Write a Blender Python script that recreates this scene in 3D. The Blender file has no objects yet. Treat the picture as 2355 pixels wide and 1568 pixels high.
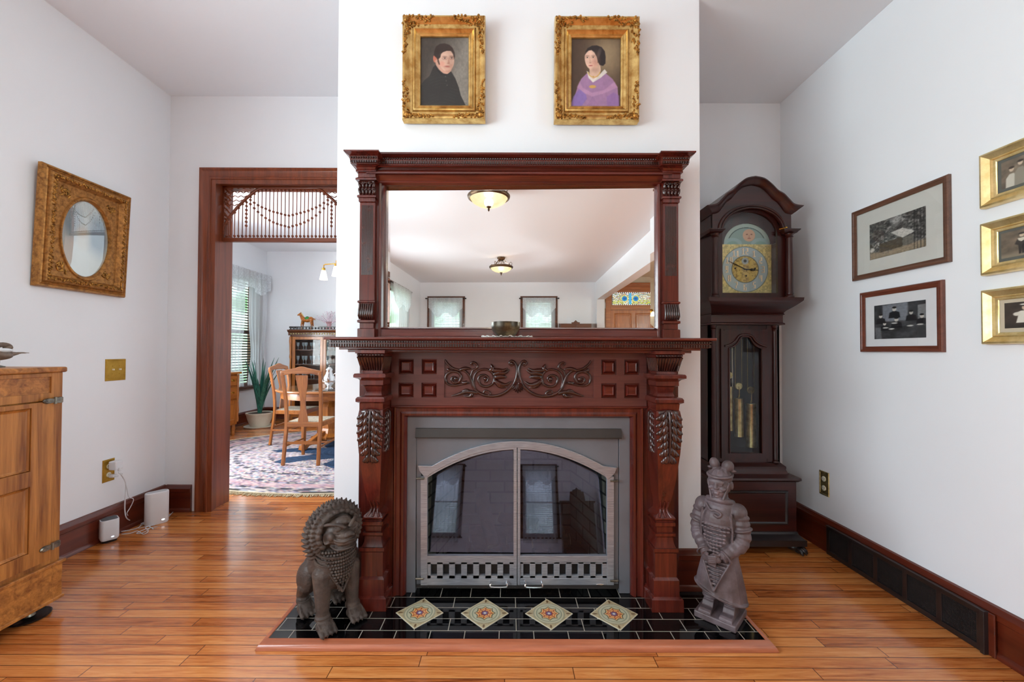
import bpy, bmesh, math, random
import numpy as np
from mathutils import Vector, Matrix

# ------------------------------------------------------------------ camera, world, light
SC = bpy.context.scene
COL = SC.collection
W, H, F = 2355.0, 1568.0, 940.0
EYE = Vector((0, 0, 1.25))
PITCH, ROLL, SHX, SHY = 0.015, 0.0035, 0.00403, 0.0042
cam_d = bpy.data.cameras.new('camera')
cam = bpy.data.objects.new('camera', cam_d)
COL.objects.link(cam)
CR = Matrix.Rotation(math.pi / 2 + PITCH, 3, 'X') @ Matrix.Rotation(ROLL, 3, 'Z')
cam.location = EYE
cam.rotation_euler = CR.to_euler()
cam_d.sensor_width = 36
cam_d.sensor_fit = 'HORIZONTAL'
cam_d.lens = F / W * 36
cam_d.shift_x, cam_d.shift_y = SHX, SHY
cam_d.clip_start = 0.02
SC.camera = cam

SC.view_settings.view_transform = 'Standard'
SC.view_settings.look = 'None'
SC.view_settings.gamma = 1
SC.view_settings.exposure = 0.09
SC.view_settings.use_curve_mapping = False
world = bpy.data.worlds.new('sky')
SC.world = world
world.use_nodes = True
bg = world.node_tree.nodes['Background']
bg.inputs[0].default_value = (0.75, 0.88, 1.0, 1)
bg.inputs[1].default_value = 3.8


def light(name, kind, loc, power, size=None, size_y=None, aim=None, color=(1, 1, 1), radius=None):
    d = bpy.data.lights.new(name, kind)
    d.energy = power
    d.color = color
    if kind == 'AREA':
        d.shape = 'RECTANGLE'
        d.size, d.size_y = size, size_y
    if radius:
        d.shadow_soft_size = radius
    o = bpy.data.objects.new(name, d)
    COL.objects.link(o)
    o.location = loc
    if aim is not None:
        o.rotation_euler = Vector(aim).to_track_quat('-Z', 'Y').to_euler()
    return o


# fill lamps added behind made-up, unseen windows of room, dining room and hall
FILLC = (0.84, 0.925, 1)
light('window_daylight', 'AREA', (-3.0, 0.10, 1.75), 150, 2.2, 1.8, (1, .25, .30), FILLC)
light('window_daylight', 'AREA', (-3.0, -3.00, 1.75), 75, 1.5, 1.8, (1, 0, .30), FILLC)
light('window_daylight', 'AREA', (-4.95, 4.40, 1.70), 280, 1.5, 1.8, (1, 0, .25), (.94, .97, 1))
light('hall_daylight', 'AREA', (5.15, -0.55, 1.9), 115, 3.0, 1.9, (-1, .15, .22), FILLC)
# bulbs inside the ceiling fixtures
BULBS = [(-0.30, -0.35), (-0.34, -3.87)]
for (bx_, by_), pw_ in zip(BULBS, (60, 250)):
    light('ceiling_bulb', 'POINT', (bx_, by_, 2.90), pw_, color=(0.95, 0.97, 1), radius=0.05)


# ------------------------------------------------------------------ pixel -> point on a real plane
def ray(px, py):
    d = CR @ Vector(((px - W / 2) / F + SHX * W / F, (H / 2 - py) / F + SHY * W / F, -1))
    return d


def on_y(px, py, Y):
    d = ray(px, py)
    return EYE + d * ((Y - EYE.y) / d.y)


def on_x(px, py, X):
    d = ray(px, py)
    return EYE + d * ((X - EYE.x) / d.x)


def on_z(px, py, Z):
    d = ray(px, py)
    return EYE + d * ((Z - EYE.z) / d.z)


# ------------------------------------------------------------------ mesh builder
ORG = {}


def V3(*a):
    return Vector(a)


class MB:
    def __init__(s):
        s.v, s.f, s.m, s.mi = [], [], [], 0

    def add(s, vs, fs):
        b = len(s.v)
        s.v += [tuple(p) for p in vs]
        for f in fs:
            s.f.append([b + i for i in f])
            s.m.append(s.mi)

    def box(s, x0, x1, y0, y1, z0, z1):
        x0, x1 = min(x0, x1), max(x0, x1)
        y0, y1 = min(y0, y1), max(y0, y1)
        z0, z1 = min(z0, z1), max(z0, z1)
        s.add([(x0, y0, z0), (x1, y0, z0), (x1, y1, z0), (x0, y1, z0), (x0, y0, z1), (x1, y0, z1), (x1, y1, z1), (x0, y1, z1)],
              [(0, 3, 2, 1), (4, 5, 6, 7), (0, 1, 5, 4), (1, 2, 6, 5), (2, 3, 7, 6), (3, 0, 4, 7)])
        return s

    def rings(s, rs, cap=True, closed=True, loop=False):
        n = len(rs[0])
        vs = [p for r in rs for p in r]
        fs = []
        for i in range(len(rs) - (0 if loop else 1)):
            a, b = i * n, ((i + 1) % len(rs)) * n
            for j in range(n if closed else n - 1):
                k = (j + 1) % n
                fs.append((a + j, a + k, b + k, b + j))
        if cap and not loop:
            fs.append(tuple(range(n - 1, -1, -1)))
            b = (len(rs) - 1) * n
            fs.append(tuple(b + j for j in range(n)))
        s.add(vs, fs)
        return s

    def stack(s, cx, prof, yb):
        """square-plan turned stack: (z, half width, front y) rings going up or down"""
        if prof[0][0] > prof[-1][0]:
            prof = prof[::-1]
        s.rings([[(cx - w, yf, z), (cx + w, yf, z), (cx + w, yb, z), (cx - w, yb, z)] for z, w, yf in prof])
        return s

    def lathe(s, prof, c=(0, 0, 0), n=24, axis='z', sx=1, sy=1):
        rs = []
        for r, z in prof:
            ring = []
            for i in range(n):
                a = 2 * math.pi * i / n
                p = (r * math.cos(a) * sx, r * math.sin(a) * sy, z)
                if axis == 'y':
                    p = (p[0], z, -p[1])
                elif axis == 'x':
                    p = (z, p[0], p[1])
                ring.append((p[0] + c[0], p[1] + c[1], p[2] + c[2]))
            rs.append(ring)
        s.rings(rs)
        return s

    def tube(s, path, r, n=8, flat=1.0, up=None, loop=False):
        P = [Vector(p) for p in path]
        if not hasattr(r, '__len__'):
            r = [r] * len(P)
        rs, prev = [], None
        for i, p in enumerate(P):
            if loop:
                t = P[(i + 1) % len(P)] - P[i - 1]
            else:
                t = P[min(i + 1, len(P) - 1)] - P[max(i - 1, 0)]
            t = t.normalized() if t.length > 1e-9 else Vector((0, 0, 1))
            if up is not None:
                a = t.cross(Vector(up))
            elif prev is None:
                a = t.orthogonal()
            else:
                a = prev - t * prev.dot(t)
            if a.length < 1e-6:
                a = t.orthogonal()
            a.normalize()
            prev = a
            b = t.cross(a)
            rs.append([p + (a * math.cos(2 * math.pi * k / n) + b * math.sin(2 * math.pi * k / n) * flat) * r[i] for k in range(n)])
        s.rings(rs, loop=loop)
        return s

    def ell(s, c, r, rot=None, nu=20, nv=12):
        c = Vector(c)
        if not hasattr(r, '__len__'):
            r = (r, r, r)
        R = rot if rot is not None else Matrix.Identity(3)
        rs = []
        for i in range(nv + 1):
            t = -math.pi / 2 + math.pi * (i + 0.02) / (nv + 0.04)
            rs.append([c + R @ Vector((r[0] * math.cos(t) * math.cos(2 * math.pi * k / nu), r[1] * math.cos(t) * math.sin(2 * math.pi * k / nu), r[2] * math.sin(t))) for k in range(nu)])
        s.rings(rs)
        return s

    def capsule(s, p0, p1, r0, r1, n=14):
        p0, p1 = Vector(p0), Vector(p1)
        d = (p1 - p0)
        L = d.length
        d = d / L if L > 1e-9 else Vector((0, 0, 1))
        path, rad = [], []
        for i in range(5):
            t = math.pi / 2 * (i + 0.15) / 4.3
            path.append(p0 - d * r0 * math.cos(t)); rad.append(r0 * math.sin(t))
        path.append(p0); rad.append(r0)
        path.append(p1); rad.append(r1)
        for i in range(4, -1, -1):
            t = math.pi / 2 * (i + 0.15) / 4.3
            path.append(p1 + d * r1 * math.cos(t)); rad.append(r1 * math.sin(t))
        s.tube(path, rad, n)
        return s

    def prism(s, pts, a0, a1, plane='xz'):
        """extrude a 2D outline between a0 and a1 along the missing axis"""
        def P(p, a):
            return (p[0], a, p[1]) if plane == 'xz' else ((a, p[0], p[1]) if plane == 'yz' else (p[0], p[1], a))
        s.rings([[P(p, a0) for p in pts], [P(p, a1) for p in pts]])
        return s

    def frame(s, x0, x1, z0, z1, prof, y=0.0):
        """mitred rectangular frame, profile of (inset, projection towards -y)"""
        rs = []
        for t, d in prof:
            rs.append([(x0 + t, y - d, z0 + t), (x1 - t, y - d, z0 + t), (x1 - t, y - d, z1 - t), (x0 + t, y - d, z1 - t)])
        s.rings(rs, cap=False)
        return s

    def xf(s, M, start=0):
        for i in range(start, len(s.v)):
            s.v[i] = tuple(M @ Vector(s.v[i]))
        return s

    def build(s, name, mats, parent=None, local=False, smooth=35, bevel=0.0, seg=2):
        if not isinstance(mats, (list, tuple)):
            mats = [mats]
        me = bpy.data.meshes.new(name)
        o = bpy.data.objects.new(name, me)
        COL.objects.link(o)
        v = np.array(s.v, dtype=float).reshape(-1, 3)
        if parent is not None:
            org = ORG.get(parent, Vector((0, 0, 0)))
            o.parent = parent
        elif local:
            org = Vector((0, 0, 0))
        else:
            lo, hi = v.min(0), v.max(0)
            org = Vector(((lo[0] + hi[0]) / 2, (lo[1] + hi[1]) / 2, lo[2]))
            o.location = org
        if local:
            org = Vector((0, 0, 0))
        ORG[o] = org
        v = v - np.array(org)
        me.from_pydata(v.tolist(), [], s.f)
        for m in mats:
            me.materials.append(m)
        if len(mats) > 1:
            me.polygons.foreach_set('material_index', s.m)
        bm = bmesh.new()
        bm.from_mesh(me)
        bmesh.ops.remove_doubles(bm, verts=bm.verts, dist=1e-6)
        bmesh.ops.recalc_face_normals(bm, faces=bm.faces)
        bm.to_mesh(me)
        bm.free()
        if smooth:
            me.polygons.foreach_set('use_smooth', [True] * len(me.polygons))
            me.set_sharp_from_angle(angle=math.radians(smooth))
        me.update()
        if bevel:
            b = o.modifiers.new('bevel', 'BEVEL')
            b.width, b.segments, b.limit_method = bevel, seg, 'ANGLE'
            b.angle_limit = math.radians(40)
            b.harden_normals = False
        return o


def empty(name, loc, label, cat, group=None, rotz=0.0):
    o = bpy.data.objects.new(name, None)
    COL.objects.link(o)
    o.empty_display_size = 0.05
    o.location = loc
    o.rotation_euler = (0, 0, rotz)
    ORG[o] = Vector(loc)
    return tag(o, label, cat, group)


def tag(o, label, cat, group=None, kind=None):
    o['label'] = label
    o['category'] = cat
    if group:
        o['group'] = group
    if kind:
        o['kind'] = kind
    return o


def struct(o):
    o['kind'] = 'structure'
    return o


def copy_tree(o, parent=None):
    c = o.copy()
    COL.objects.link(c)
    c.parent = parent
    ORG[c] = ORG.get(o, Vector((0, 0, 0)))
    for ch in list(o.children):
        copy_tree(ch, c)
    return c


def catmull(pts, n=8, loop=False):
    P = [Vector(p) for p in pts]
    out = []
    m = len(P)
    for i in range(m if loop else m - 1):
        a, b = P[i - 1] if (i or loop) else P[0], P[i]
        c = P[(i + 1) % m]
        d = P[(i + 2) % m] if (loop or i + 2 < m) else P[-1]
        for k in range(n):
            t = k / n
            out.append(0.5 * ((2 * b) + (c - a) * t + (2 * a - 5 * b + 4 * c - d) * t * t + (3 * b - a - 3 * c + d) * t ** 3))
    if not loop:
        out.append(P[-1])
    return out


def lerp(a, b, t):
    return a + (b - a) * t


# ------------------------------------------------------------------ materials
def srgb(r, g=None, b=None):
    if g is None:
        r, g, b = r
    return tuple(((c / 255) / 12.92 if c / 255 <= 0.04045 else ((c / 255 + 0.055) / 1.055) ** 2.4) for c in (r, g, b)) + (1.0,)


class NT:
    def __init__(s, name):
        s.mat = bpy.data.materials.new(name)
        s.mat.use_nodes = True
        s.t = s.mat.node_tree
        s.b = s.t.nodes['Principled BSDF']
        s.out = s.t.nodes['Material Output']

    def n(s, kind, **kw):
        n = s.t.nodes.new(kind)
        for k, v in kw.items():
            setattr(n, k, v)
        return n

    def put(s, sock, v):
        if isinstance(v, bpy.types.NodeSocket):
            s.t.links.new(v, sock)
        else:
            sock.default_value = v

    def math(s, op, a, b=0.0, c=0.0):
        n = s.n('ShaderNodeMath', operation=op)
        s.put(n.inputs[0], a); s.put(n.inputs[1], b)
        if len(n.inputs) > 2:
            s.put(n.inputs[2], c)
        return n.outputs[0]

    def coord(s, out='Object'):
        return s.n('ShaderNodeTexCoord').outputs[out]

    def geo(s):
        return s.n('ShaderNodeNewGeometry').outputs['Position']

    def mapping(s, vec, scale=(1, 1, 1), loc=(0, 0, 0), rot=(0, 0, 0)):
        n = s.n('ShaderNodeMapping')
        s.put(n.inputs[0], vec)
        n.inputs['Scale'].default_value = scale
        n.inputs['Location'].default_value = loc
        n.inputs['Rotation'].default_value = rot
        return n.outputs[0]

    def noise(s, vec, scale=5, detail=4, rough=0.5, dist=0.0):
        n = s.n('ShaderNodeTexNoise')
        s.put(n.inputs['Vector'], vec)
        n.inputs['Scale'].default_value = scale
        n.inputs['Detail'].default_value = detail
        n.inputs['Roughness'].default_value = rough
        n.inputs['Distortion'].default_value = dist
        return n.outputs['Fac']

    def ramp(s, fac, stops):
        n = s.n('ShaderNodeValToRGB')
        s.put(n.inputs[0], fac)
        e = n.color_ramp.elements
        while len(e) > 1:
            e.remove(e[-1])
        e[0].position, e[0].color = stops[0]
        for p, c in stops[1:]:
            x = e.new(p)
            x.color = c
        return n.outputs[0]

    def mix(s, fac, a, b, kind='MIX'):
        n = s.n('ShaderNodeMix', data_type='RGBA', blend_type=kind)
        s.put(n.inputs[0], fac); s.put(n.inputs[6], a); s.put(n.inputs[7], b)
        return n.outputs[2]

    def bump(s, h, strength=0.3, dist=0.002):
        n = s.n('ShaderNodeBump')
        s.put(n.inputs['Height'], h)
        n.inputs['Strength'].default_value = strength
        n.inputs['Distance'].default_value = dist
        s.t.links.new(n.outputs[0], s.b.inputs['Normal'])
        return n

    def set(s, color=None, rough=None, metal=None, **kw):
        if color is not None: s.put(s.b.inputs['Base Color'], color)
        if rough is not None: s.put(s.b.inputs['Roughness'], rough)
        if metal is not None: s.put(s.b.inputs['Metallic'], metal)
        for k, v in kw.items():
            s.put(s.b.inputs[k.replace('_', ' ')], v)
        return s.mat


def wood(name, dark, light_, axis='z', rough=0.25, scale=1.0, coat=0.3, contrast=1.0, bump=0.08):
    """long grained wood, grain running along the axis"""
    m = NT(name)
    k = {'x': (1.2, 22, 22), 'y': (22, 1.2, 22), 'z': (22, 22, 1.2)}[axis]
    vec = m.mapping(m.coord(), tuple(c * scale for c in k))
    n1 = m.noise(vec, 1.6, 6, 0.62, 0.6)
    n2 = m.noise(vec, 7, 3, 0.6)
    f = m.math('ADD', m.math('MULTIPLY', n1, 0.75), m.math('MULTIPLY', n2, 0.25))
    c = m.ramp(f, [(0.5 - 0.17 / contrast, srgb(dark)), (0.5 + 0.16 / contrast, srgb(light_))])
    m.bump(n2, bump, 0.001)
    return m.set(c, rough, Coat_Weight=coat, Coat_Roughness=0.12)


def plain(name, col, rough=0.5, metal=0.0, vary=0.06, scale=8, bump=0.0, **kw):
    m = NT(name)
    n = m.noise(m.coord(), scale, 4, 0.6)
    c0 = [max(0, c * (1 - vary)) for c in col]
    c1 = [min(255, c * (1 + vary)) for c in col]
    c = m.ramp(n, [(0.35, srgb(c0)), (0.65, srgb(c1))])
    if bump:
        m.bump(m.noise(m.coord(), scale * 6, 4, 0.6), bump, 0.002)
    return m.set(c, rough, metal, **kw)


M = {}
# walls: fine roller texture
m = NT('wall_paint')
g = m.geo()
m.bump(m.noise(g, 260, 2, 0.5), 0.10, 0.001)
M['wall'] = m.set(m.ramp(m.noise(g, 1.3, 3), [(0.3, srgb(238, 240, 244)), (0.7, srgb(241, 243, 247))]), 0.55)
m = NT('ceiling_paint')
m.bump(m.noise(m.geo(), 200, 2, 0.5), 0.08, 0.001)
M['ceiling'] = m.set(srgb(240, 243, 248), 0.7)
M['cream'] = plain('hall_cream_paint', (232, 222, 205), 0.6, vary=0.01)

M['mahog'] = wood('red_mahogany', (56, 15, 11), (102, 36, 25), 'z', 0.26, 0.7, 0.4)
M['mahogx'] = wood('red_mahogany_across', (56, 15, 11), (106, 38, 26), 'x', 0.24, 0.7, 0.45)
M['carved'] = plain('carved_dark_mahogany', (52, 21, 15), 0.26, vary=0.25, scale=25, bump=0.2, Coat_Weight=0.5, Coat_Roughness=0.15)
M['panelwood'] = wood('frieze_ground_wood', (74, 36, 32), (104, 58, 52), 'x', 0.30, 0.8, 0.4)
M['clock'] = wood('dark_clock_mahogany', (34, 9, 7), (66, 21, 15), 'x', 0.32, 0.6, 0.12)
M['clockz'] = wood('dark_clock_mahogany_upright', (34, 9, 7), (66, 20, 15), 'z', 0.32, 0.6, 0.12)
M['black_wood'] = plain('ebonised_wood', (34, 28, 28), 0.3, vary=0.15, Coat_Weight=0.3)
M['casing'] = wood('door_casing_wood', (94, 40, 18), (142, 70, 36), 'z', 0.32, 0.6, 0.15)
M['casingx'] = wood('door_casing_wood_across', (94, 40, 18), (142, 70, 36), 'x', 0.32, 0.6, 0.15)
M['base'] = wood('baseboard_wood', (72, 24, 12), (108, 42, 22), 'x', 0.28, 0.4, 0.35)
M['basey'] = wood('baseboard_wood_deep', (72, 24, 12), (108, 42, 22), 'y', 0.28, 0.4, 0.35)
M['oak'] = wood('golden_oak', (128, 68, 22), (190, 118, 52), 'z', 0.3, 0.8, 0.3)
M['oakx'] = wood('golden_oak_across', (128, 68, 22), (190, 118, 52), 'x', 0.3, 0.8, 0.3)
M['icebox'] = wood('tiger_oak', (124, 70, 26), (196, 130, 62), 'z', 0.42, 0.75, 0.1, 1.2, 0.2)
M['iceboxy'] = wood('tiger_oak_across', (124, 70, 26), (200, 132, 62), 'y', 0.42, 0.75, 0.1, 1.2, 0.2)
M['brown'] = wood('brown_cabinet_wood', (66, 32, 16), (112, 62, 34), 'x', 0.3, 0.7, 0.3)
M['redframe'] = wood('red_brown_frame_wood', (84, 40, 26), (118, 62, 44), 'x', 0.35, 1.5, 0.2)
M['brownframe'] = wood('walnut_frame_wood', (78, 50, 38), (112, 76, 58), 'x', 0.35, 1.5, 0.2)
M['hearthwood'] = wood('hearth_border_oak', (140, 70, 44), (196, 118, 84), 'x', 0.28, 0.5, 0.4)


def gold(name, lo, hi, rough=0.3, scale=30, bump=0.25, metal=0.85):
    m = NT(name)
    v = m.coord()
    n = m.noise(v, scale, 5, 0.65)
    m.bump(n, bump, 0.003)
    return m.set(m.ramp(n, [(0.35, srgb(lo)), (0.62, srgb(hi))]), rough, metal)


M['gilt'] = gold('antique_gilt', (178, 134, 70), (232, 198, 128), 0.26, 18, 0.10, 0.8)
M['giltorn'] = gold('dark_gilt_ornament', (92, 56, 18), (206, 150, 72), 0.34, 60, 0.8, 0.75)
M['goldbrown'] = gold('bronze_gold_gesso', (128, 84, 38), (188, 132, 68), 0.42, 50, 0.5, 0.55)
M['paleglt'] = gold('pale_gilt', (214, 184, 118), (246, 224, 168), 0.28, 14, 0.10, 0.7)
M['brass'] = gold('brass', (176, 128, 48), (214, 166, 74), 0.25, 12, 0.03, 1.0)
M['oldbrass'] = gold('worn_brass', (146, 130, 84), (196, 180, 128), 0.32, 30, 0.15, 0.9)
M['pewter'] = gold('dull_nickel_hardware', (86, 84, 78), (150, 146, 134), 0.38, 30, 0.3, 0.9)
M['gun'] = plain('gunmetal_steel', (112, 115, 122), 0.42, 0.25, 0.03, 4)
M['gundark'] = plain('dark_gunmetal', (64, 60, 58), 0.4, 0.5, 0.05, 4)
m = NT('brushed_steel')
n = m.noise(m.mapping(m.coord(), (3, 60, 60)), 6, 4)
m.bump(n, 0.15, 0.001)
M['steel'] = m.set(m.ramp(n, [(0.3, srgb(140, 144, 152)), (0.7, srgb(176, 181, 190))]), 0.32, 0.6)
M['chrome'] = plain('polished_silver', (214, 214, 214), 0.12, 1.0, 0.02)
M['black'] = plain('black_plastic', (18, 18, 20), 0.35)
M['blackiron'] = plain('black_iron', (24, 22, 22), 0.5)
M['white'] = plain('white_plastic', (226, 228, 232), 0.32, vary=0.01)
M['ivory'] = plain('ivory_plastic', (232, 226, 204), 0.35, vary=0.01)
M['ventmesh'] = plain('dark_vent_mesh', (46, 42, 42), 0.5, .3)
M['greymesh'] = plain('dark_grey_top', (92, 94, 98), 0.6)
M['ceramic'] = plain('white_ceramic', (214, 208, 190), 0.3, vary=0.03)
m = NT('bronze_bowl_patina')
n = m.noise(m.coord(), 14, 5, 0.6)
m.bump(n, 0.3, 0.002)
M['bowl'] = m.set(m.ramp(n, [(0.3, srgb(24, 18, 12)), (0.5, srgb(62, 50, 34)), (0.7, srgb(130, 112, 80))]), 0.34, 0.45)
m = NT('terracotta_stone')
n = m.noise(m.coord(), 9, 6, 0.65)
m.bump(m.noise(m.coord(), 60, 4, 0.6), 0.35, 0.002)
M['stone'] = m.set(m.ramp(n, [(0.3, srgb(66, 52, 50)), (0.5, srgb(94, 80, 82)), (0.7, srgb(120, 106, 112))]), 0.5)
m = NT('dark_carved_bronze')
n = m.noise(m.coord(), 14, 6, 0.65)
m.bump(m.noise(m.coord(), 70, 6, 0.72), 0.9, 0.006)
M['lion'] = m.set(m.ramp(n, [(0.3, srgb(44, 33, 28)), (0.55, srgb(76, 62, 54)), (0.75, srgb(100, 86, 74))]), 0.48, Coat_Weight=0.1)

# oak strip floor: boards along X
m = NT('oak_strip_floor')
sep = m.n('ShaderNodeSeparateXYZ')
m.put(sep.inputs[0], m.geo())
BW, BL = 0.0585, 0.95
yr = m.math('DIVIDE', sep.outputs[1], BW)
row = m.math('FLOOR', yr)
wn = m.n('ShaderNodeTexWhiteNoise', noise_dimensions='1D')
m.put(wn.inputs['W'], row)
xo = m.math('ADD', m.math('DIVIDE', sep.outputs[0], BL), m.math('MULTIPLY', wn.outputs[0], 7.0))
col_i = m.math('FLOOR', xo)
cmb = m.n('ShaderNodeCombineXYZ')
m.put(cmb.inputs[0], row); m.put(cmb.inputs[1], col_i)
wn2 = m.n('ShaderNodeTexWhiteNoise', noise_dimensions='2D')
m.put(wn2.inputs['Vector'], cmb.outputs[0])
rnd = wn2.outputs[0]
gv = m.n('ShaderNodeCombineXYZ')
m.put(gv.inputs[0], m.math('ADD', m.math('MULTIPLY', sep.outputs[0], 2.2), m.math('MULTIPLY', rnd, 90)))
m.put(gv.inputs[1], m.math('ADD', m.math('MULTIPLY', sep.outputs[1], 34), m.math('MULTIPLY', rnd, 50)))
gr = m.noise(gv.outputs[0], 1.1, 7, 0.66, 1.4)
gr2 = m.noise(gv.outputs[0], 5, 4, 0.6, 0.3)
grm = m.math('ADD', m.math('MULTIPLY', gr, 0.7), m.math('MULTIPLY', gr2, 0.3))
tone = m.math('ADD', m.math('MULTIPLY', m.math('SUBTRACT', rnd, 0.5), 0.2), grm)
c = m.ramp(tone, [(0.30, srgb(134, 66, 26)), (0.44, srgb(186, 106, 50)), (0.56, srgb(208, 130, 68)), (0.72, srgb(224, 154, 90))])
fy = m.math('FRACT', yr)
fx = m.math('FRACT', xo)
ey = m.math('MINIMUM', fy, m.math('SUBTRACT', 1.0, fy))
ex = m.math('MULTIPLY', m.math('MINIMUM', fx, m.math('SUBTRACT', 1.0, fx)), BL / BW)
e = m.math('MINIMUM', ey, ex)
gap = m.n('ShaderNodeMapRange')
m.put(gap.inputs[0], e); gap.inputs[1].default_value = 0.012; gap.inputs[2].default_value = 0.045
c = m.mix(gap.outputs[0], srgb(84, 44, 22), c)
crown = m.math('MULTIPLY', m.math('MULTIPLY', fy, m.math('SUBTRACT', 1.0, fy)), 4)
hgt = m.math('ADD', m.math('MULTIPLY', m.math('POWER', crown, 0.35), 0.7), m.math('ADD', m.math('MULTIPLY', gr2, 0.06), m.math('MULTIPLY', m.math('MULTIPLY', rnd, fy), 0.5)))
m.bump(hgt, 0.32, 0.0012)
M['floor'] = m.set(c, m.ramp(gr, [(0.3, (0.16,) * 3 + (1,)), (0.7, (0.26,) * 3 + (1,))]), Coat_Weight=0.35, Coat_Roughness=0.10)


def glass(name, tint=(1, 1, 1), opacity=0.1, rough=0.02, refl=0.5, gcol=(1, 1, 1)):
    """thin pane: see-through with a clear reflection"""
    m = NT(name)
    tr = m.n('ShaderNodeBsdfTransparent')
    tr.inputs[0].default_value = (*tint, 1)
    gl = m.n('ShaderNodeBsdfGlossy')
    gl.inputs['Roughness'].default_value = rough
    gl.inputs[0].default_value = (*gcol, 1)
    fr = m.n('ShaderNodeFresnel')
    fr.inputs[0].default_value = 1.5
    mx = m.n('ShaderNodeMixShader')
    f = m.math('ADD', m.math('MULTIPLY', fr.outputs[0], refl), opacity)
    bk = m.n('ShaderNodeNewGeometry').outputs['Backfacing']
    f = m.math('MULTIPLY', f, m.math('SUBTRACT', 1.0, bk))
    m.put(mx.inputs[0], f)
    m.t.links.new(tr.outputs[0], mx.inputs[1])
    m.t.links.new(gl.outputs[0], mx.inputs[2])
    m.t.links.new(mx.outputs[0], m.out.inputs[0])
    return m.mat


M['glass'] = glass('clear_glass', (0.97, 0.98, 0.98), 0.0, 0.01, 0.9)
M['picglass'] = glass('picture_glass', (0.98, 0.98, 0.98), 0.0, 0.02, 0.7)
M['fireglass'] = glass('smoked_fireplace_glass', (0.54, 0.55, 0.56), 0.10, 0.012, 1.0, (.78, .74, 1))
m = NT('silvered_mirror')
M['mirror'] = m.set((0.93, 0.935, 0.935, 1), 0.004, 1.0)
m = NT('etched_silvered_glass')
M['crystal'] = m.set((0.9, 0.93, 0.95, 1), 0.1, 0.0, Transmission_Weight=0.6)


def emit(name, col, strength):
    m = NT(name)
    e = m.n('ShaderNodeEmission')
    e.inputs[0].default_value = srgb(col)
    e.inputs[1].default_value = strength
    m.t.links.new(e.outputs[0], m.out.inputs[0])
    return m.mat


def sheer(name, col=(240, 244, 248), holes=0.35, lace=0.0, scale=40):
    m = NT(name)
    tr = m.n('ShaderNodeBsdfTransparent')
    tl = m.n('ShaderNodeBsdfTranslucent')
    df = m.n('ShaderNodeBsdfDiffuse')
    tl.inputs[0].default_value = srgb(col)
    df.inputs[0].default_value = srgb(col)
    a = m.n('ShaderNodeMixShader')
    a.inputs[0].default_value = 0.5
    m.t.links.new(tl.outputs[0], a.inputs[1]); m.t.links.new(df.outputs[0], a.inputs[2])
    b = m.n('ShaderNodeMixShader')
    n = m.noise(m.coord(), scale, 3, 0.7)
    f = m.ramp(n, [(0.40, (1 - holes,) * 3 + (1,)), (0.55, (max(0, 1 - holes - lace),) * 3 + (1,))])
    m.put(b.inputs[0], f)
    m.t.links.new(tr.outputs[0], b.inputs[1]); m.t.links.new(a.outputs[0], b.inputs[2])
    m.t.links.new(b.outputs[0], m.out.inputs[0])
    return m.mat


M['sheer'] = sheer('sheer_voile', holes=0.42)
M['lace'] = sheer('cotton_lace', holes=0.04, lace=0.22, scale=55)
M['doily'] = plain('white_cotton_lace', (226, 222, 216), .9)
M['cabglass'] = glass('cabinet_glass', (.96, .98, .98), 0, .02, .4)


def painted(name, rough=0.5, coat=0.0, bump=0.0, metal=0.0):
    m = NT(name)
    a = m.n('ShaderNodeAttribute', attribute_name='Col')
    if bump:
        m.bump(m.noise(m.coord(), 120, 3), bump, 0.001)
    return m.set(a.outputs['Color'], rough, metal, Coat_Weight=coat)


M['oil'] = painted('oil_paint', 0.45, 0.15, 0.1)
M['print'] = painted('photographic_print', 0.5)
M['dial'] = painted('engraved_dial', 0.35, 0.0, 0.0, 0.35)
M['glaze'] = painted('glazed_tile_print', 0.15, 0.5)
M['rug'] = painted('braided_wool', 0.95, 0.0, 0.6)

# ------------------------------------------------------------------ artwork on flat sheets (pictures, dials, glazed tiles)
def to_lin(c):
    c = np.clip(c, 0, 1)
    return np.where(c <= 0.04045, c / 12.92, ((c + 0.055) / 1.055) ** 2.4)


def vnoise(u, v, sc, seed=0, asp=1.0):
    rs = np.random.RandomState(seed)
    G = rs.rand(64, 64)
    x, y = u * sc * asp, v * sc
    xi, yi = np.floor(x).astype(int), np.floor(y).astype(int)
    fx, fy = x - xi, y - yi
    fx, fy = fx * fx * (3 - 2 * fx), fy * fy * (3 - 2 * fy)
    g = lambda a, b: G[a % 64, b % 64]
    return (g(xi, yi) * (1 - fx) + g(xi + 1, yi) * fx) * (1 - fy) + (g(xi, yi + 1) * (1 - fx) + g(xi + 1, yi + 1) * fx) * fy


def fbm(u, v, sc, seed=0, o=3):
    return sum(vnoise(u, v, sc * 2 ** i, seed + i) * 0.5 ** i for i in range(o)) / sum(0.5 ** i for i in range(o))


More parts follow.
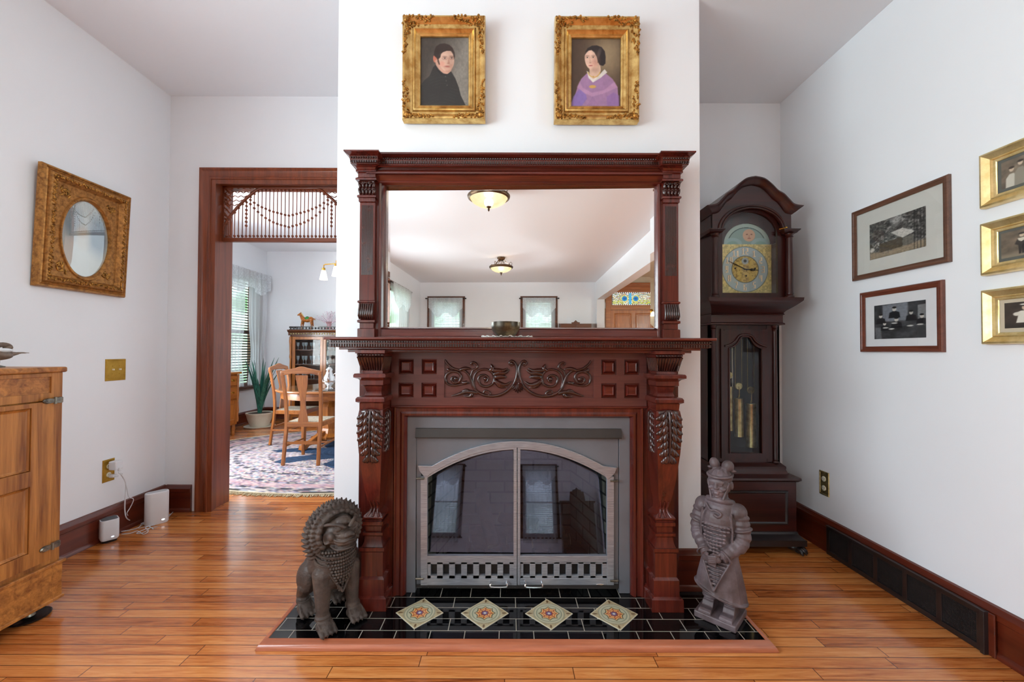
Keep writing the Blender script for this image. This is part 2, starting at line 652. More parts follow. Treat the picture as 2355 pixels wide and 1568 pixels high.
class Art:
    """colour laid on the vertices of a fine flat sheet; coordinates in the units given by (w, h), y down"""
    def __init__(s, x, y):
        s.x, s.y = x, y
        s.c = np.zeros((len(x), 3))

    def fill(s, mask, col):
        col = np.asarray(col, float)
        if col.max() > 1.01:
            col = col / 255
        s.c = s.c * (1 - mask[:, None]) + col * mask[:, None]

    def ell(s, cx, cy, rx, ry, soft=0.1, rot=0.0):
        ca, sa = math.cos(rot), math.sin(rot)
        dx, dy = s.x - cx, s.y - cy
        a, b = (dx * ca + dy * sa) / rx, (-dx * sa + dy * ca) / ry
        d = np.sqrt(a * a + b * b)
        return np.clip((1 - d) / soft + 0.5, 0, 1)

    def poly(s, pts, soft=4):
        pts = np.array(pts, float)
        ins = np.zeros(len(s.x), bool)
        dist = np.full(len(s.x), 1e9)
        n = len(pts)
        for i in range(n):
            x0, y0 = pts[i]
            x1, y1 = pts[(i + 1) % n]
            if abs(y1 - y0) > 1e-9:
                c = ((y0 > s.y) != (y1 > s.y)) & (s.x < (x1 - x0) * (s.y - y0) / (y1 - y0) + x0)
                ins ^= c
            dx, dy = x1 - x0, y1 - y0
            t = np.clip(((s.x - x0) * dx + (s.y - y0) * dy) / (dx * dx + dy * dy + 1e-9), 0, 1)
            dist = np.minimum(dist, np.hypot(s.x - x0 - t * dx, s.y - y0 - t * dy))
        sd = np.where(ins, dist, -dist)
        return np.clip(sd / soft + 0.5, 0, 1)


def sheet(name, w, h, nx, ny, paint, mat, parent, units=None, loc=(0, 0, 0), mask=None, local=True):
    """flat sheet in the local XZ plane, facing -y, lower left corner at loc"""
    U, Vv = units or (w, h)
    gx, gz = np.meshgrid(np.linspace(0, 1, nx + 1), np.linspace(0, 1, ny + 1))
    gx, gz = gx.ravel(), gz.ravel()
    art = Art(gx * U, (1 - gz) * Vv)
    paint(art, gx, gz)
    vs = np.stack([loc[0] + gx * w, np.full_like(gx, loc[1]), loc[2] + gz * h], 1)
    fs = []
    for j in range(ny):
        for i in range(nx):
            a = j * (nx + 1) + i
            if mask is not None:
                if not mask((i + 0.5) / nx, (j + 0.5) / ny):
                    continue
            fs.append((a, a + 1, a + nx + 2, a + nx + 1))
    me = bpy.data.meshes.new(name)
    me.from_pydata(vs.tolist(), [], fs)
    at = me.color_attributes.new('Col', 'FLOAT_COLOR', 'POINT')
    cc = np.ones((len(vs), 4))
    cc[:, :3] = to_lin(art.c)
    at.data.foreach_set('color', cc.ravel())
    me.materials.append(mat)
    o = bpy.data.objects.new(name, me)
    COL.objects.link(o)
    o.parent = parent
    return o


# ------------------------------------------------------------------ room shell
XL, XR = -2.67, 2.03                 # left and right walls
YBL, YBR = 3.20, 3.03                # wall with the doorway, wall behind the clock
YC = 2.13                            # face of the chimney breast
CX0, CX1 = -0.898, 1.003
YF = -6.80                           # far wall of the room, seen in the mirror
DY, DX, DXR = 7.60, -4.50, 0.60      # dining room back, left, right
zcl = on_y(384, 221, YBL).z
zcr = on_y(1798, 238, YBR).z
CH = zcl


def walls(name, spans, axis, a0, a1, mat):
    """wall slab between a0 and a1 across its thickness; spans = (u0,u1,z0,z1) solid pieces"""
    b = MB()
    for u0, u1, z0, z1 in spans:
        if axis == 'y':
            b.box(u0, u1, a0, a1, z0, z1)
        else:
            b.box(a0, a1, u0, u1, z0, z1)
    return struct(b.build(name, mat, smooth=0))


def holes(u0, u1, z1, hs):
    out, u = [], u0
    for h0, h1, hz0, hz1 in sorted(hs):
        out.append((u, h0, 0, z1))
        if hz0 > 0: out.append((h0, h1, 0, hz0))
        if hz1 < z1: out.append((h0, h1, hz1, z1))
        u = h1
    out.append((u, u1, 0, z1))
    return out


b = MB(); b.box(-4.7, 5.3, -7.1, 7.9, -0.12, 0.0)
struct(b.build('floor', M['floor'], smooth=0))

# ceiling of the room: a little higher at the left than at the right
def ceil_z(x, y):
    sm = lambda t: (lambda q: q * q * (3 - 2 * q))(min(1, max(0, t)))
    far = lerp(zcl, zcr, sm((x - CX0) / (CX1 - CX0)))
    return lerp(3.105, far, sm((y + .3) / 2.2))


b = MB()
gxs, gys = np.linspace(XL - .2, XR + .2, 41), np.concatenate([[YF - .2], np.linspace(-.4, 2.0, 25), [3.40]])
vs_ = [(x, y, ceil_z(x, y)) for y in gys for x in gxs] + [(x, y, ceil_z(x, y) + .25) for y in gys for x in gxs]
nx_, nv_ = len(gxs), len(gxs) * len(gys)
fs_ = []
for j in range(len(gys) - 1):
    for i in range(nx_ - 1):
        q = j * nx_ + i
        fs_ += [(q, q + nx_, q + nx_ + 1, q + 1), (nv_ + q, nv_ + q + 1, nv_ + q + nx_ + 1, nv_ + q + nx_)]
for i in range(nx_ - 1):
    for q in (i, (len(gys) - 1) * nx_ + i):
        fs_.append((q, q + 1, nv_ + q + 1, nv_ + q))
for j in range(len(gys) - 1):
    for q in (j * nx_, j * nx_ + nx_ - 1):
        fs_.append((q, q + nx_, nv_ + q + nx_, nv_ + q))
b.add(vs_, fs_)
struct(b.build('ceiling', M['ceiling'], smooth=40))
b = MB(); b.box(DX - .2, DXR + .2, 3.40, DY + .2, 3.10, 3.30)
struct(b.build('ceiling_dining', M['ceiling'], smooth=0))
b = MB(); b.box(XR + .2, 5.3, YF - .2, 1.45, 3.24, 3.44)
struct(b.build('ceiling_hall', M['cream'], smooth=0))

DOX0, DOX1, DOZ = -2.31, -1.25, 2.58
walls('wall_back', holes(XL, CX0, 3.3, [(DOX0 - .01, DOX1 + .01, 0, DOZ + .01)]), 'y', YBL, YBL + .2, M['wall'])
walls('wall_alcove', [(CX1 - .1, XR, 0, 3.3)], 'y', YBR, YBR + .2, M['wall'])
WZ0, WZ1 = 0.95, 2.62
LWIN = [(-5.5, -4.2, WZ0, WZ1), (-3.7, -2.3, WZ0, WZ1), (-0.95, 1.15, WZ0, WZ1)]  # first shows in the mirror; the other two are added, unseen, for fill light
walls('wall_left', holes(YF, YBL + .2, 3.3, LWIN), 'x', XL - .2, XL, M['wall'])
FWIN = [(-2.38, -1.56, WZ0, WZ1), (0.13, 0.92, WZ0, WZ1)]
walls('wall_front', holes(XL - .2, 5.3, 3.4, FWIN), 'y', YF - .2, YF, M['wall'])
walls('wall_right', holes(-6.62, YBR, 3.4, [(-6.6, 0.95, 0, 2.62)])[1:] + [(YF, -6.6, 0, 3.4)], 'x', XR, XR + .2, M['wall'])  # unseen near end of the hall opening brought forward to pass fill light
DWIN = [(3.75, 5.05, .75, 2.55), (6.48, 7.36, .62, 2.52)]  # first is an added, unseen opening for fill light; second shows through the doorway
walls('wall_dining_left', holes(3.2, DY + .2, 3.3, DWIN), 'x', DX - .2, DX, M['wall'])
walls('wall_dining_back', [(DX, DXR, 0, 3.3)], 'y', DY, DY + .2, M['wall'])
walls('wall_dining_right', [(3.4, DY + .2, 0, 3.3)], 'x', DXR, DXR + .2, M['wall'])
walls('wall_dining_front', [(DX - .2, XL - .0, 0, 3.3)], 'y', 3.2, 3.4, M['wall'])
walls('wall_dining_end', [(CX1 - .4, DXR + .3, 0, 3.3)], 'y', 3.3, 3.4, M['wall'])
walls('wall_hall_right', holes(YF, 1.45, 3.4, [(-2.1, 1.0, 0.9, 2.85)]), 'x', 4.9, 5.1, M['cream'])  # window hole made up for the fill lamp outside it
walls('wall_hall_front', [(XR + .2, 5.1, 0, 3.4)], 'y', 1.30, 1.45, M['cream'])
b = MB(); b.box(XR + .2, 4.9, YF, YF + .012, 0, 3.24)
struct(b.build('wall_hall_back', M['cream'], smooth=0))

# chimney breast with a firebox opening
FBX0, FBX1, FBZ = on_y(965, 1300, YC).x, on_y(1425, 1300, YC).x, on_y(1200, 990, YC).z
b = MB()
b.box(CX0, FBX0, YC, 3.40, 0, 3.4); b.box(FBX1, CX1, YC, 3.40, 0, 3.4)
b.box(FBX0, FBX1, YC, 3.40, FBZ, 3.4); b.box(FBX0, FBX1, 2.75, 3.40, 0, FBZ)
struct(b.build('wall_chimney', M['wall'], smooth=0))

# baseboards
BBP = [(0, 0), (.03, 0), (.028, .012), (.021, .022), (.017, .026), (.017, .148), (.023, .154), (.023, .178), (.015, .190), (.012, .201), (0, .205)]


def baseboard(name, axis, wallc, sgn, u0, u1, mat, z=0):
    b = MB()
    pts = [(wallc + sgn * (t + 0.0005), zz + z + .0005) for t, zz in BBP]
    if axis == 'y':   # board runs along y, wall at x = wallc
        b.prism(pts, u0, u1, 'xz')
    else:
        b.prism(pts, u0, u1, 'yz')
    return struct(b.build(name, mat, smooth=30))


baseboard('baseboard_left', 'y', XL, 1, YF, YBL, M['basey'])
baseboard('baseboard_right', 'y', XR, -1, 0.95, YBR, M['basey'])
baseboard('baseboard_back', 'x', YBL, -1, XL + .02, -2.455, M['base'])
baseboard('baseboard_alcove', 'x', YBR, -1, CX1, XR - .02, M['base'])
baseboard('baseboard_chimney_left', 'x', YC, -1, CX0 + .002, -0.775, M['base'], .03)
baseboard('baseboard_chimney_right', 'x', YC, -1, 0.878, CX1, M['base'], .03)
baseboard('baseboard_chimney_side', 'y', CX1, 1, YC, YBR, M['basey'])
baseboard('baseboard_dining_left', 'y', DX, 1, 3.4, DY, M['basey'])
baseboard('baseboard_dining_back', 'x', DY, -1, DX + .02, DXR, M['base'])
baseboard('baseboard_front', 'x', YF, 1, XL, XR, M['base'])

# doorway: casing, jamb lining
x_o = on_y(455.5, 800, YBL).x
z_o = on_y(600, 386, YBL).z
x_i, z_i = DOX0 - 0.012, DOZ + 0.012
d = x_i - x_o
CP = [(0, 0), (0.004, 0.012), (0.010, 0.028), (0.022, 0.030), (0.030, 0.022), (0.040, 0.018), (d * .62, 0.016), (d * .78, 0.020), (d * .84, 0.026), (d * .97, 0.028), (d, 0.020), (d + .03, 0.016), (d + .03, 0.0)]
rs = []
for t, dd in CP:
    y = YBL - dd - .0005
    rs.append([(x_o + t, y, 0.001), (x_o + t, y, z_o - t), (DOX1 * 2 - DOX0 + 0 - x_o - (DOX1 - DOX0) - t, y, z_o - t), (DOX0 + DOX1 - x_o - t, y, 0.001)])
for r in rs:
    r[2] = (DOX0 + DOX1 - x_o - (x_o * 0) - (r[0][0] - x_o), r[1][1], r[1][2])
    r[3] = (r[2][0], r[2][1], 0.001)
b = MB()
for i in range(len(rs) - 1):
    n = 4
    b.add(rs[i] + rs[i + 1], [(0, 1, 5, 4), (1, 2, 6, 5), (2, 3, 7, 6)])
struct(b.build('trim_1', M['casing'], smooth=30))
b = MB()
JY0, JY1 = YBL - .012, YBL + .212
b.box(DOX0 - .012, DOX0, JY0, JY1, 0.001, DOZ)
b.box(DOX1, DOX1 + .012, JY0, JY1, 0.001, DOZ)
b.box(DOX0 - .012, DOX1 + .012, JY0, JY1, DOZ, DOZ + .012)
struct(b.build('door_1', M['casing'], smooth=0))
b = MB()
xr_ = DOX0 + DOX1 - x_o
b.prism([(x_o, .001), (x_o, z_o), (xr_, z_o), (xr_, .001), (DOX1 + .013, .001), (DOX1 + .013, DOZ + .013), (DOX0 - .013, DOZ + .013), (DOX0 - .013, .001)], YBL + .2005, YBL + .222)
struct(b.build('trim_2', M['casing'], smooth=0))


# windows: frame, sash bars, pane; curtains are things of their own
def window(n, axis, wc, sgn, u0, u1, z0, z1, frame_mat, pane=True):
    """wall surface at wc, room on the sgn side"""
    root = bpy.data.objects.new('window_%d' % n, None)
    COL.objects.link(root); root['kind'] = 'structure'
    if axis == 'y':
        root.location = ((u0 + u1) / 2, wc, z0); root.rotation_euler = (0, 0, 0 if sgn < 0 else math.pi)
    else:
        root.location = (wc, (u0 + u1) / 2, z0); root.rotation_euler = (0, 0, -math.pi / 2 if sgn < 0 else math.pi / 2)
    w, h = (u1 - u0), z1 - z0
    b = MB()
    b.frame(-w / 2 - .10, w / 2 + .10, -.02, h + .11, [(0, 0), (.0, .018), (.015, .026), (.085, .02), (.10, .014), (.10, 0)])
    b.box(-w / 2 - .13, w / 2 + .13, -.045, 0, -.045, -.02)
    b.box(-w / 2, -w / 2 + .02, 0, .18, 0, h); b.box(w / 2 - .02, w / 2, 0, .18, 0, h); b.box(-w / 2, w / 2, 0, .18, h - .02, h); b.box(-w / 2, w / 2, 0, .18, 0, .02)
    f = b.build('window_frame', frame_mat, root, local=True, smooth=0)
    b = MB()
    for zz in (.02, h / 2 - .02, h - .06):
        b.box(-w / 2 + .02, w / 2 - .02, .09, .12, zz, zz + .04)
    for xx in (-w / 2 + .02, w / 2 - .06):
        b.box(xx, xx + .04, .09, .12, .02, h - .02)
    b.build('sash', frame_mat, root, local=True, smooth=0)
    b = MB(); b.box(-w / 2 + .03, w / 2 - .03, .1035, .1065, .03, h - .03)
    b.build('pane', M['glass'], root, local=True, smooth=0)
    return root


ORG_ = ORG
window(1, 'y', YF, 1, *FWIN[0][:2], WZ0, WZ1, M['brown'])
window(2, 'y', YF, 1, *FWIN[1][:2], WZ0, WZ1, M['brown'])
window(3, 'x', XL, 1, *LWIN[0][:2], WZ0, WZ1, M['brown'])
window(4, 'x', XL, 1, *LWIN[1][:2], WZ0, WZ1, M['brown'])  # made-up window, out of view, for the fill lamp behind it
window(7, 'x', XL, 1, *LWIN[2][:2], WZ0, WZ1, M['brown'])  # invented window near the camera, unseen, lets the added fill lamp in
window(5, 'x', DX, 1, *DWIN[1], M['brown'])
window(6, 'x', DX, 1, *DWIN[0], M['brown'])  # added dining window, hidden by the wall, for its fill lamp


def cloth(w, z0, z1, waves=7, amp=.03, scallop=0.0, nx=90, nz=12, gather=0.0, swag=0.0):
    """hanging cloth in local XZ, slightly thick"""
    b = MB()
    def pt(i, j, off):
        u, t = i / nx, j / nz
        zb = z0 + scallop * (0.5 + 0.5 * math.cos(2 * math.pi * u * 2)) - swag * math.sin(math.pi * u)
        z = lerp(z1, zb, t)
        sq = 1 - gather * math.exp(-((t - 0.72) / 0.18) ** 2)
        x = (u - .5) * w * sq
        y = amp * (0.5 + .5 * t) * math.sin(2 * math.pi * waves * u + 1.3 * math.sin(5 * u) + t * .6) + off
        return (x, y, z)
    vs, fs = [], []
    for j in range(nz + 1):
        for i in range(nx + 1):
            vs.append(pt(i, j, 0))
    for j in range(nz):
        for i in range(nx):
            a = j * (nx + 1) + i
            fs.append((a, a + 1, a + nx + 2, a + nx + 1))
    b.add(vs, fs)
    return b


def curtain_set(axis, wc, sgn, u0, u1, ztop, zbot, lab_rod, lab_cur, lab_val, group=None):
    rot = {('y', 1): math.pi, ('y', -1): 0, ('x', 1): math.pi / 2, ('x', -1): -math.pi / 2}[(axis, sgn)]
    c, w = (u0 + u1) / 2, u1 - u0
    loc = (c, wc + sgn * .07, ztop) if axis == 'y' else (wc + sgn * .07, c, ztop)
    r = empty('curtain_rod', loc, lab_rod, 'curtain rod', rotz=rot)
    b = MB(); b.tube([(-w / 2 - .06, 0, 0), (w / 2 + .06, 0, 0)], .010, 10)
    b.build('rod', M['blackiron'], r, local=True)
    for sx in (-1, 1):
        b = MB(); b.lathe([(.001, 0), (.018, .006), (.022, .02), (.012, .04), (.001, .05)], n=12, axis='x')
        b.xf(Matrix.Translation((sx * (w / 2 + .06), 0, 0)) @ Matrix.Rotation(0 if sx > 0 else math.pi, 4, 'Z'))
        b.build('finial', M['blackiron'], r, local=True)
        b = MB(); b.box(sx * (w / 2 + .03) - .006, sx * (w / 2 + .03) + .006, 0, .0685, -.008, .008)
        b.build('bracket', M['blackiron'], r, local=True)
    for nm, lab, bb in (('lace_curtain', lab_cur, cloth(w, zbot - ztop, .012, 9, .016, gather=0.0)), ('lace_valance', lab_val, cloth(w * 1.02, -.42, .015, 6, .012, scallop=.16, swag=.12))):
        o = bb.build(nm, M['sheer'] if nm == 'lace_curtain' else M['lace'], None, local=True, smooth=180)
        o.location = Vector(loc) + Matrix.Rotation(rot, 3, 'Z') @ Vector((0, .028 if nm == 'lace_curtain' else -.03, 0))
        o.rotation_euler = (0, 0, rot)
        tag(o, lab, 'curtain')


curtain_set('y', YF, 1, -2.42, -1.52, 2.665, .80, 'dark curtain rod over the left window of the far wall, seen in the mirror', 'sheer white curtain at the left far window reflected in the mirror', 'scalloped lace valance at the left far window reflected in the mirror')
curtain_set('y', YF, 1, .10, .96, 2.665, .80, 'dark curtain rod over the right window of the far wall, seen in the mirror', 'sheer white curtain at the right far window reflected in the mirror', 'scalloped lace valance at the right far window reflected in the mirror')
curtain_set('x', XL, 1, -5.55, -4.15, 2.665, .80, 'dark curtain rod over the side window at the mirror left edge', 'sheer white curtain at the side window by the mirror left edge', 'lace valance swagged at the side window by the mirror left edge')

# blinds in the far windows (they show as bright stripes in the fireplace glass)
def blind(axis, wc, sgn, u0, u1, z0, z1, lab, mat, parts=True, pitch=.045, tilt=.62):
    rot = {('y', 1): math.pi, ('y', -1): 0, ('x', 1): math.pi / 2, ('x', -1): -math.pi / 2}[(axis, sgn)]
    c, w = (u0 + u1) / 2, (u1 - u0) / 2 - .025
    loc = (c, wc - sgn * .03, z0) if axis == 'y' else (wc - sgn * .03, c, z0)
    r = empty('window_blind', loc, lab, 'blind', rotz=rot)
    h = z1 - z0
    b = MB(); b.box(-w, w, -.02, .02, h - .045, h - .005); b.build('head_rail', mat, r, local=True, smooth=0)
    b = MB(); n = int((h - .09) / pitch)
    for i in range(n):
        z = .04 + i * pitch
        s0 = len(b.v)
        b.box(-w, w, -.019, .019, -.0012, .0012)
        b.xf(Matrix.Translation((0, 0, z)) @ Matrix.Rotation(tilt, 4, 'X'), s0)
    b.build('slats', mat, r, local=True, smooth=0)
    b = MB()
    for x in (-w * .7, w * .7):
        b.tube([(x, 0, .0), (x, 0, h - .03)], .0015, 6)
    b.build('cords', M['white'], r, local=True)
    b = MB(); b.box(-w, w, -.014, .014, .0, .018); b.build('bottom_rail', mat, r, local=True, smooth=0)


blind('y', YF, 1, *FWIN[0][:2], WZ0 + .03, WZ1 - .02, 'white slatted blind in the left far window, seen in the fireplace glass', M['white'])
blind('y', YF, 1, *FWIN[1][:2], WZ0 + .03, WZ1 - .02, 'white slatted blind in the right far window, seen in the fireplace glass', M['white'])
blind('x', DX, 1, *DWIN[1][:2], DWIN[1][2] + .03, DWIN[1][3] - .02, 'dark brown slatted blind in the dining room window', M['black_wood'])
# dining room window drapery
for (u0, u1, g, lab) in ((6.38, 6.86, .35, 'sheer lace curtain panel on the left side of the dining room window'), (6.98, 7.48, .35, 'sheer lace curtain panel on the right side of the dining room window')):
    o = cloth(u1 - u0, -1.95, .0, 5, .022, gather=g).build('lace_curtain', M['sheer'], None, local=True, smooth=180)
    o.location = (DX + .07, (u0 + u1) / 2, 2.60); o.rotation_euler = (0, 0, math.pi / 2); tag(o, lab, 'curtain')
o = cloth(1.16, -.40, .0, 8, .02, scallop=.12).build('lace_valance', M['lace'], None, local=True, smooth=180)
o.location = (DX + .125, 6.93, 2.62); o.rotation_euler = (0, 0, math.pi / 2)
tag(o, 'white lace valance across the top of the dining room window', 'curtain')
r = empty('curtain_rod', (DX + .10, 6.93, 2.62), 'white curtain rod holding the lace at the dining room window', 'curtain rod', rotz=math.pi / 2)
b = MB(); b.tube([(-.62, 0, 0), (.62, 0, 0)], .008, 8); b.box(-.615, -.60, 0, .0995, -.01, .01); b.box(.60, .615, 0, .0995, -.01, .01)
b.build('rod', M['white'], r, local=True)

# outdoors: sky above, greenery low down
wt = world.node_tree
tc = wt.nodes.new('ShaderNodeTexCoord'); sp = wt.nodes.new('ShaderNodeSeparateXYZ'); wt.links.new(tc.outputs['Generated'], sp.inputs[0])
nz = wt.nodes.new('ShaderNodeTexNoise'); nz.inputs['Scale'].default_value = 22; nz.inputs['Detail'].default_value = 6
wt.links.new(tc.outputs['Generated'], nz.inputs['Vector'])
cr = wt.nodes.new('ShaderNodeValToRGB'); wt.links.new(nz.outputs['Fac'], cr.inputs[0])
cr.color_ramp.elements[0].position = .38; cr.color_ramp.elements[0].color = (0.10, 0.22, 0.10, 1)
cr.color_ramp.elements[1].position = .62; cr.color_ramp.elements[1].color = (0.62, 0.85, 0.70, 1)
mr = wt.nodes.new('ShaderNodeMapRange'); wt.links.new(sp.outputs[2], mr.inputs[0]); mr.inputs[1].default_value = .10; mr.inputs[2].default_value = .22
mx = wt.nodes.new('ShaderNodeMix'); mx.data_type = 'RGBA'; wt.links.new(mr.outputs[0], mx.inputs[0]); wt.links.new(cr.outputs[0], mx.inputs[6]); mx.inputs[7].default_value = (0.8, 0.92, 1.0, 1)
wt.links.new(mx.outputs[2], bg.inputs[0])

# ------------------------------------------------------------------ hearth
HZ = 0.031
hx0, hx1 = on_z(585, 1500, 0).x, on_z(1790, 1500, 0).x
hy0 = on_z(1188, 1500, 0).y
tx0, tx1, ty0 = hx0 + .036, hx1 - .036, hy0 + .036
hearth = empty('hearth', ((hx0 + hx1) / 2, (hy0 + YC) / 2, 0), 'black tiled hearth slab with red oak border in front of the fireplace', 'hearth')
m = NT('black_glazed_hearth_tiles')
br = m.n('ShaderNodeTexBrick')
rowY = [on_z(1188, y, HZ).y for y in (1374, 1397, 1424, 1450.6)]
rh = (rowY[0] - rowY[3]) / 3
tw = on_z(1229.0, 1475, HZ).x - on_z(1147.5, 1475, HZ).x
geo = m.geo()
xj = on_z(1147.5, 1474, HZ).x
m.put(br.inputs['Vector'], m.mapping(geo, (1, 1, 1), (-xj + tw * 40, -rowY[3] + rh * 40, 0)))
br.inputs['Scale'].default_value = 1
br.inputs['Brick Width'].default_value = tw
br.inputs['Row Height'].default_value = rh
br.inputs['Mortar Size'].default_value = .0019
br.inputs['Mortar Smooth'].default_value = .1
br.inputs['Color1'].default_value = br.inputs['Color2'].default_value = srgb(6, 6, 8)
br.inputs['Mortar'].default_value = srgb(158, 152, 140)
br.offset = .5
rg = m.math('ADD', m.math('MULTIPLY', br.outputs['Fac'], .5), .035)
m.bump(m.math('ADD', m.math('MULTIPLY', br.outputs['Fac'], -1), m.math('MULTIPLY', m.noise(geo, 5, 2), .6)), .25, .0015)
m.set(br.outputs['Color'], rg)
b = MB(); b.box(tx0, tx1, ty0, YC - .001, .001, HZ)
b.build('tile_field', m.mat, hearth, smooth=0)
b = MB()
w_ = tx0 - hx0
rs = []
for t, zz in [(0, .001), (0, .006), (w_ * .12, .016), (w_ * .35, .0245), (w_ * .7, .030), (w_ - .003, .0325), (w_ - .0005, .0305), (w_ - .0005, .001)]:
    rs.append([(hx0 + t, YC - .001, zz), (hx0 + t, hy0 + t, zz), (hx1 - t, hy0 + t, zz), (hx1 - t, YC - .001, zz)])
b.rings(rs, cap=False, closed=False)
b.build('wood_border', M['hearthwood'], hearth, smooth=40)


def star_tile(a, gx, gz):
    x, y = a.x - .5, .5 - a.y
    r = np.hypot(x, y); th = np.arctan2(y, x)
    n = fbm(gx, gz, 14, 3)
    a.fill(np.ones_like(x), np.array([188, 172, 136]))
    a.fill(np.clip(n * 1.6 - .5, 0, 1) * .6, (120, 98, 66))
    a.fill(a.ell(.5, .5, .47, .47, .04), (150, 150, 128))
    a.fill(a.ell(.5, .5, .44, .44, .05), (196, 188, 156))
    a.fill(a.ell(.5, .5, .39, .39, .05), (132, 138, 118))
    a.fill(a.ell(.5, .5, .36, .36, .05), (186, 182, 152))
    for rr, c in ((.325, (40, 30, 24)), (.295, (232, 196, 128)), (.25, (206, 112, 58)), (.19, (236, 190, 120)), (.15, (160, 70, 50)), (.10, (92, 84, 130)), (.05, (210, 200, 190))):
        lim = rr * (1 - .22 * np.abs(np.sin(4 * th)) ** .8)
        a.fill(np.clip((lim - r) / .02 + .5, 0, 1), c)
    pet = (np.abs(np.sin(4 * th + .4)) < .25) & (r < .25) & (r > .08)
    a.fill(pet.astype(float) * .8, (120, 44, 34))
    for sx in (-1, 1):
        for sy in (-1, 1):
            a.fill(a.ell(.5 + sx * .41, .5 + sy * .41, .07, .03, .5, sx * sy * .785), (108, 84, 56))
    e = np.maximum(np.abs(x), np.abs(y))
    a.fill((e > .475).astype(float), (206, 192, 150))


for i, (px, py) in enumerate(((965, 1409.5), (1115, 1410.5), (1262.5, 1411.5), (1412, 1412.5))):
    c = on_z(px, py, HZ)
    sd = .157
    b = MB(); b.box(-sd / 2, sd / 2, -sd / 2, sd / 2, 0, .0022)
    b.xf(Matrix.Translation((c.x, c.y, HZ - .0004)) @ Matrix.Rotation(math.pi / 4, 4, 'Z'))
    t = b.build('decorative_tile', M['ceramic'], hearth, smooth=0)
    o = sheet('painted_star', sd * .98, sd * .98, 70, 70, star_tile, M['glaze'], t, (1, 1), (-sd * .49, 0, -sd * .49))
    hc = ORG[hearth]
    o.rotation_euler = (-math.pi / 2, 0, math.pi / 4)
    o.location = (c.x - hc.x, c.y - hc.y, HZ + .0024)

# ------------------------------------------------------------------ mantelpiece
MC = (on_y(826, 1000, 2.06).x + on_y(1560, 1000, 2.06).x) / 2
mantel = empty('mantelpiece', (MC, 2.05, HZ), 'carved red mahogany mantelpiece with scroll frieze and leaf-carved columns around the fireplace', 'mantelpiece')
YB = 2.062


def zy(y, Y, px=1000):
    return on_y(px, y, Y).z


def uframe(b, x0, x1, z0, z1, prof, y):
    rs = [[(x0 + t, y - d, z0), (x0 + t, y - d, z1 - t), (x1 - t, y - d, z1 - t), (x1 - t, y - d, z0)] for t, d in prof]
    b.rings(rs, cap=False, closed=False)


IX0, IX1 = on_y(934.5, 1150, 2.08).x, on_y(1449.5, 1150, 2.08).x
IZ1 = zy(958, 2.08, 1190)
SHZ = zy(775, 1.87)          # shelf top
hwB = on_y(1560, 1000, YB).x - MC
b = MB()
b.box(MC - hwB, IX0 - .002, YB, YC - .001, HZ + .001, SHZ - .06)
b.box(IX1 + .002, MC + hwB, YB, YC - .001, HZ + .001, SHZ - .06)
b.box(IX0 - .002, IX1 + .002, YB, YC - .001, IZ1 + .002, SHZ - .06)
b.build('backboard', M['mahog'], mantel, smooth=0)
b = MB()
ow = .060
uframe(b, IX0 - ow, IX1 + ow, HZ + .001, IZ1 + ow, [(0, 0), (0, .010), (.006, .016), (.012, .014), (.016, .008), (.032, .006), (.042, .012), (.052, .010), (.058, .0), (ow + .004, -.014)], YB)
b.build('surround_molding', M['mahog'], mantel)
# frieze: rails with openings, raised squares, carved panel
fy = 2.050
xe = [on_y(p, 860, fy).x for p in (900, 916.6, 951.6, 969.6, 1004.5, 1022)]
xe = xe + [2 * MC - x for x in reversed(xe)]
ze = [on_y(1190, p, fy).z for p in (936, 914.5, 880.5, 861.2, 826, 806)]
b = MB()
for i in range(11):
    for j in range(5):
        sq = i in (1, 3, 7, 9) and j in (1, 3)
        if sq or (i == 5 and 1 <= j <= 3):
            continue
        b.box(xe[i], xe[i + 1], fy, YB + .001, ze[j], ze[j + 1])
b.build('frieze_rails', M['panelwood'], mantel, smooth=0)
b = MB()
b.tube([(xe[0], fy - .001, ze[0] + .001), (xe[-1], fy - .001, ze[0] + .001)], .006, 10)
b.build('bead_molding', M['mahogx'], mantel)
for i in (1, 3, 7, 9):
    for j in (1, 3):
        b = MB()
        x0, x1, z0, z1 = xe[i], xe[i + 1], ze[j], ze[j + 1]
        b.rings([[(x0 + t, y, z0 + t), (x1 - t, y, z0 + t), (x1 - t, y, z1 - t), (x0 + t, y, z1 - t)] for t, y in ((.001, YB), (.001, YB - .001), (.006, YB - .002), (.017, fy - .007), (.021, fy - .005))])
        b.build('raised_square', M['mahogx'], mantel, smooth=0)
b = MB(); b.box(xe[5], xe[6], YB - .006, YB + .002, ze[1], ze[4])
car = b.build('carved_panel', M['panelwood'], mantel, smooth=0)
S = 1 / 3.267


def cp(x, y):
    p = on_y(740 + x * S, 760 + y * S, YB - .008)
    return Vector((p.x, YB - .010, p.z))


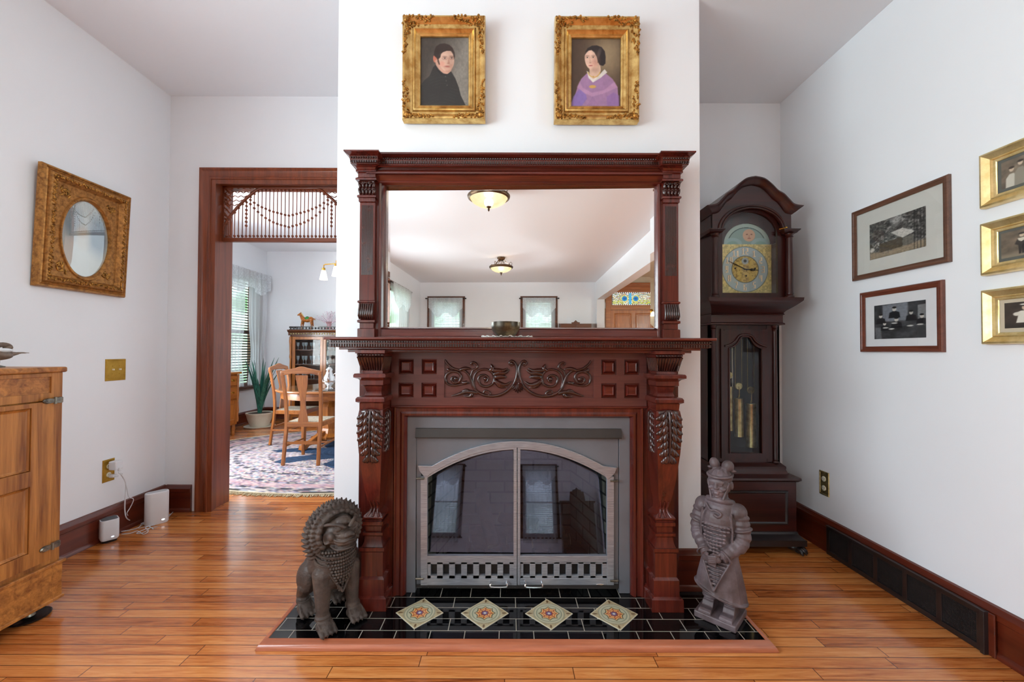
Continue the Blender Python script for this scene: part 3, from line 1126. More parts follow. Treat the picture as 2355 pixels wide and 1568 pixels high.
PCX = 1191.0
scrolls = [
    ([(926, 222), (945, 250), (985, 282), (1030, 296), (1065, 300), (1098, 325), (1122, 372), (1140, 425), (1172, 462), (1225, 486), (1290, 492), (1350, 478), (1400, 448), (1440, 405), (1462, 350), (1466, 290), (1448, 240), (1425, 228), (1410, 245), (1425, 262), (1440, 250)], .0042, .0062),
    ([(1112, 392), (1050, 404), (985, 412), (942, 396), (930, 360), (944, 325), (985, 306), (1030, 318), (1046, 352), (1030, 385), (995, 392), (975, 372), (985, 350), (1008, 352), (1006, 368)], .0035, .0060),
    ([(1152, 440), (1140, 390), (1150, 335), (1182, 300), (1230, 290), (1275, 312), (1296, 355), (1284, 398), (1240, 420), (1196, 410), (1176, 372), (1190, 340), (1225, 334), (1250, 355), (1242, 384), (1220, 386)], .0036, .0058),
    ([(1118, 345), (1135, 300), (1168, 278), (1158, 248), (1135, 238), (1122, 250), (1136, 262)], .0032, .0050),
    ([(1262, 300), (1282, 280), (1268, 250)], .0050, .0010),
    ([(1290, 330), (1330, 318), (1375, 318), (1412, 292)], .0060, .0010),
    ([(1280, 296), (1320, 300), (1360, 300), (1398, 282)], .0060, .0010),
    ([(1300, 350), (1345, 345), (1392, 350)], .0065, .0012),
    ([(1298, 375), (1330, 398), (1380, 408), (1425, 380)], .0065, .0014),
    ([(1310, 395), (1345, 420), (1392, 425)], .0050, .0012),
    ([(1170, 470), (1120, 460), (1075, 462), (1020, 480), (975, 490)], .0050, .0010),
    ([(1120, 462), (1085, 448), (1045, 462)], .0040, .0010),
    ([(1130, 470), (1115, 492), (1065, 490)], .0045, .0010),
    ([(1215, 470), (1225, 452), (1252, 458), (1262, 478), (1240, 490), (1222, 480)], .0035, .0050),
    ([(1040, 296), (1070, 286), (1100, 284), (1128, 290)], .0045, .0012),
    ([(945, 285), (960, 300), (1000, 300)], .0040, .0012),
    ([(1095, 385), (1075, 392), (1050, 388)], .0040, .0012),
]
b = MB()
for pts, r0, r1 in scrolls:
    P = catmull([cp(x, y) for x, y in pts], 7)
    n = len(P)
    if r1 < .002:
        rad = [max(.0012, 1.55 * r0 * math.sin(math.pi * min(1, .25 + .75 * i / (n - 1))) + .0012) for i in range(n)]
    else:
        rad = [max(.0028, lerp(r0, r1, math.sin(math.pi * i / (n - 1)))) for i in range(n)]
    for mir in (0, 1):
        Q = [Vector((2 * on_y(PCX, 870, YB).x - p.x, p.y, p.z)) if mir else p for p in P]
        b.tube(Q, [q_ * 1.25 for q_ in rad], 8)
pc = on_y(PCX, 870, YB).x
zf = cp(0, 395).z
for k in range(-4, 5):     # shell at the centre
    a = k * .27
    L = .042 - .003 * abs(k)
    b.ell((pc + math.sin(a) * L * .62, YB - .010, zf + .006 - math.cos(a) * L * .62), (.0062, .011, L * .66), Matrix.Rotation(a, 3, 'Y').transposed() if False else Matrix.Rotation(-a, 3, 'Y'), 8, 8)
for x, y, r in ((1008, 362, .011), (1228, 362, .010), (1425, 246, .008)):
    for mir in (0, 1):
        p = cp(x, y)
        b.ell((2 * pc - p.x if mir else p.x, p.y, p.z), (r, .009, r), None, 12, 8)
o = b.build('scroll_carving', M['carved'], car, smooth=60)


# shelf with dentil rows
def ledge(b, hw, yf, z0, z1, yb=2.128):
    b.box(MC - hw, MC + hw, yf, yb, z0, z1)


shw = on_y(1650, 780, 1.87).x - MC
b = MB()
ledge(b, shw, 1.870, SHZ - .0125, SHZ)
b.build('mantel_shelf', M['mahogx'], mantel, smooth=0, bevel=.004, seg=3)
b = MB()
ledge(b, shw - .022, 1.893, SHZ - .047, SHZ - .013)
ledge(b, shw - .05, 1.925, SHZ - .058, SHZ - .046)
ledge(b, shw - .08, 1.955, SHZ - .070, SHZ - .057)
b.build('bed_molding', M['mahogx'], mantel, smooth=0, bevel=.003)
b = MB()
pitch = .0118
hw = shw - .022
n = int(hw * 2 / pitch)
for i in range(n):
    x = MC - hw + (i + .5) * 2 * hw / n
    b.box(x - .0034, x + .0034, 1.887, 1.894, SHZ - .045, SHZ - .031)
    b.box(x - .0038, x + .0038, 1.884, 1.894, SHZ - .026, SHZ - .018)
n2 = int((2.12 - 1.893) / pitch)
for i in range(n2):
    y = 1.893 + (i + .5) * pitch
    for sx in (-1, 1):
        xx = MC + sx * hw
        b.box(xx, xx + sx * .007, y - .0034, y + .0034, SHZ - .045, SHZ - .031)
        b.box(xx, xx + sx * .009, y - .0038, y + .0038, SHZ - .026, SHZ - .018)
b.build('dentil_molding', M['carved'], mantel, smooth=0)


def acanthus(b, cx, zt, zb, hwf, yff, rows=7, lob=.010, seed=1):
    """carved leaf hanging down: overlapping broad lobes each side of a ridged midrib"""
    rnd = random.Random(seed)
    H_ = zt - zb
    for i in range(10):      # solid heart of the leaf
        t = i / 9
        z = lerp(zt - .006, zb + .012, t)
        w = hwf(z) * (.88 - .42 * t ** 2)
        b.ell((cx, yff(z) + .002, z), (w, .009, H_ * .075), None, 12, 8)
    b.tube([(cx, yff(lerp(zt, zb, i / 13)) - .010, lerp(zt, zb, i / 13)) for i in range(14)], [lerp(.0055, .003, i / 13) for i in range(14)], 8)
    for sx in (-1, 1):
        for r in range(rows):
            t = (r + .35) / rows
            z0 = lerp(zt, zb, t)
            w = hwf(z0) * (1 - .55 * t ** 3)
            for q, (f, ln, th) in enumerate(((.36, .26, .010), (.68, .21, .0085), (.90, .14, .0065))):
                zz = z0 - H_ * (.02 + .025 * q)
                ang = sx * (.35 + .28 * q - .2 * t)
                b.ell((cx + sx * w * f, yff(zz) - .004 + .002 * q, zz), (lob * (1.0 - .16 * q) * rnd.uniform(.9, 1.1), th, H_ * ln * .42), Matrix.Rotation(-ang, 3, 'Y'), 8, 8)


colp = [(805, 34, 1.90), (812, 34, 1.90), (814, 31, 1.91), (850, 23, 1.945), (857, 23, 1.94), (859, 35, 1.90), (862, 37, 1.895), (868, 37, 1.895), (871, 30, 1.92), (875, 26, 1.93), (885, 26, 1.93), (888, 20, 1.95), (900, 17, 1.96), (909, 20, 1.95), (913, 30, 1.91), (917, 33, 1.905), (924, 33, 1.905), (927, 27, 1.925), (941, 26, 1.93), (943, 27, 1.922), (960, 29, 1.912), (1000, 28.5, 1.908), (1040, 26, 1.914), (1080, 22.5, 1.928), (1120, 18.5, 1.948), (1150, 14, 1.968), (1165, 11, 1.985), (1175, 12, 1.982), (1184, 20, 1.965), (1190, 23, 1.958), (1193, 23, 1.958), (1195, 19, 1.968), (1199, 19, 1.968), (1200, 23, 1.958), (1208, 23, 1.958), (1210, 18, 1.97), (1222, 18, 1.97), (1225, 23, 1.958), (1231, 23, 1.958), (1233, 18, 1.968), (1246, 20, 1.965), (1258, 24, 1.958), (1260, 28, 1.948), (1268, 28, 1.948), (1270, 24.5, 1.955), (1325, 24.5, 1.955), (1333, 29, 1.945), (1370, 29, 1.945), (1374, 33, 1.938), (1378, 36, 1.932)]
cxl, cxr = on_y(853, 1300, 1.955).x, on_y(1529, 1300, 1.955).x
off = (cxr - cxl) / 2
ppm = lambda Y: F / Y
base_prof = [(zy(y, Y, 853), h / ppm(Y), Y) for y, h, Y in colp]
base_prof.append((HZ + .0008, 36.5 / ppm(1.93), 1.930))


def interp(prof, z, k):
    for a, c in zip(prof, prof[1:]):
        if c[0] <= z <= a[0]:
            t = (a[0] - z) / (a[0] - c[0] + 1e-9)
            return lerp(a[k], c[k], t)
    return prof[0][k] if z > prof[0][0] else prof[-1][k]


for sx in (-1, 1):
    cx = MC + sx * off
    b = MB()
    b.stack(cx, base_prof, YB + .001)
    col = b.build('column', M['mahog'], mantel, smooth=25)
    hwf = lambda z: interp(base_prof, z, 1)
    yff = lambda z: interp(base_prof, z, 2)
    b = MB()
    acanthus(b, cx, zy(946, 1.91, 853), zy(1062, 1.91, 853), hwf, yff, 7, .0125)
    # leaf on both returns of the column
    for s2 in (-1, 1):
        s0 = len(b.v)
        bb = MB()
        acanthus(bb, 0, zy(950, 1.91, 853), zy(1045, 1.91, 853), lambda z: .045, lambda z: 0.0, 6, .009)
        vs = [(cx + s2 * (interp(base_prof, z, 1) - y * 1.0), 1.99 + x, z) for x, y, z in bb.v]
        b.add(vs, bb.f)
    b.build('acanthus_leaf', M['carved'], col, smooth=60)
    b = MB()   # fluted bell of the capital
    zt, zb = zy(820, 1.91, 853), zy(851, 1.945, 853)
    for k in range(9):
        u = (k - 4) / 4
        P = [(cx + u * interp(base_prof, lerp(zt, zb, t), 1) * .93, interp(base_prof, lerp(zt, zb, t), 2) - .002 - .006 * (1 - t), lerp(zt, zb, t)) for t in (0, .25, .5, .75, 1)]
        b.tube(P, [.0085, .008, .0068, .0055, .0042], 7)
        p = P[0]
        b.ell((p[0], p[1] - .001, p[2] + .008), (.0075, .007, .005), None, 8, 6)
    for k in range(7):
        for s2 in (-1, 1):
            y = 1.92 + k * .018
            b.tube([(cx + s2 * (interp(base_prof, zt, 1)), y, zt), (cx + s2 * interp(base_prof, zb, 1), y + .01, zb)], [.008, .004], 6)
    b.build('fluted_capital', M['carved'], col, smooth=60)
    b = MB()   # ribbed foot of the console
    zt, zb = zy(1150, 1.97, 853), zy(1188, 1.96, 853)
    for u in (-.7, 0, .7):
        b.tube([(cx + u * interp(base_prof, z, 1) * .9, interp(base_prof, z, 2) - .001, z) for z in [lerp(zt, zb, i / 6) for i in range(7)]], [.003, .004, .0045, .0045, .005, .006, .0065], 7)
    b.build('ribbed_foot', M['mahog'], col, smooth=60)

# ------------------------------------------------------------------ overmantel with mirror
over = empty('overmantel', (MC, 2.08, SHZ), 'tall mahogany framed mirror with dark pilasters standing on the mantel shelf', 'overmantel mirror')
YG = 2.070
pl = on_y(846, 560, 2.035).x
pr = on_y(1541, 560, 2.035).x
poff = (pr - pl) / 2
PC = (pl + pr) / 2
capp = [(344, 41, 1.93), (347, 41, 1.93), (352, 37.5, 1.945), (358, 33, 1.962), (376, 31, 1.97), (378, 28, 1.98), (384, 23, 1.995), (389, 21, 2.0), (391, 23.5, 1.998), (394, 23.5, 1.998), (396, 20, 2.01), (407, 20, 2.01), (409, 24, 1.998), (413, 24, 1.998), (415, 18, 2.018), (447, 18, 2.018), (449, 21.5, 2.008), (453, 21.5, 2.008), (455, 19, 2.016), (463, 19, 2.016), (466, 17.5, 2.026), (690, 17.5, 2.026), (692, 20, 2.016), (695, 20, 2.016), (697, 17.5, 2.022), (720, 17.5, 2.015), (733, 15, 2.030), (736, 20, 2.016), (741, 20, 2.016), (743, 16, 2.026), (754, 16, 2.026), (756, 19.5, 2.016), (760, 19.5, 2.016), (774, 19.5, 2.016)]
cprof = [(zy(y, Y, 846), h / ppm(Y), Y) for y, h, Y in capp]
cprof[-1] = (SHZ + .0005, cprof[-1][1], cprof[-1][2])
ent = [(350, 1.985), (354, 1.985), (360, 2.0), (361, 2.010), (380, 2.010), (382, 1.998), (384, 2.002), (385, 2.022), (391, 2.026), (392, 2.012), (395, 2.004), (399, 2.004), (402, 2.014), (403, 2.022), (416, 2.036), (417, 2.032), (420, 2.034), (426.5, 2.052), (427, 2.075)]
pts = [(Y, on_y(1190, y + 0.5, Y).z) for y, Y in ent]
pts += [(2.128, pts[-1][1]), (2.128, pts[0][1])]
b = MB(); b.prism(pts, PC - poff, PC + poff, 'yz')
b.build('cornice', M['mahogx'], over, smooth=30)
b = MB()
z1_, z2_ = on_y(1190, 362, 2.01).z, on_y(1190, 380, 2.01).z
L = 2 * poff - .08
n = int(L / .0118)
for i in range(n):
    x = PC - L / 2 + (i + .5) * L / n
    b.ell((x, 2.008, lerp(z1_, z2_, .22)), (.0045, .006, .006), None, 8, 6)
    b.box(x - .0036, x + .0036, 2.003, 2.011, lerp(z1_, z2_, .55), lerp(z1_, z2_, .9))
b.build('bead_row', M['carved'], over, smooth=40)
for sx in (-1, 1):
    b = MB()
    for k in range(11):
        x = PC + sx * poff + (k - 5) * .0118
        b.ell((x, 1.962, zy(362, 1.963, 846)), (.0045, .006, .005), None, 8, 6)
        b.box(x - .0036, x + .0036, 1.957, 1.968, zy(374, 1.965, 846), zy(369, 1.965, 846))
    b.build('bead_row', M['carved'], over, smooth=40)
gx0, gx1 = on_y(885.5, 600, YG).x, on_y(1504, 600, YG).x
gz0, gz1 = on_y(1190, 753, YG).z, on_y(1190, 427, YG).z
for sx in (-1, 1):
    cx = PC + sx * poff
    b = MB(); b.stack(cx, cprof, 2.126)
    p = b.build('pilaster', M['mahog'], over, smooth=25)
    b = MB()     # leafy capital
    zt, zb = zy(417, 2.018, 846), zy(446, 2.018, 846)
    hw = 18 / ppm(2.018)
    for r in range(2):
        for k in range(5):
            x = cx + (k - 2) * hw * .45
            z = lerp(zt, zb, .35 + .5 * r)
            b.ell((x, 2.012, z), (.0065, .009, .014), Matrix.Rotation(.15 * (k - 2), 3, 'Y'), 8, 8)
            b.ell((x, 2.006, z + .011), (.006, .006, .004), None, 8, 6)
    for s2 in (-1, 1):
        sp = [(cx + s2 * hw * (.55 + .5 * math.cos(a) * (1 - a / 9)), 2.008, zt - .012 + .010 * math.sin(a) * (1 - a / 9)) for a in [i * .5 for i in range(14)]]
        b.tube(sp, .0035, 6)
        b.ell((cx + s2 * hw * .95, 2.02, zb + .02), (.006, .014, .016), None, 8, 8)
    b.build('leaf_capital', M['carved'], p, smooth=60)
    b = MB()     # reeded sunk panel
    zt, zb = zy(472, 2.026, 846), zy(632, 2.026, 846)
    for k in range(11):
        x = cx + (k - 5) * .0052
        b.tube([(x, 2.0265, zb), (x, 2.0265, zt)], .0025, 6)
    b.build('reeded_panel', M['carved'], p, smooth=60)
    b = MB()     # fluted console low on the pilaster
    zt, zb = zy(698, 2.016, 846), zy(733, 2.02, 846)
    for k in range(7):
        x = cx + (k - 3) * .0105
        b.tube([(x, 2.020, zt), (x, 2.010, lerp(zt, zb, .4)), (x, 2.006, lerp(zt, zb, .8)), (x, 2.016, zb)], [.004, .005, .0062, .004], 7)
    b.build('fluted_console', M['carved'], p, smooth=60)
    b = MB()     # stile between pilaster and glass
    e0, e1 = (cx + .02, gx0) if sx < 0 else (cx - .02, gx1)
    dx = (e1 - e0)
    b.prism([(e0, 2.126), (e0, 2.044), (e0 + dx * .55, 2.044), (e0 + dx * .62, 2.038), (e0 + dx * .8, 2.040), (e0 + dx, 2.060), (e0 + dx, 2.126)], SHZ + .001, gz1 + .01, 'xy')
    b.build('stile', M['mahog'], over, smooth=30)
b = MB()
b.prism([(2.126, SHZ + .001), (2.030, SHZ + .001), (2.030, SHZ + .008), (2.044, SHZ + .012), (2.048, gz0 - .012), (2.042, gz0 - .008), (2.060, gz0), (2.126, gz0)], gx0 - .02, gx1 + .02, 'yz')
b.build('bottom_rail', M['mahogx'], over, smooth=30)
# mirror: flat field and a bevelled border, the whole glass turned a degree
gw, gh = gx1 - gx0 + .01, gz1 - gz0 + .01
b = MB()
bv, bd = .026, .0006
b.rings([[(-gw / 2 + t, y, -gh / 2 + t), (gw / 2 - t, y, -gh / 2 + t), (gw / 2 - t, y, gh / 2 - t), (-gw / 2 + t, y, gh / 2 - t)] for t, y in ((0, .004), (0, bd), (bv, 0))])
mg = b.build('mirror_glass', M['mirror'], over, local=True, smooth=0)
mg.location = Vector(((gx0 + gx1) / 2, 2.075, (gz0 + gz1) / 2)) - ORG[over]
mg.rotation_euler = (0, 0, -0.017)

# bowl and doily on the shelf
bc = on_y(1163, 760, 1.95)
bw = 33 / ppm(1.95)
tag(MB().lathe([(bw * .02, .004), (bw * .50, .0), (bw * .72, .012), (bw * .95, .035), (bw * 1.0, .055), (bw * .985, .072), (bw * .95, .073), (bw * .93, .055), (bw * .85, .03), (bw * .5, .01), (.001, .008)], (bc.x, 1.95, SHZ + .0025), 40).build('bowl', M['bowl'], smooth=60),
    'small round patinated bronze bowl on a lace doily on the mantel shelf', 'bowl')
b = MB()
n = 120
rs = []
for k, rr in enumerate((.03, .05, .075, .1)):
    ring = []
    for i in range(n):
        a = 2 * math.pi * i / n
        wv = math.sin(a * 17 + math.sin(a * 3)) * (.0055 if k == 3 else (.003 if k == 2 else 0))
        ring.append((on_y(1166, 760, 1.95).x + (rr * 1.22) * math.cos(a), 1.95 + rr * .74 * math.sin(a), SHZ + .0012 + abs(wv) + (wv * .4 + .002 if k == 3 else 0)))
    rs.append(ring)
b.rings(rs, cap=False)
b.add(rs[0], [tuple(range(n))])
o = b.build('doily', M['doily'], smooth=180)
so = o.modifiers.new('thickness', 'SOLIDIFY'); so.thickness = .0008; so.offset = 0
tag(o, 'ruffled white lace doily under the bronze bowl', 'doily')

# ------------------------------------------------------------------ fireplace insert
ins = empty('fireplace_insert', (MC, 2.09, HZ), 'gunmetal grey gas fireplace insert with arched glass doors', 'fireplace')
YI = 2.080
ip = lambda x, y, Y=YI: (on_y(x, y, Y).x, on_y(x, y, Y).z)
b = MB()
iz0 = HZ + .001
X = lambda p: on_y(p, 1200, YI).x
Z = lambda p: on_y(1190, p, YI).z
x0, x1 = IX0, IX1
b.prism([(x0, iz0), (x0, IZ1), (x1, IZ1), (x1, iz0), (X(1424), iz0), (X(1424), Z(985)), (X(956), Z(985)), (X(956), iz0)], YI, YI + .03)
b.build('surround_plate', M['gun'], ins, smooth=0, bevel=.0015)
b = MB()
b.prism([(YI + .02, Z(985)), (YI - .004, Z(985)), (YI - .018, Z(1004)), (YI - .018, Z(1007)), (YI + .02, Z(1007))], X(955), X(1428), 'yz')
b.build('hood_strip', M['gundark'], ins, smooth=0, bevel=.001)
# arched face panel
AX = 1190.0
outer = [(x, 1013 + 57 * ((x - AX) / 196) ** 2) for x in np.linspace(994, 1386, 33)]
inner = [(x, 1030 + 65 * ((x - 1189) / 206) ** 2) for x in np.linspace(983, 1395, 33)]
face = [(957.5, 1350), (957.5, 1008), (1422.5, 1008), (1422.5, 1350), (1412, 1350), (1412, 1080), (1386, 1072)] + [(x, y) for x, y in reversed(outer)] + [(968, 1070), (968, 1350)]
b = MB(); b.prism([ip(x, y) for x, y in face], YI + .006, YI + .02)
b.build('face_panel', M['gun'], ins, smooth=0)
b = MB()
b.prism([ip(x, y) for x, y in [(957.5, 1350), (957.5, 1344), (1422.5, 1344), (1422.5, 1353)]], YI + .0, YI + .02)
b.build('sill_strip', M['gundark'], ins, smooth=0)
b = MB()
band = [(962, 1070), (966, 1082), (976, 1094), (984, 1099)]
band_o = [(962, 1069)] + outer + [(1418, 1073)]
band_i = [(984, 1099), (985, 1094)] + [(x, 1028 + 65 * ((x - 1189) / 206) ** 2) for x in np.linspace(990, 1388, 31)] + [(1393, 1097)]
poly = band + [p for p in band_i[1:]] + [(1395, 1101), (1404, 1096), (1413, 1086), (1418, 1074)] + list(reversed(outer)) + [(962, 1069)]
b.prism([ip(x, y) for x, y in poly], YI - .012, YI + .02)
b.build('arch_band', M['steel'], ins, smooth=0, bevel=.003)
for sx in (-1, 1):
    xo, xi = (968.5, 983.5) if sx < 0 else (1411, 1395)
    xc0, xc1 = (1188.7, 1181) if sx < 0 else (1190.3, 1196.5)
    top_o = lambda x: 1020 + 65 * ((x - 1189) / 206) ** 2
    top_i = lambda x: 1031 + 65 * ((x - 1189) / 206) ** 2
    xs = np.linspace(xi, xc1, 21)
    door = empty_like = bpy.data.objects.new('glass_door', None)
    b = MB()
    # stile, arched top, meeting stile, bottom rail
    b.prism([ip(x, y) for x, y in [(xo, 1343), (xo, 1095), (xi, 1093), (xi, 1278), (xi, 1343)]], YI - .010, YI + .012)
    b.prism([ip(x, y) for x, y in [(xc0, 1343), (xc0, top_o(xc0)), (xc1, top_o(xc1)), (xc1, 1343)]], YI - .010, YI + .012)
    b.prism([ip(x, top_i(x) + 1.5) for x in xs] + [ip(x, top_o(x)) for x in reversed(xs)], YI - .009, YI + .012)
    b.prism([ip(x, y) for x, y in [(xi, 1276), (xc1, 1276), (xc1, 1291), (xi, 1291)]], YI - .009, YI + .012)
    b.prism([ip(x, y) for x, y in [(xi, 1328), (xc1, 1328), (xc1, 1343), (xi, 1343)]], YI - .009, YI + .012)
    s_x = 991.0 if sx < 0 else 1203.6
    edges = [xi] + [v for k in range(7) for v in (s_x + 27.7 * k, s_x + 27.7 * k + 14.5)] + [xc1]
    if sx > 0:
        edges[0], edges[-1] = xc1, xi
    for k in range(0, len(edges), 2):
        b.prism([ip(x, y) for x, y in [(edges[k], 1291), (edges[k + 1], 1291), (edges[k + 1], 1328), (edges[k], 1328)]], YI - .006, YI + .012)
    for y0, y1 in ((1291, 1295.5), (1322, 1328)):
        b.prism([ip(x, y) for x, y in [(xi, y0), (xc1, y0), (xc1, y1), (xi, y1)]], YI - .006, YI + .012)
    d = b.build('glass_door', M['steel'], ins, smooth=0, bevel=.0018)
    # louver backing
    b = MB(); b.prism([ip(x, y) for x, y in [(xi, 1288), (xc1, 1288), (xc1, 1330), (xi, 1330)]], YI + .0125, YI + .016)
    b.build('vent_backing', M['black'], d, smooth=0)
    # smoked pane leaning back
    b = MB()
    tl = math.tan(math.radians(14.2))
    zb_ = Z(1277)
    q = [ip(x, min(1277, top_i(x))) for x in xs] + [ip(xc1, 1277), ip(xi, 1277)]
    b.rings([[(px_, YI + .016 + (pz - zb_) * tl + -(px_ - MC) * .0175 + .010 + dd, pz) for px_, pz in q] for dd in (0, .004)])
    b.build('smoked_glass', M['fireglass'], d, smooth=0)
    # handle
    hx = (1129.5, 1166) if sx < 0 else (1208.5, 1246)
    z = Z(1334)
    P = [(X(hx[0]), YI - .008, z), (X(hx[0]), YI - .026, z - .004), (X(hx[0] + 2), YI - .032, z - .016), (X(hx[1] - 2), YI - .032, z - .016), (X(hx[1]), YI - .026, z - .004), (X(hx[1]), YI - .008, z)]
    MB().tube(catmull(P, 4), .0045, 8).build('handle', M['chrome'], d)
    for yy in ((1099, 1328) if sx < 0 else (1103, 1331)):
        hxp = (958, 976) if sx < 0 else (1402, 1420)
        b = MB(); b.tube([(X(hxp[0]), YI - .014, Z(yy)), (X(hxp[1]), YI - .014, Z(yy))], .0055, 10)
        b.tube([(X(sum(hxp) / 2), YI - .014, Z(yy)), (X(sum(hxp) / 2), YI + .004, Z(yy))], .004, 8)
        b.build('hinge', M['pewter'], d)
b = MB(); b.ell((X(1379), YI - .010, Z(1341)), (.020, .002, .0045), None, 16, 8)
b.build('badge', M['chrome'], ins)

# firebox lining: brick back and splayed brick sides
m = NT('firebox_brick')
bt = m.n('ShaderNodeTexBrick')
v = m.coord()
sp_ = m.n('ShaderNodeSeparateXYZ'); m.put(sp_.inputs[0], v)
cb = m.n('ShaderNodeCombineXYZ'); m.put(cb.inputs[0], sp_.outputs[0]); m.put(cb.inputs[1], sp_.outputs[2])
m.put(bt.inputs['Vector'], cb.outputs[0])
bt.inputs['Scale'].default_value = 1
bt.inputs['Brick Width'].default_value = .19
bt.inputs['Row Height'].default_value = .072
bt.inputs['Mortar Size'].default_value = .006
bt.inputs['Color1'].default_value = srgb(176, 178, 166)
bt.inputs['Color2'].default_value = srgb(132, 134, 124)
bt.inputs['Mortar'].default_value = srgb(58, 58, 54)
nn = m.noise(v, 30, 5, .7)
m.bump(m.math('ADD', m.math('MULTIPLY', bt.outputs['Fac'], -1.5), m.math('MULTIPLY', nn, .8)), .8, .008)
M['firebrick'] = m.set(m.mix(.45, bt.outputs['Color'], m.ramp(nn, [(.35, srgb(60, 58, 52)), (.65, srgb(200, 200, 186))]), 'MULTIPLY'), .9)
fb = empty('firebox', (MC, 2.4, HZ), 'grey brick lined firebox behind the smoked glass doors', 'firebox')
fx0, fx1 = FBX0 + .004, FBX1 - .004
pb0, pb1 = Vector((MC - .36, 2.72, 0)), Vector((MC + .36, 2.72, 0))
f0, f1 = Vector((fx0 + .006, 2.14, 0)), Vector((fx1 - .006, 2.14, 0))
zt = FBZ - .004
for a_, c_, nm in ((f0, pb0, 'brick_side'), (pb0, pb1, 'brick_back'), (pb1, f1, 'brick_side')):
    d_ = c_ - a_
    b = MB(); b.box(0, d_.length, 0, .012, 0, zt - HZ)
    o = b.build(nm, M['firebrick'], fb, local=True, smooth=0)
    o.location = Vector((a_.x, a_.y, HZ)) - ORG[fb]
    o.rotation_euler = (0, 0, math.atan2(d_.y, d_.x))
b = MB(); b.prism([(f0.x, f0.y), (f1.x, f1.y), (pb1.x, pb1.y), (pb0.x, pb0.y)], .006, HZ + .012, 'xy')
b.build('burner_floor', M['blackiron'], fb, smooth=0)
b = MB(); b.prism([(f0.x, f0.y), (f1.x, f1.y), (pb1.x, pb1.y), (pb0.x, pb0.y)], zt - .012, zt, 'xy')
b.build('firebox_top', M['blackiron'], fb, smooth=0)
m = NT('charred_bark')
n1 = m.noise(m.mapping(m.coord(), (20, 20, 20)), 1.5, 6, .7)
m.bump(n1, 1.0, .01)
M['bark'] = m.set(m.ramp(n1, [(.35, srgb(46, 36, 30)), (.65, srgb(128, 100, 78))]), .9)
M['logend'] = plain('pale_log_end', (196, 178, 140), .85, vary=.15, scale=30)
gr_ = empty('fire_grate', (MC, 2.40, HZ + .012), 'black iron grate and burner tray under the fireplace logs', 'grate')
b = MB()
b.box(MC - .30, MC + .30, 2.32, 2.50, HZ + .0122, HZ + .07)
b.build('burner_tray', M['blackiron'], gr_, smooth=0, bevel=.004)
for k in range(7):
    x = MC - .27 + k * .09
    b = MB(); b.tube([(x, 2.30, HZ + .018), (x, 2.30, HZ + .12), (x, 2.31, HZ + .075), (x, 2.52, HZ + .075)], .006, 6)
    b.build('grate_bar', M['blackiron'], gr_)


def log(p0, p1, r, lab, r2=None):
    b = MB()
    p0, p1 = Vector(p0), Vector(p1)
    P = [p0.lerp(p1, i / 8) + Vector((0, 0, .006 * math.sin(i * 1.7))) for i in range(9)]
    b.tube(P, [lerp(r, r2 or r, i / 8) * (1 + .07 * math.sin(i * 2.3)) for i in range(9)], 14)
    lo = min(v[2] for v in b.v)
    root = empty('fire_log', ((p0.x + p1.x) / 2, (p0.y + p1.y) / 2, lo), lab, 'log', 'ceramic logs in the fireplace')
    b.build('bark', M['bark'], root)
    for p, q in ((p0, p1), (p1, p0)):
        d = (p - q).normalized()
        MB().tube([p, p + d * .003], r * .9, 14).build('cut_end', M['logend'], root)


lz = HZ + .082
log((MC - .28, 2.46, lz + .045), (MC + .28, 2.48, lz + .045), .045, 'long charred log lying at the back of the grate')
log((MC - .25, 2.36, lz + .04), (MC - .06, 2.36, lz + .04), .038, 'short charred log at the left front of the grate')
log((MC + .09, 2.36, lz + .045), (MC + .30, 2.37, lz + .045), .043, 'thick short charred log at the right front of the grate')
log((MC - .135, 2.26, lz + .07), (MC - .22, 2.48, lz + .30), .034, 'charred log leaning upright with a pale cut end facing out', .04)
log((MC + .12, 2.42, lz + .12), (MC - .10, 2.50, lz + .13), .034, 'charred log lying crosswise on top of the back log')

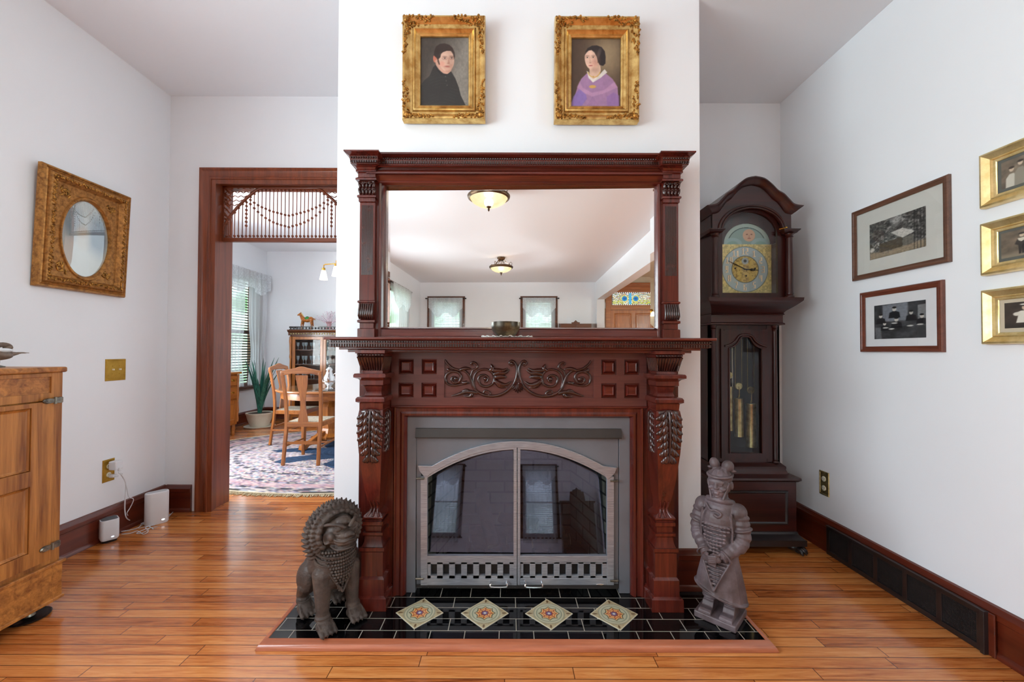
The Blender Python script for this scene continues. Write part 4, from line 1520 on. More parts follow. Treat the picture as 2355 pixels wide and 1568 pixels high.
# ------------------------------------------------------------------ pictures on the walls
def man(a, gx, gz):
    X0, Y0 = 262, 268
    a.x, a.y = a.x + X0, a.y + Y0
    n = fbm(gx, gz, 9, 5)
    g = np.clip((a.x - 330) / 330 + (a.y - 450) / 900, 0, 1)[:, None]
    a.c = (np.array([[62, 54, 47]]) * (1 - g) + np.array([[128, 122, 114]]) * g) / 255
    a.c *= (1 + .22 * (fbm(gx, gz * 1, 30, 8)[:, None] - .5))
    a.fill(a.ell(395, 452, 18, 36, .2), (190, 112, 88))
    a.fill(a.poly([(395, 470), (404, 510), (430, 545), (460, 575), (510, 600), (548, 560), (560, 500), (470, 430)], 8), (196, 150, 130))
    a.fill(a.ell(505, 468, 72, 98, .08, -.06), (206, 168, 148))
    a.fill(a.poly([(470, 520), (500, 572), (530, 576), (560, 540), (574, 480), (560, 500)], 14) * .45, (170, 120, 100))
    a.fill(a.ell(462, 500, 26, 24, .9) * .55, (216, 142, 122))
    a.fill(a.poly([(383, 424), (387, 385), (405, 345), (440, 322), (485, 317), (530, 330), (562, 358), (580, 398), (584, 436), (574, 458), (568, 412), (548, 384), (505, 384), (470, 396), (452, 412), (446, 440), (424, 462), (412, 450)], 7), (44, 30, 24))
    a.fill(a.poly([(418, 445), (430, 462), (442, 505), (432, 508), (418, 478)], 6) * .85, (58, 40, 32))
    for ex, ey in ((487, 450), (553, 448)):
        a.fill(a.ell(ex, ey - 2, 24, 14, 1.2) * .45, (150, 104, 88)); a.fill(a.ell(ex, ey, 14, 5, .6) * .8, (206, 184, 172)); a.fill(a.ell(ex + 1, ey - 1, 6, 5.5, .5), (48, 34, 30)); a.fill(a.ell(ex, ey - 6, 16, 2.2, .8) * .8, (74, 48, 40))
        a.fill(a.ell(ex, ey - 17, 21, 3.5, 1.0, .05) * .7, (76, 52, 42))
        a.fill(a.ell(ex, ey + 10, 17, 4, .9) * .35, (150, 100, 84))
    a.fill(a.poly([(524, 445), (536, 490), (522, 498), (514, 492)], 7) * .5, (164, 112, 92))
    a.fill(a.ell(522, 495, 14, 4, .8) * .55, (140, 84, 68))
    a.fill(a.ell(512, 523, 24, 5.5, .8, .08), (160, 88, 80)); a.fill(a.ell(540, 470, 34, 90, 1.2) * .22, (120, 78, 62)); a.fill(a.ell(500, 420, 46, 20, 1.2) * .3, (228, 192, 172)); a.fill(a.ell(512, 545, 24, 10, 1.2) * .3, (226, 184, 164))
    a.fill(a.poly([(262, 872), (262, 690), (290, 650), (345, 605), (378, 530), (400, 508), (420, 545), (470, 590), (510, 592), (548, 566), (590, 632), (622, 712), (640, 780), (688, 872)], 6), (38, 36, 34))
    a.fill(a.poly([(398, 512), (430, 552), (475, 586), (520, 590), (500, 604), (455, 600), (415, 560)], 6) * .8, (24, 22, 22))
    for i, (px, py) in enumerate(((495, 612), (502, 650), (510, 690))):
        a.fill(a.ell(px, py, 6, 6, .5) * .7, (84, 80, 76))
    a.fill((np.abs(np.sin((a.y + 20 * np.sin(a.x / 60)) / 9)) > .96).astype(float) * (a.y > 610) * (n > .45) * .14, (84, 80, 74))
    a.c *= (1 + .10 * (n[:, None] - .5))


def lady(a, gx, gz):
    a.x, a.y = a.x + 1655, a.y + 280
    g = np.exp(-(((a.x - 1990) / 170) ** 2 + ((a.y - 420) / 230) ** 2))[:, None]
    a.c = (np.array([[70, 52, 40]]) * (1 - g) + np.array([[150, 130, 100]]) * g) / 255
    a.fill(a.poly([(1642, 888), (1690, 780), (1710, 715), (1745, 640), (1800, 588), (1860, 660), (1910, 640), (1975, 588), (2040, 640), (2088, 715), (2100, 888)], 7), (158, 120, 158))
    a.fill(a.poly([(1642, 888), (1672, 800), (1730, 730), (1790, 780), (1800, 820), (1750, 888)], 9) * .75, (126, 104, 176))
    a.fill(a.poly([(1990, 888), (1985, 800), (2050, 760), (2105, 790), (2105, 888)], 9) * .6, (138, 102, 166))
    a.fill(a.poly([(1705, 715), (1780, 770), (1850, 800), (1960, 770), (2088, 715), (2060, 665), (1960, 740), (1850, 765), (1760, 720), (1730, 660)], 12) * .45, (206, 158, 192))
    for k in range(7):
        a.fill(a.poly([(1855, 800), (1800 + k * 18, 888), (1806 + k * 18, 888)], 5) * .35, (120, 80, 130))
    a.fill(a.poly([(1822, 520), (1826, 640), (1855, 668), (1915, 610), (1930, 560), (1920, 490)], 6), (216, 182, 160))
    a.fill(a.poly([(1796, 568), (1815, 632), (1856, 672), (1925, 632), (1990, 580), (1965, 552), (1940, 575), (1900, 622), (1858, 642), (1832, 622), (1818, 580)], 7) * .9, (226, 220, 214))
    a.fill(a.ell(1838, 455, 60, 100, .08, -.08), (222, 184, 164))
    a.fill(a.ell(1870, 495, 28, 32, .9) * .5, (214, 150, 134))
    a.fill(a.poly([(1778, 425), (1784, 392), (1804, 362), (1846, 340), (1890, 337), (1935, 352), (1966, 390), (1974, 440), (1972, 500), (1950, 522), (1918, 514), (1902, 486), (1890, 440), (1868, 402), (1842, 380), (1815, 384), (1794, 404)], 7), (36, 28, 28))
    a.fill(a.ell(1915, 400, 16, 44, .9, .3) * .4, (110, 100, 98))
    for ex, ey in ((1803, 447), (1858, 445)):
        a.fill(a.ell(ex, ey - 2, 22, 13, 1.2) * .4, (176, 130, 112)); a.fill(a.ell(ex, ey, 13, 5, .6) * .8, (222, 202, 190)); a.fill(a.ell(ex - 1, ey - 1, 6, 5.5, .5), (54, 40, 34)); a.fill(a.ell(ex, ey - 6, 15, 2.2, .8) * .7, (96, 66, 54))
        a.fill(a.ell(ex, ey - 17, 19, 3, 1.0) * .55, (100, 74, 60))
    a.fill(a.poly([(1826, 448), (1818, 492), (1834, 498), (1838, 485)], 7) * .4, (176, 128, 108))
    a.fill(a.ell(1830, 495, 12, 4, .8) * .5, (150, 96, 82))
    a.fill(a.ell(1834, 520, 18, 5.5, .8), (178, 98, 94)); a.fill(a.ell(1885, 480, 30, 80, 1.3) * .3, (166, 118, 98)); a.fill(a.ell(1830, 405, 34, 16, 1.2) * .35, (238, 206, 188)); a.fill(a.ell(1870, 560, 36, 20, 1.2) * .35, (160, 116, 98))
    t = np.hypot((a.x - 1865) / 55, (a.y - 575) / 48)
    a.fill((np.abs(t - 1) < .10) * (a.y > 575) * .8, (206, 168, 92))
    a.fill(a.ell(1860, 622, 7, 8, .5), (200, 160, 84))
    a.fill(a.ell(1853, 710, 32, 14, .5), (206, 160, 84))
    a.c *= (1 + .12 * (fbm(gx, gz, 18, 11)[:, None] - .5))


GPROF = [(0, 0), (0, .040), (.004, .050), (.012, .052), (.020, .046), (.036, .030), (.050, .026), (.056, .034), (.062, .036), (.066, .030), (.078, .022), (.082, .024), (.090, .018), (.092, .012)]


def interp_d(prof, t):
    for (t0, d0), (t1, d1) in zip(prof, prof[1:]):
        if t0 <= t <= t1 and t1 > t0:
            return lerp(d0, d1, (t - t0) / (t1 - t0))
    return prof[-1][1]


def gilt_portrait(x0, y0, x1, y1, paint, units, lab, seed):
    p0, p1 = on_y(x0, y1, YC - .06), on_y(x1, y0, YC - .06)
    w, h = p1.x - p0.x, p1.z - p0.z
    r = empty('framed_portrait', ((p0.x + p1.x) / 2, YC - .012, p0.z), lab, 'framed painting', None)
    # hung from the top edge, leaning out a little
    r.rotation_euler = (math.radians(1.3), 0, 0)
    k = (w * .29) / .092 / 1.38
    prof = [(t * k, d * .95) for t, d in GPROF]
    b = MB(); b.frame(-w / 2, w / 2, 0, h, prof, 0)
    f = b.build('gilded_frame', M['gilt'], r, local=True, smooth=28)
    rnd = random.Random(seed)
    it = prof[-1][0]
    for cx, cz, sx, sz in ((-w / 2, 0, 1, 1), (w / 2, 0, -1, 1), (-w / 2, h, 1, -1), (w / 2, h, -1, -1)):
        b = MB()   # pierced leaf work at the corner
        for arm in (0, 1):
            L = (w if arm == 0 else h) * .36
            for q in range(34):
                t = (q / 34) ** 1.1
                l = L * t
                wd = .044 * (1 - .70 * t)
                u, v_ = .010 + l, .006 + rnd.uniform(0, wd)
                if arm: u, v_ = v_, u
                px_, pz_ = cx + sx * u, cz + sz * v_
                dd = interp_d(prof, min(u, v_)) + .002 + .003 * rnd.random()
                a_ = rnd.uniform(0, 6.28)
                P = catmull([(px_ + .011 * s_ * math.cos(a_ + s_ * 2.2), -dd, pz_ + .011 * s_ * math.sin(a_ + s_ * 2.2)) for s_ in (-.9, -.45, 0, .45, .9)], 2)
                b.tube(P, [.0032 * (.45 + .75 * math.sin(math.pi * i_ / (len(P) - 1))) for i_ in range(len(P))], 6)
        b.ell((cx + sx * .022, -.050, cz + sz * .022), (.014, .008, .014), None, 10, 8)
        b.build('corner_ornament', M['giltorn'], f, local=True, smooth=60)
    b = MB()   # beaded sight edge
    e = it * .93
    for side in range(4):
        L = (w if side < 2 else h) - 2 * e
        n = int(L / .0055)
        for i in range(n):
            s_ = e + L * (i + .5) / n
            x, z = ((-w / 2 + s_, e) if side == 0 else (-w / 2 + s_, h - e) if side == 1 else (-w / 2 + e, s_) if side == 2 else (w / 2 - e, s_))
            b.ell((x, -.0185, z), .0024, None, 6, 4)
    b.build('beaded_edge', M['gilt'], f, local=True, smooth=60)
    b = MB(); b.box(-w / 2 + it - .01, w / 2 - it + .01, -.008, -.002, it - .01, h - it + .01)
    c = b.build('canvas', M['brownframe'], r, local=True, smooth=0)
    sheet('painting', w - 2 * it, h - 2 * it, 150, 200, paint, M['oil'], c, units, (-w / 2 + it, -.0090, it))
    return r


gilt_portrait(924, 37.5, 1116.5, 272.5, man, (450, 604), 'gilt framed oil portrait of a dark-haired man in a black coat', 1)
gilt_portrait(1275.5, 39.5, 1471, 275, lady, (455, 608), 'gilt framed oil portrait of a dark-haired woman in a lilac dress', 2)


def side_root(name, side, px0, px1, pyc, off, lab, cat, group=None, lean=0.0):
    """thing hanging on a side wall between two pixel columns; local x runs left to right as seen"""
    Xw = XL + off if side == 'L' else XR - off
    ya, yb = on_x(px0, pyc, Xw).y, on_x(px1, pyc, Xw).y
    r = empty(name, (Xw - (off if side == 'L' else -off), (ya + yb) / 2, 0), lab, cat, group)
    r.rotation_euler = (0, 0, math.pi / 2 if side == 'L' else -math.pi / 2)
    return r, abs(yb - ya), Xw


def wall_z(side, px, py, off):
    return on_x(px, py, XL + off if side == 'L' else XR - off).z


def picture(side, px0, px1, zt, zb, off, lab, fmat, prof, mat_w, matmat, paint, units, rough='print', group=None, n=(120, 90), w=None, inner=None, mw2=None):
    r, w_, Xw = side_root('framed_photograph', side, px0, px1, (600 if side == 'R' else 500), off, lab, 'framed photograph', group)
    if w:   # runs out of the frame: width given
        r.location.y = on_x(px0, 600, Xw).y - w / 2
        w_ = w
    h = zt - zb
    r.location.z = zb
    b = MB(); b.frame(-w_ / 2, w_ / 2, 0, h, prof, -.001)
    b.build('frame', fmat, r, local=True, smooth=28)
    t = prof[-1][0]; dd = prof[-1][1] * .55 + .002
    b = MB(); b.box(-w_ / 2 + t - .004, w_ / 2 - t + .004, -dd, -.0015, t - .004, h - t + .004)
    mo = b.build('mount', matmat, r, local=True, smooth=0)
    mwl, mwt, mwb = mat_w
    sheet('photograph', w_ - 2 * t - 2 * mwl, h - 2 * t - mwt - mwb, n[0], n[1], paint, M['print'], mo, units, (-w_ / 2 + t + mwl, -dd - .0008, t + mwb))
    b = MB(); b.box(-w_ / 2 + t - .002, w_ / 2 - t + .002, -dd - .0045, -dd - .003, t - .002, h - t + .002)
    b.build('glass', M['picglass'], r, local=True, smooth=0)
    return r


def house(a, gx, gz):
    n = fbm(gx, gz, 12, 21, 4); n2 = fbm(gx, gz, 34, 23, 2)
    v = 40 + 90 * n * n2 * 2.2
    a.c = np.stack([v, v * .98, v * .95], 1) / 255
    a.fill(a.ell(.50, .10, .09, .16, .8) * .7, (176, 174, 170))
    a.fill(a.poly([(0, .80), (.35, .86), (1, .80), (1, 1), (0, 1)], .05), (150, 134, 112))
    a.fill(a.poly([(.20, .62), (.60, .60), (.62, .84), (.20, .86)], .02), (84, 74, 62))
    a.fill(a.poly([(.62, .62), (.80, .60), (.80, .82), (.62, .84)], .02), (110, 106, 98))
    a.fill(a.poly([(.40, .40), (.62, .36), (.83, .54), (.62, .62)], .015), (196, 192, 184))
    a.fill(a.ell(.05, .74, .05, .06, .5), (196, 190, 180))
    a.fill(((gx > .80) & (np.abs(np.sin(gx * 60)) > .85)).astype(float) * .4, (20, 20, 20))
    a.c *= (.85 + .3 * n2[:, None])


def group_photo(a, gx, gz):
    n = fbm(gx, gz, 8, 31, 3)
    v = 36 + 50 * n
    a.c = np.stack([v, v * 1.02, v * 1.06], 1) / 255
    a.fill(a.poly([(.18, .02), (.68, .0), (.68, .5), (.18, .5)], .04), (122, 126, 134))
    a.fill(a.poly([(.70, .0), (.86, .0), (.86, .6), (.70, .6)], .03) * .6, (60, 62, 66))
    a.fill(a.poly([(.86, .12), (1, .10), (1, .48), (.86, .5)], .02) * .7, (150, 152, 154))
    for cx, cy, s_ in ((.42, .16, .05), (.14, .33, .045), (.74, .30, .045), (.46, .46, .05), (.93, .42, .045), (.22, .56, .04)):
        a.fill(a.poly([(cx - s_ * 2.3, cy + s_ * 5), (cx - s_ * 1.9, cy + s_ * 1.9), (cx, cy + s_ * .9), (cx + s_ * 1.9, cy + s_ * 1.9), (cx + s_ * 2.3, cy + s_ * 5)], .02), (26, 26, 30))
        a.fill(a.ell(cx, cy, s_ * .8, s_ * 1.25, .3), (198, 192, 184))
        a.fill(a.ell(cx, cy - s_ * .9, s_ * .85, s_ * .6, .4), (30, 28, 28))
    for cx, cy in ((.36, .72), (.42, .56), (.72, .66), (.90, .64), (.24, .68)):
        a.fill(a.ell(cx, cy, .06, .02, .6), (196, 194, 188))
    a.fill(a.poly([(.02, .66), (.14, .66), (.16, 1), (.04, 1)], .02) * .5, (140, 142, 146))
    a.c *= (.9 + .2 * fbm(gx, gz, 30, 33, 2)[:, None])


def mask_fig(a, gx, gz, figs, bgc, floor):
    n = fbm(gx, gz, 6, 41, 3)
    a.c = np.ones((len(gx), 3)) * np.array(bgc) / 255 * (.75 + .5 * n[:, None])
    a.fill(np.clip((a.y - .78) / .15, 0, 1), floor)
    for f in figs:
        f(a)


def wedding(a, gx, gz):
    def fg(a):
        for cx, cy, dress in ((.24, .36, (206, 200, 186)), (.44, .22, (150, 142, 128)), (.66, .34, (196, 190, 176)), (.82, .24, (70, 64, 58))):
            a.fill(a.poly([(cx - .14, 1), (cx - .13, cy + .30), (cx - .05, cy + .16), (cx + .05, cy + .16), (cx + .13, cy + .30), (cx + .15, 1)], .03), dress)
            a.fill(a.ell(cx, cy, .055, .085, .3), (206, 184, 160))
            a.fill(a.ell(cx, cy - .065, .065, .045, .4), (64, 52, 42))
    mask_fig(a, gx, gz, [fg], (124, 110, 94), (96, 84, 70))


def boy(a, gx, gz):
    def fg(a):
        a.fill(a.poly([(.30, .52), (.36, .34), (.44, .28), (.54, .32), (.62, .50), (.54, .56), (.36, .58)], .03), (58, 52, 48))
        a.fill(a.poly([(.36, .32), (.54, .30), (.50, .42), (.44, .46), (.38, .40)], .02), (216, 208, 190))
        a.fill(a.poly([(.37, .56), (.54, .56), (.52, .72), (.49, .92), (.45, .92), (.45, .72), (.43, .92), (.39, .92), (.38, .7)], .02), (48, 44, 42))
        a.fill(a.ell(.45, .22, .05, .07, .3), (210, 190, 166)); a.fill(a.ell(.45, .15, .065, .035, .4), (60, 50, 44))
    mask_fig(a, gx, gz, [fg], (116, 102, 86), (140, 128, 108))


def girl(a, gx, gz):
    def fg(a):
        a.fill(a.poly([(.28, .80), (.33, .52), (.30, .40), (.40, .34), (.58, .34), (.68, .42), (.64, .54), (.70, .80)], .03), (226, 220, 208))
        a.fill(a.ell(.30, .46, .09, .07, .4), (220, 214, 200)); a.fill(a.ell(.68, .46, .09, .07, .4), (220, 214, 200))
        a.fill(a.ell(.49, .22, .07, .10, .3), (206, 180, 156)); a.fill(a.ell(.49, .13, .085, .05, .4), (62, 50, 44))
        a.fill(a.ell(.49, .10, .12, .025, .5), (230, 226, 216))
    mask_fig(a, gx, gz, [fg], (66, 54, 46), (44, 36, 30))


WP = [(0, 0), (0, .014), (.004, .019), (.012, .019), (.017, .015), (.024, .013), (.029, .010)]
zt1 = (wall_z('R', 1960, 487, .02) + wall_z('R', 2181, 400, .02)) / 2
zb1 = (wall_z('R', 1960, 645, .02) + wall_z('R', 2181, 604, .02)) / 2
M['matboard'] = plain('grey_white_mount_board', (206, 205, 198), .8, vary=.01)
M['matwhite'] = plain('white_mount_board', (226, 226, 228), .8, vary=.01)
M['matgreen'] = plain('grey_green_mount', (96, 98, 92), .8, vary=.03)
M['matcream'] = plain('cream_mount', (206, 192, 168), .8, vary=.02)
picture('R', 1958, 2181, zt1, zb1, .02, 'large brown framed photograph of a pale house roof among dark trees', M['brownframe'], WP, (.080, .078, .070), M['matboard'], house, (1, 1))
zt2 = (wall_z('R', 1976, 674, .02) + wall_z('R', 2163, 643, .02)) / 2
zb2 = (wall_z('R', 1976, 808, .02) + wall_z('R', 2163, 811, .02)) / 2
picture('R', 1975, 2164, zt2, zb2, .02, 'red-brown framed photograph of a dark-dressed family group in a white mount', M['redframe'], [(t * 1.05, d) for t, d in WP], (.052, .052, .040), M['matwhite'], group_photo, (1, 1))
GP = [(0, 0), (0, .022), (.003, .030), (.010, .032), (.016, .026), (.030, .016), (.034, .018), (.038, .012), (.044, .010), (.048, .006)]
for (y0, y1, lab, fm, mm, pf, mw) in (
        (357, 481, 'gilt framed photograph of a seated family in pale clothes, uppermost at the right edge', M['goldbrown'], M['matgreen'], wedding, (.012, .012, .012)),
        (515, 635, 'gilt framed photograph of a boy in a white collar, middle one at right edge', M['goldbrown'], M['matgreen'], boy, (.008, .010, .012)),
        (668, 792, 'gilt framed photograph of a girl in a white dress, lowest at the right edge', M['goldbrown'], M['matcream'], girl, (.016, .014, .016))):
    rr = picture('R', 2256, 2355, wall_z('R', 2256, y0, .025), wall_z('R', 2256, y1, .025), .025, lab, M['paleglt'], GP, mw, mm, pf, (1, 1), w=.262, n=(80, 70), group=None)

# ------------------------------------------------------------------ oval picture in a square gesso frame, left wall
r, w, Xw = side_root('oval_picture', 'L', 89, 295, 530, .045, 'square bronze-gold ornate frame with an oval glazed picture on the left wall', 'framed picture')
zt, zb = wall_z('L', 100, 371, .06), wall_z('L', 78, 655, .035)
h = zt - zb
r.location = (XL + .004, r.location.y, zb)
r.rotation_euler = (math.radians(2.4), 0, math.pi / 2)
b = MB()
b.frame(-w / 2, w / 2, 0, h, [(0, 0), (0, .022), (.006, .034), (.014, .036), (.018, .030), (.024, .034), (.030, .030), (.036, .044), (.052, .050), (.064, .040), (.074, .022), (.080, .018)], 0)
f = b.build('gesso_frame', M['goldbrown'], r, local=True, smooth=28)
b = MB()
rnd = random.Random(7)
for side in range(4):
    L = (w if side < 2 else h) - .09
    n = int(L / .018)
    for i in range(n):
        s_ = .045 + L * (i + .5) / n
        x, z = ((-w / 2 + s_, .052) if side == 0 else (-w / 2 + s_, h - .052) if side == 1 else (-w / 2 + .052, s_) if side == 2 else (w / 2 - .052, s_))
        for q in range(3):
            ang = rnd.uniform(0, 3.14)
            b.ell((x + rnd.uniform(-.007, .007), -.048 - .004 * rnd.random(), z + rnd.uniform(-.007, .007)), (.010, .005, .0042), Matrix.Rotation(ang, 3, 'Y'), 7, 5)
b.build('leaf_molding', M['giltorn'], f, local=True, smooth=60)
rx, rz = w * .268, h * .335
cz = h * .475
n = 64
b = MB()
oval = [(rx * math.cos(2 * math.pi * i / n), cz + rz * math.sin(2 * math.pi * i / n)) for i in range(n)]
hw, hh = w / 2 - .072, h / 2 - .072
rect = []
for i in range(n):
    a = 2 * math.pi * i / n
    c_, s_ = math.cos(a), math.sin(a)
    k = min(hw / abs(c_) if abs(c_) > 1e-6 else 9, hh / abs(s_) if abs(s_) > 1e-6 else 9)
    rect.append((k * c_, h / 2 + k * s_))
b.rings([[(x, -.022, z) for x, z in rect], [(x * 1.12, -.022, cz + (z - cz) * 1.12) for x, z in oval], [(x * 1.09, -.030, cz + (z - cz) * 1.09) for x, z in oval], [(x * 1.04, -.030, cz + (z - cz) * 1.04) for x, z in oval], [(x, -.018, z) for x, z in oval], [(x, -.006, z) for x, z in oval]], cap=False)
b.build('oval_mat', M['goldbrown'], r, local=True, smooth=28)
for sx, sz in ((-1, -1), (1, -1), (-1, 1), (1, 1)):
    b = MB()
    for q in range(14):
        ang = rnd.uniform(0, 3.14)
        b.ell((sx * (hw - .035 - rnd.uniform(0, .05)), -.024, h / 2 + sz * (hh - .03 - rnd.uniform(0, .05))), (.016, .005, .005), Matrix.Rotation(ang, 3, 'Y'), 7, 5)
    b.build('corner_spray', M['giltorn'], r, local=True, smooth=60)


def cherub(a, gx, gz):
    n = fbm(gx, gz, 5, 51, 4)
    a.c = np.ones((len(gx), 3)) * np.array([206, 212, 206]) / 255 * (.92 + .16 * n[:, None])
    a.fill(a.ell(.78, .42, .22, .26, .8) * .8, (110, 140, 160))
    a.fill(a.ell(.22, .30, .20, .20, .9) * .7, (124, 150, 164))
    a.fill(a.ell(.46, .52, .15, .13, .7) * .55, (226, 208, 186))
    a.fill(a.ell(.44, .40, .12, .08, .9) * .4, (172, 140, 110))
    a.fill(a.ell(.5, .80, .4, .2, .8) * .6, (222, 220, 208))


sheet('print', rx * 2.02, rz * 2.02, 60, 80, cherub, M['print'], r, (1, 1), (-rx * 1.01, -.008, cz - rz * 1.01), mask=lambda u, v: (u - .5) ** 2 + (v - .5) ** 2 < .255)
M['convex'] = glass('bright_convex_glass', (.85, .9, .9), .22, .015, 1.0)
b = MB()
rs = [[(x * k, -.012 - .010 * (1 - k * k), cz + (z - cz) * k) for x, z in oval] for k in (1.0, .85, .65, .4, .15)]
b.rings(rs, cap=False); b.add(rs[-1], [tuple(range(n))])
b.build('domed_glass', M['convex'], r, local=True, smooth=180)

# ------------------------------------------------------------------ switches, outlets, network gear on the left wall
def plate(side, px0, px1, py0, py1, lab, cat, name, mat):
    r, w, Xw = side_root(name, side, px0, px1, (py0 + py1) / 2, .006, lab, cat)
    pm = (px0 + px1) / 2
    zt, zb = wall_z(side, pm, py0, .006), wall_z(side, pm, py1, .006)
    h = zt - zb
    r.location.z = zb
    MB().frame(-w / 2, w / 2, 0, h, [(0, 0.0005), (0, .002), (.003, .005), (.009, .0052), (.011, .0038), (.014, .0038)], 0)
    b = MB(); b.frame(-w / 2, w / 2, 0, h, [(0, 0.0005), (0, .002), (.003, .0055), (.009, .0058), (.011, .0036), (.014, .0036)], 0)
    b.box(-w / 2 + .013, w / 2 - .013, -.0038, -.0005, .013, h - .013)
    b.build('plate', mat, r, local=True, smooth=0)
    return r, w, h


M['ambrass'] = gold('lacquered_brass_plate', (164, 124, 34), (196, 156, 62), .35, 10, .02, .6)
r, w, h = plate('L', 243.5, 290, 825.5, 875, 'brass double switch plate with two white toggles on the left wall', 'light switch', 'light_switch', M['ambrass'])
for sx in (-1, 1):
    b = MB(); b.box(sx * w * .17 - .004, sx * w * .17 + .004, -.016, -.0038, h / 2 - .002, h / 2 + .008)
    b.build('toggle', M['ivory'], r, local=True, smooth=0, bevel=.001)
    for zz in (h * .32, h * .68):
        b = MB(); b.lathe([(.001, -.0052), (.0025, -.005), (.0028, -.0037)], (sx * w * .17, 0, zz), 10, 'y')
        b.build('screw', M['brass'], r, local=True)


def outlet(r, w, h, n=2):
    for zz in (h * .31, h * .69)[:n]:
        b = MB()
        b.lathe([(.0165, -.0037), (.0165, -.006), (.0145, -.0068), (.001, -.0068)], (0, 0, zz), 20, 'y')
        o = b.build('receptacle', M['ivory'], r, local=True, smooth=30)
        b = MB(); b.box(-.007, -.0045, -.0072, -.0066, zz - .001, zz + .008); b.box(.0045, .007, -.0072, -.0066, zz - .001, zz + .006); b.box(-.002, .002, -.0072, -.0066, zz - .010, zz - .006)
        b.build('slots', M['black'], o, local=True, smooth=0)


r, w, h = plate('L', 237, 264.5, 1056, 1107, 'brass outlet plate with a white charger plugged in above the baseboard', 'outlet', 'wall_outlet', M['ambrass'])
outlet(r, w, h)
ol = r.location.copy()
ch = empty('power_adapter', (XL + .0125, ol.y + .012, ol.z + h * .52), 'white cube power adapter plugged into the left wall outlet', 'power adapter', rotz=math.pi / 2)
b = MB(); b.box(-.026, .030, -.050, 0, 0, .058); b.build('body', M['white'], ch, local=True, smooth=0, bevel=.006, seg=3)
b = MB(); b.box(-.008, .008, -.058, -.044, -.012, .012); b.build('cable_collar', M['white'], ch, local=True, smooth=0, bevel=.003)
ch2 = empty('power_plug', (XL + .0125, ol.y + .002, ol.z + h * .18), 'flat white plug below the power adapter in the left outlet', 'plug', rotz=math.pi / 2)
b = MB(); b.box(-.012, .014, -.030, 0, 0, .020); b.build('body', M['white'], ch2, local=True, smooth=0, bevel=.004, seg=3)
b = MB(); b.tube([(.002, -.028, .01), (.006, -.05, .008)], [.006, .0035], 8); b.build('strain_relief', M['white'], ch2, local=True)

r, w, h = plate('R', 1883, 1905.5, 1084, 1139, 'antique brass outlet plate on the right wall beside the clock', 'outlet', 'wall_outlet', M['oldbrass'])
outlet(r, w, h)

# router tower standing behind, small mesh unit in front
pr = on_z(360, 1203, 0)
pa, pb = on_z(338, 1208, 0), on_z(386, 1196, 0)
rt = empty('router', (pr.x, pr.y, 0), 'tall white rounded router standing by the baseboard near the doorway', 'router', rotz=math.atan2(pb.y - pa.y, pb.x - pa.x))
hr = on_y(352, 1130, pr.y).z
L = (pb - pa).length * 1.0
b = MB()
def rrect(wx, wy, r_, n=6):
    out = []
    for cx, cy, a0 in ((wx - r_, wy - r_, 0), (-wx + r_, wy - r_, 90), (-wx + r_, -wy + r_, 180), (wx - r_, -wy + r_, 270)):
        for i in range(n + 1):
            a = math.radians(a0 + 90 * i / n)
            out.append((cx + r_ * math.cos(a), cy + r_ * math.sin(a)))
    return out
b.rings([[(x * k, y * k, z) for x, y in rrect(L / 2 + .01, .036, .034)] for k, z in ((.94, .001), (1, .008), (1, hr - .008), (.97, hr - .002), (.92, hr))])
body = b.build('housing', M['white'], rt, local=True, smooth=50)
b = MB(); b.rings([[(x * .84, y * .72, z) for x, y in rrect(L / 2 + .01, .036, .034)] for z in (hr - .0005, hr + .0012)])
b.build('top_vent', plain('pale_grey_vent', (196, 198, 202), .5), rt, local=True)
b = MB(); b.ell((.030, -.0362, .028), (.010, .0015, .006), None, 12, 6)
b.build('status_light', emit('white_indicator', (255, 255, 255), 1.6), rt, local=True)

pm_ = on_z(250, 1243, 0)
me_ = empty('mesh_router', (pm_.x, pm_.y, 0), 'small white cube network unit with dark top on the floor by the baseboard', 'network unit', rotz=math.radians(52))
hm = on_y(250, 1192, pm_.y).z
b = MB()
b.rings([[(x * k, y * k, z) for x, y in rrect(.046, .046, .020)] for k, z in ((.86, .014), (.97, .022), (1, .03), (1, hm - .006), (.97, hm))])
b.build('housing', M['white'], me_, local=True, smooth=50)
b = MB(); b.rings([[(x * k, y * k, z) for x, y in rrect(.046, .046, .020)] for k, z in ((.80, .0008), (.84, .014))])
b.build('foot', M['black'], me_, local=True)
b = MB(); b.rings([[(x * .86, y * .86, z) for x, y in rrect(.046, .046, .020)] for z in (hm - .001, hm + .001)])
b.build('top_grille', M['greymesh'], me_, local=True)
b = MB(); b.ell((.012, -.0465, .036), (.008, .0015, .004), None, 12, 6)
b.build('status_light', emit('white_indicator_small', (235, 240, 255), 1.6), me_, local=True)


def cable(pts, rr, lab, name='cable'):
    P = catmull([Vector(p) for p in pts], 7)
    o = MB().tube(P, rr, 7).build(name, M['white'], smooth=180)
    tag(o, lab, 'cable')


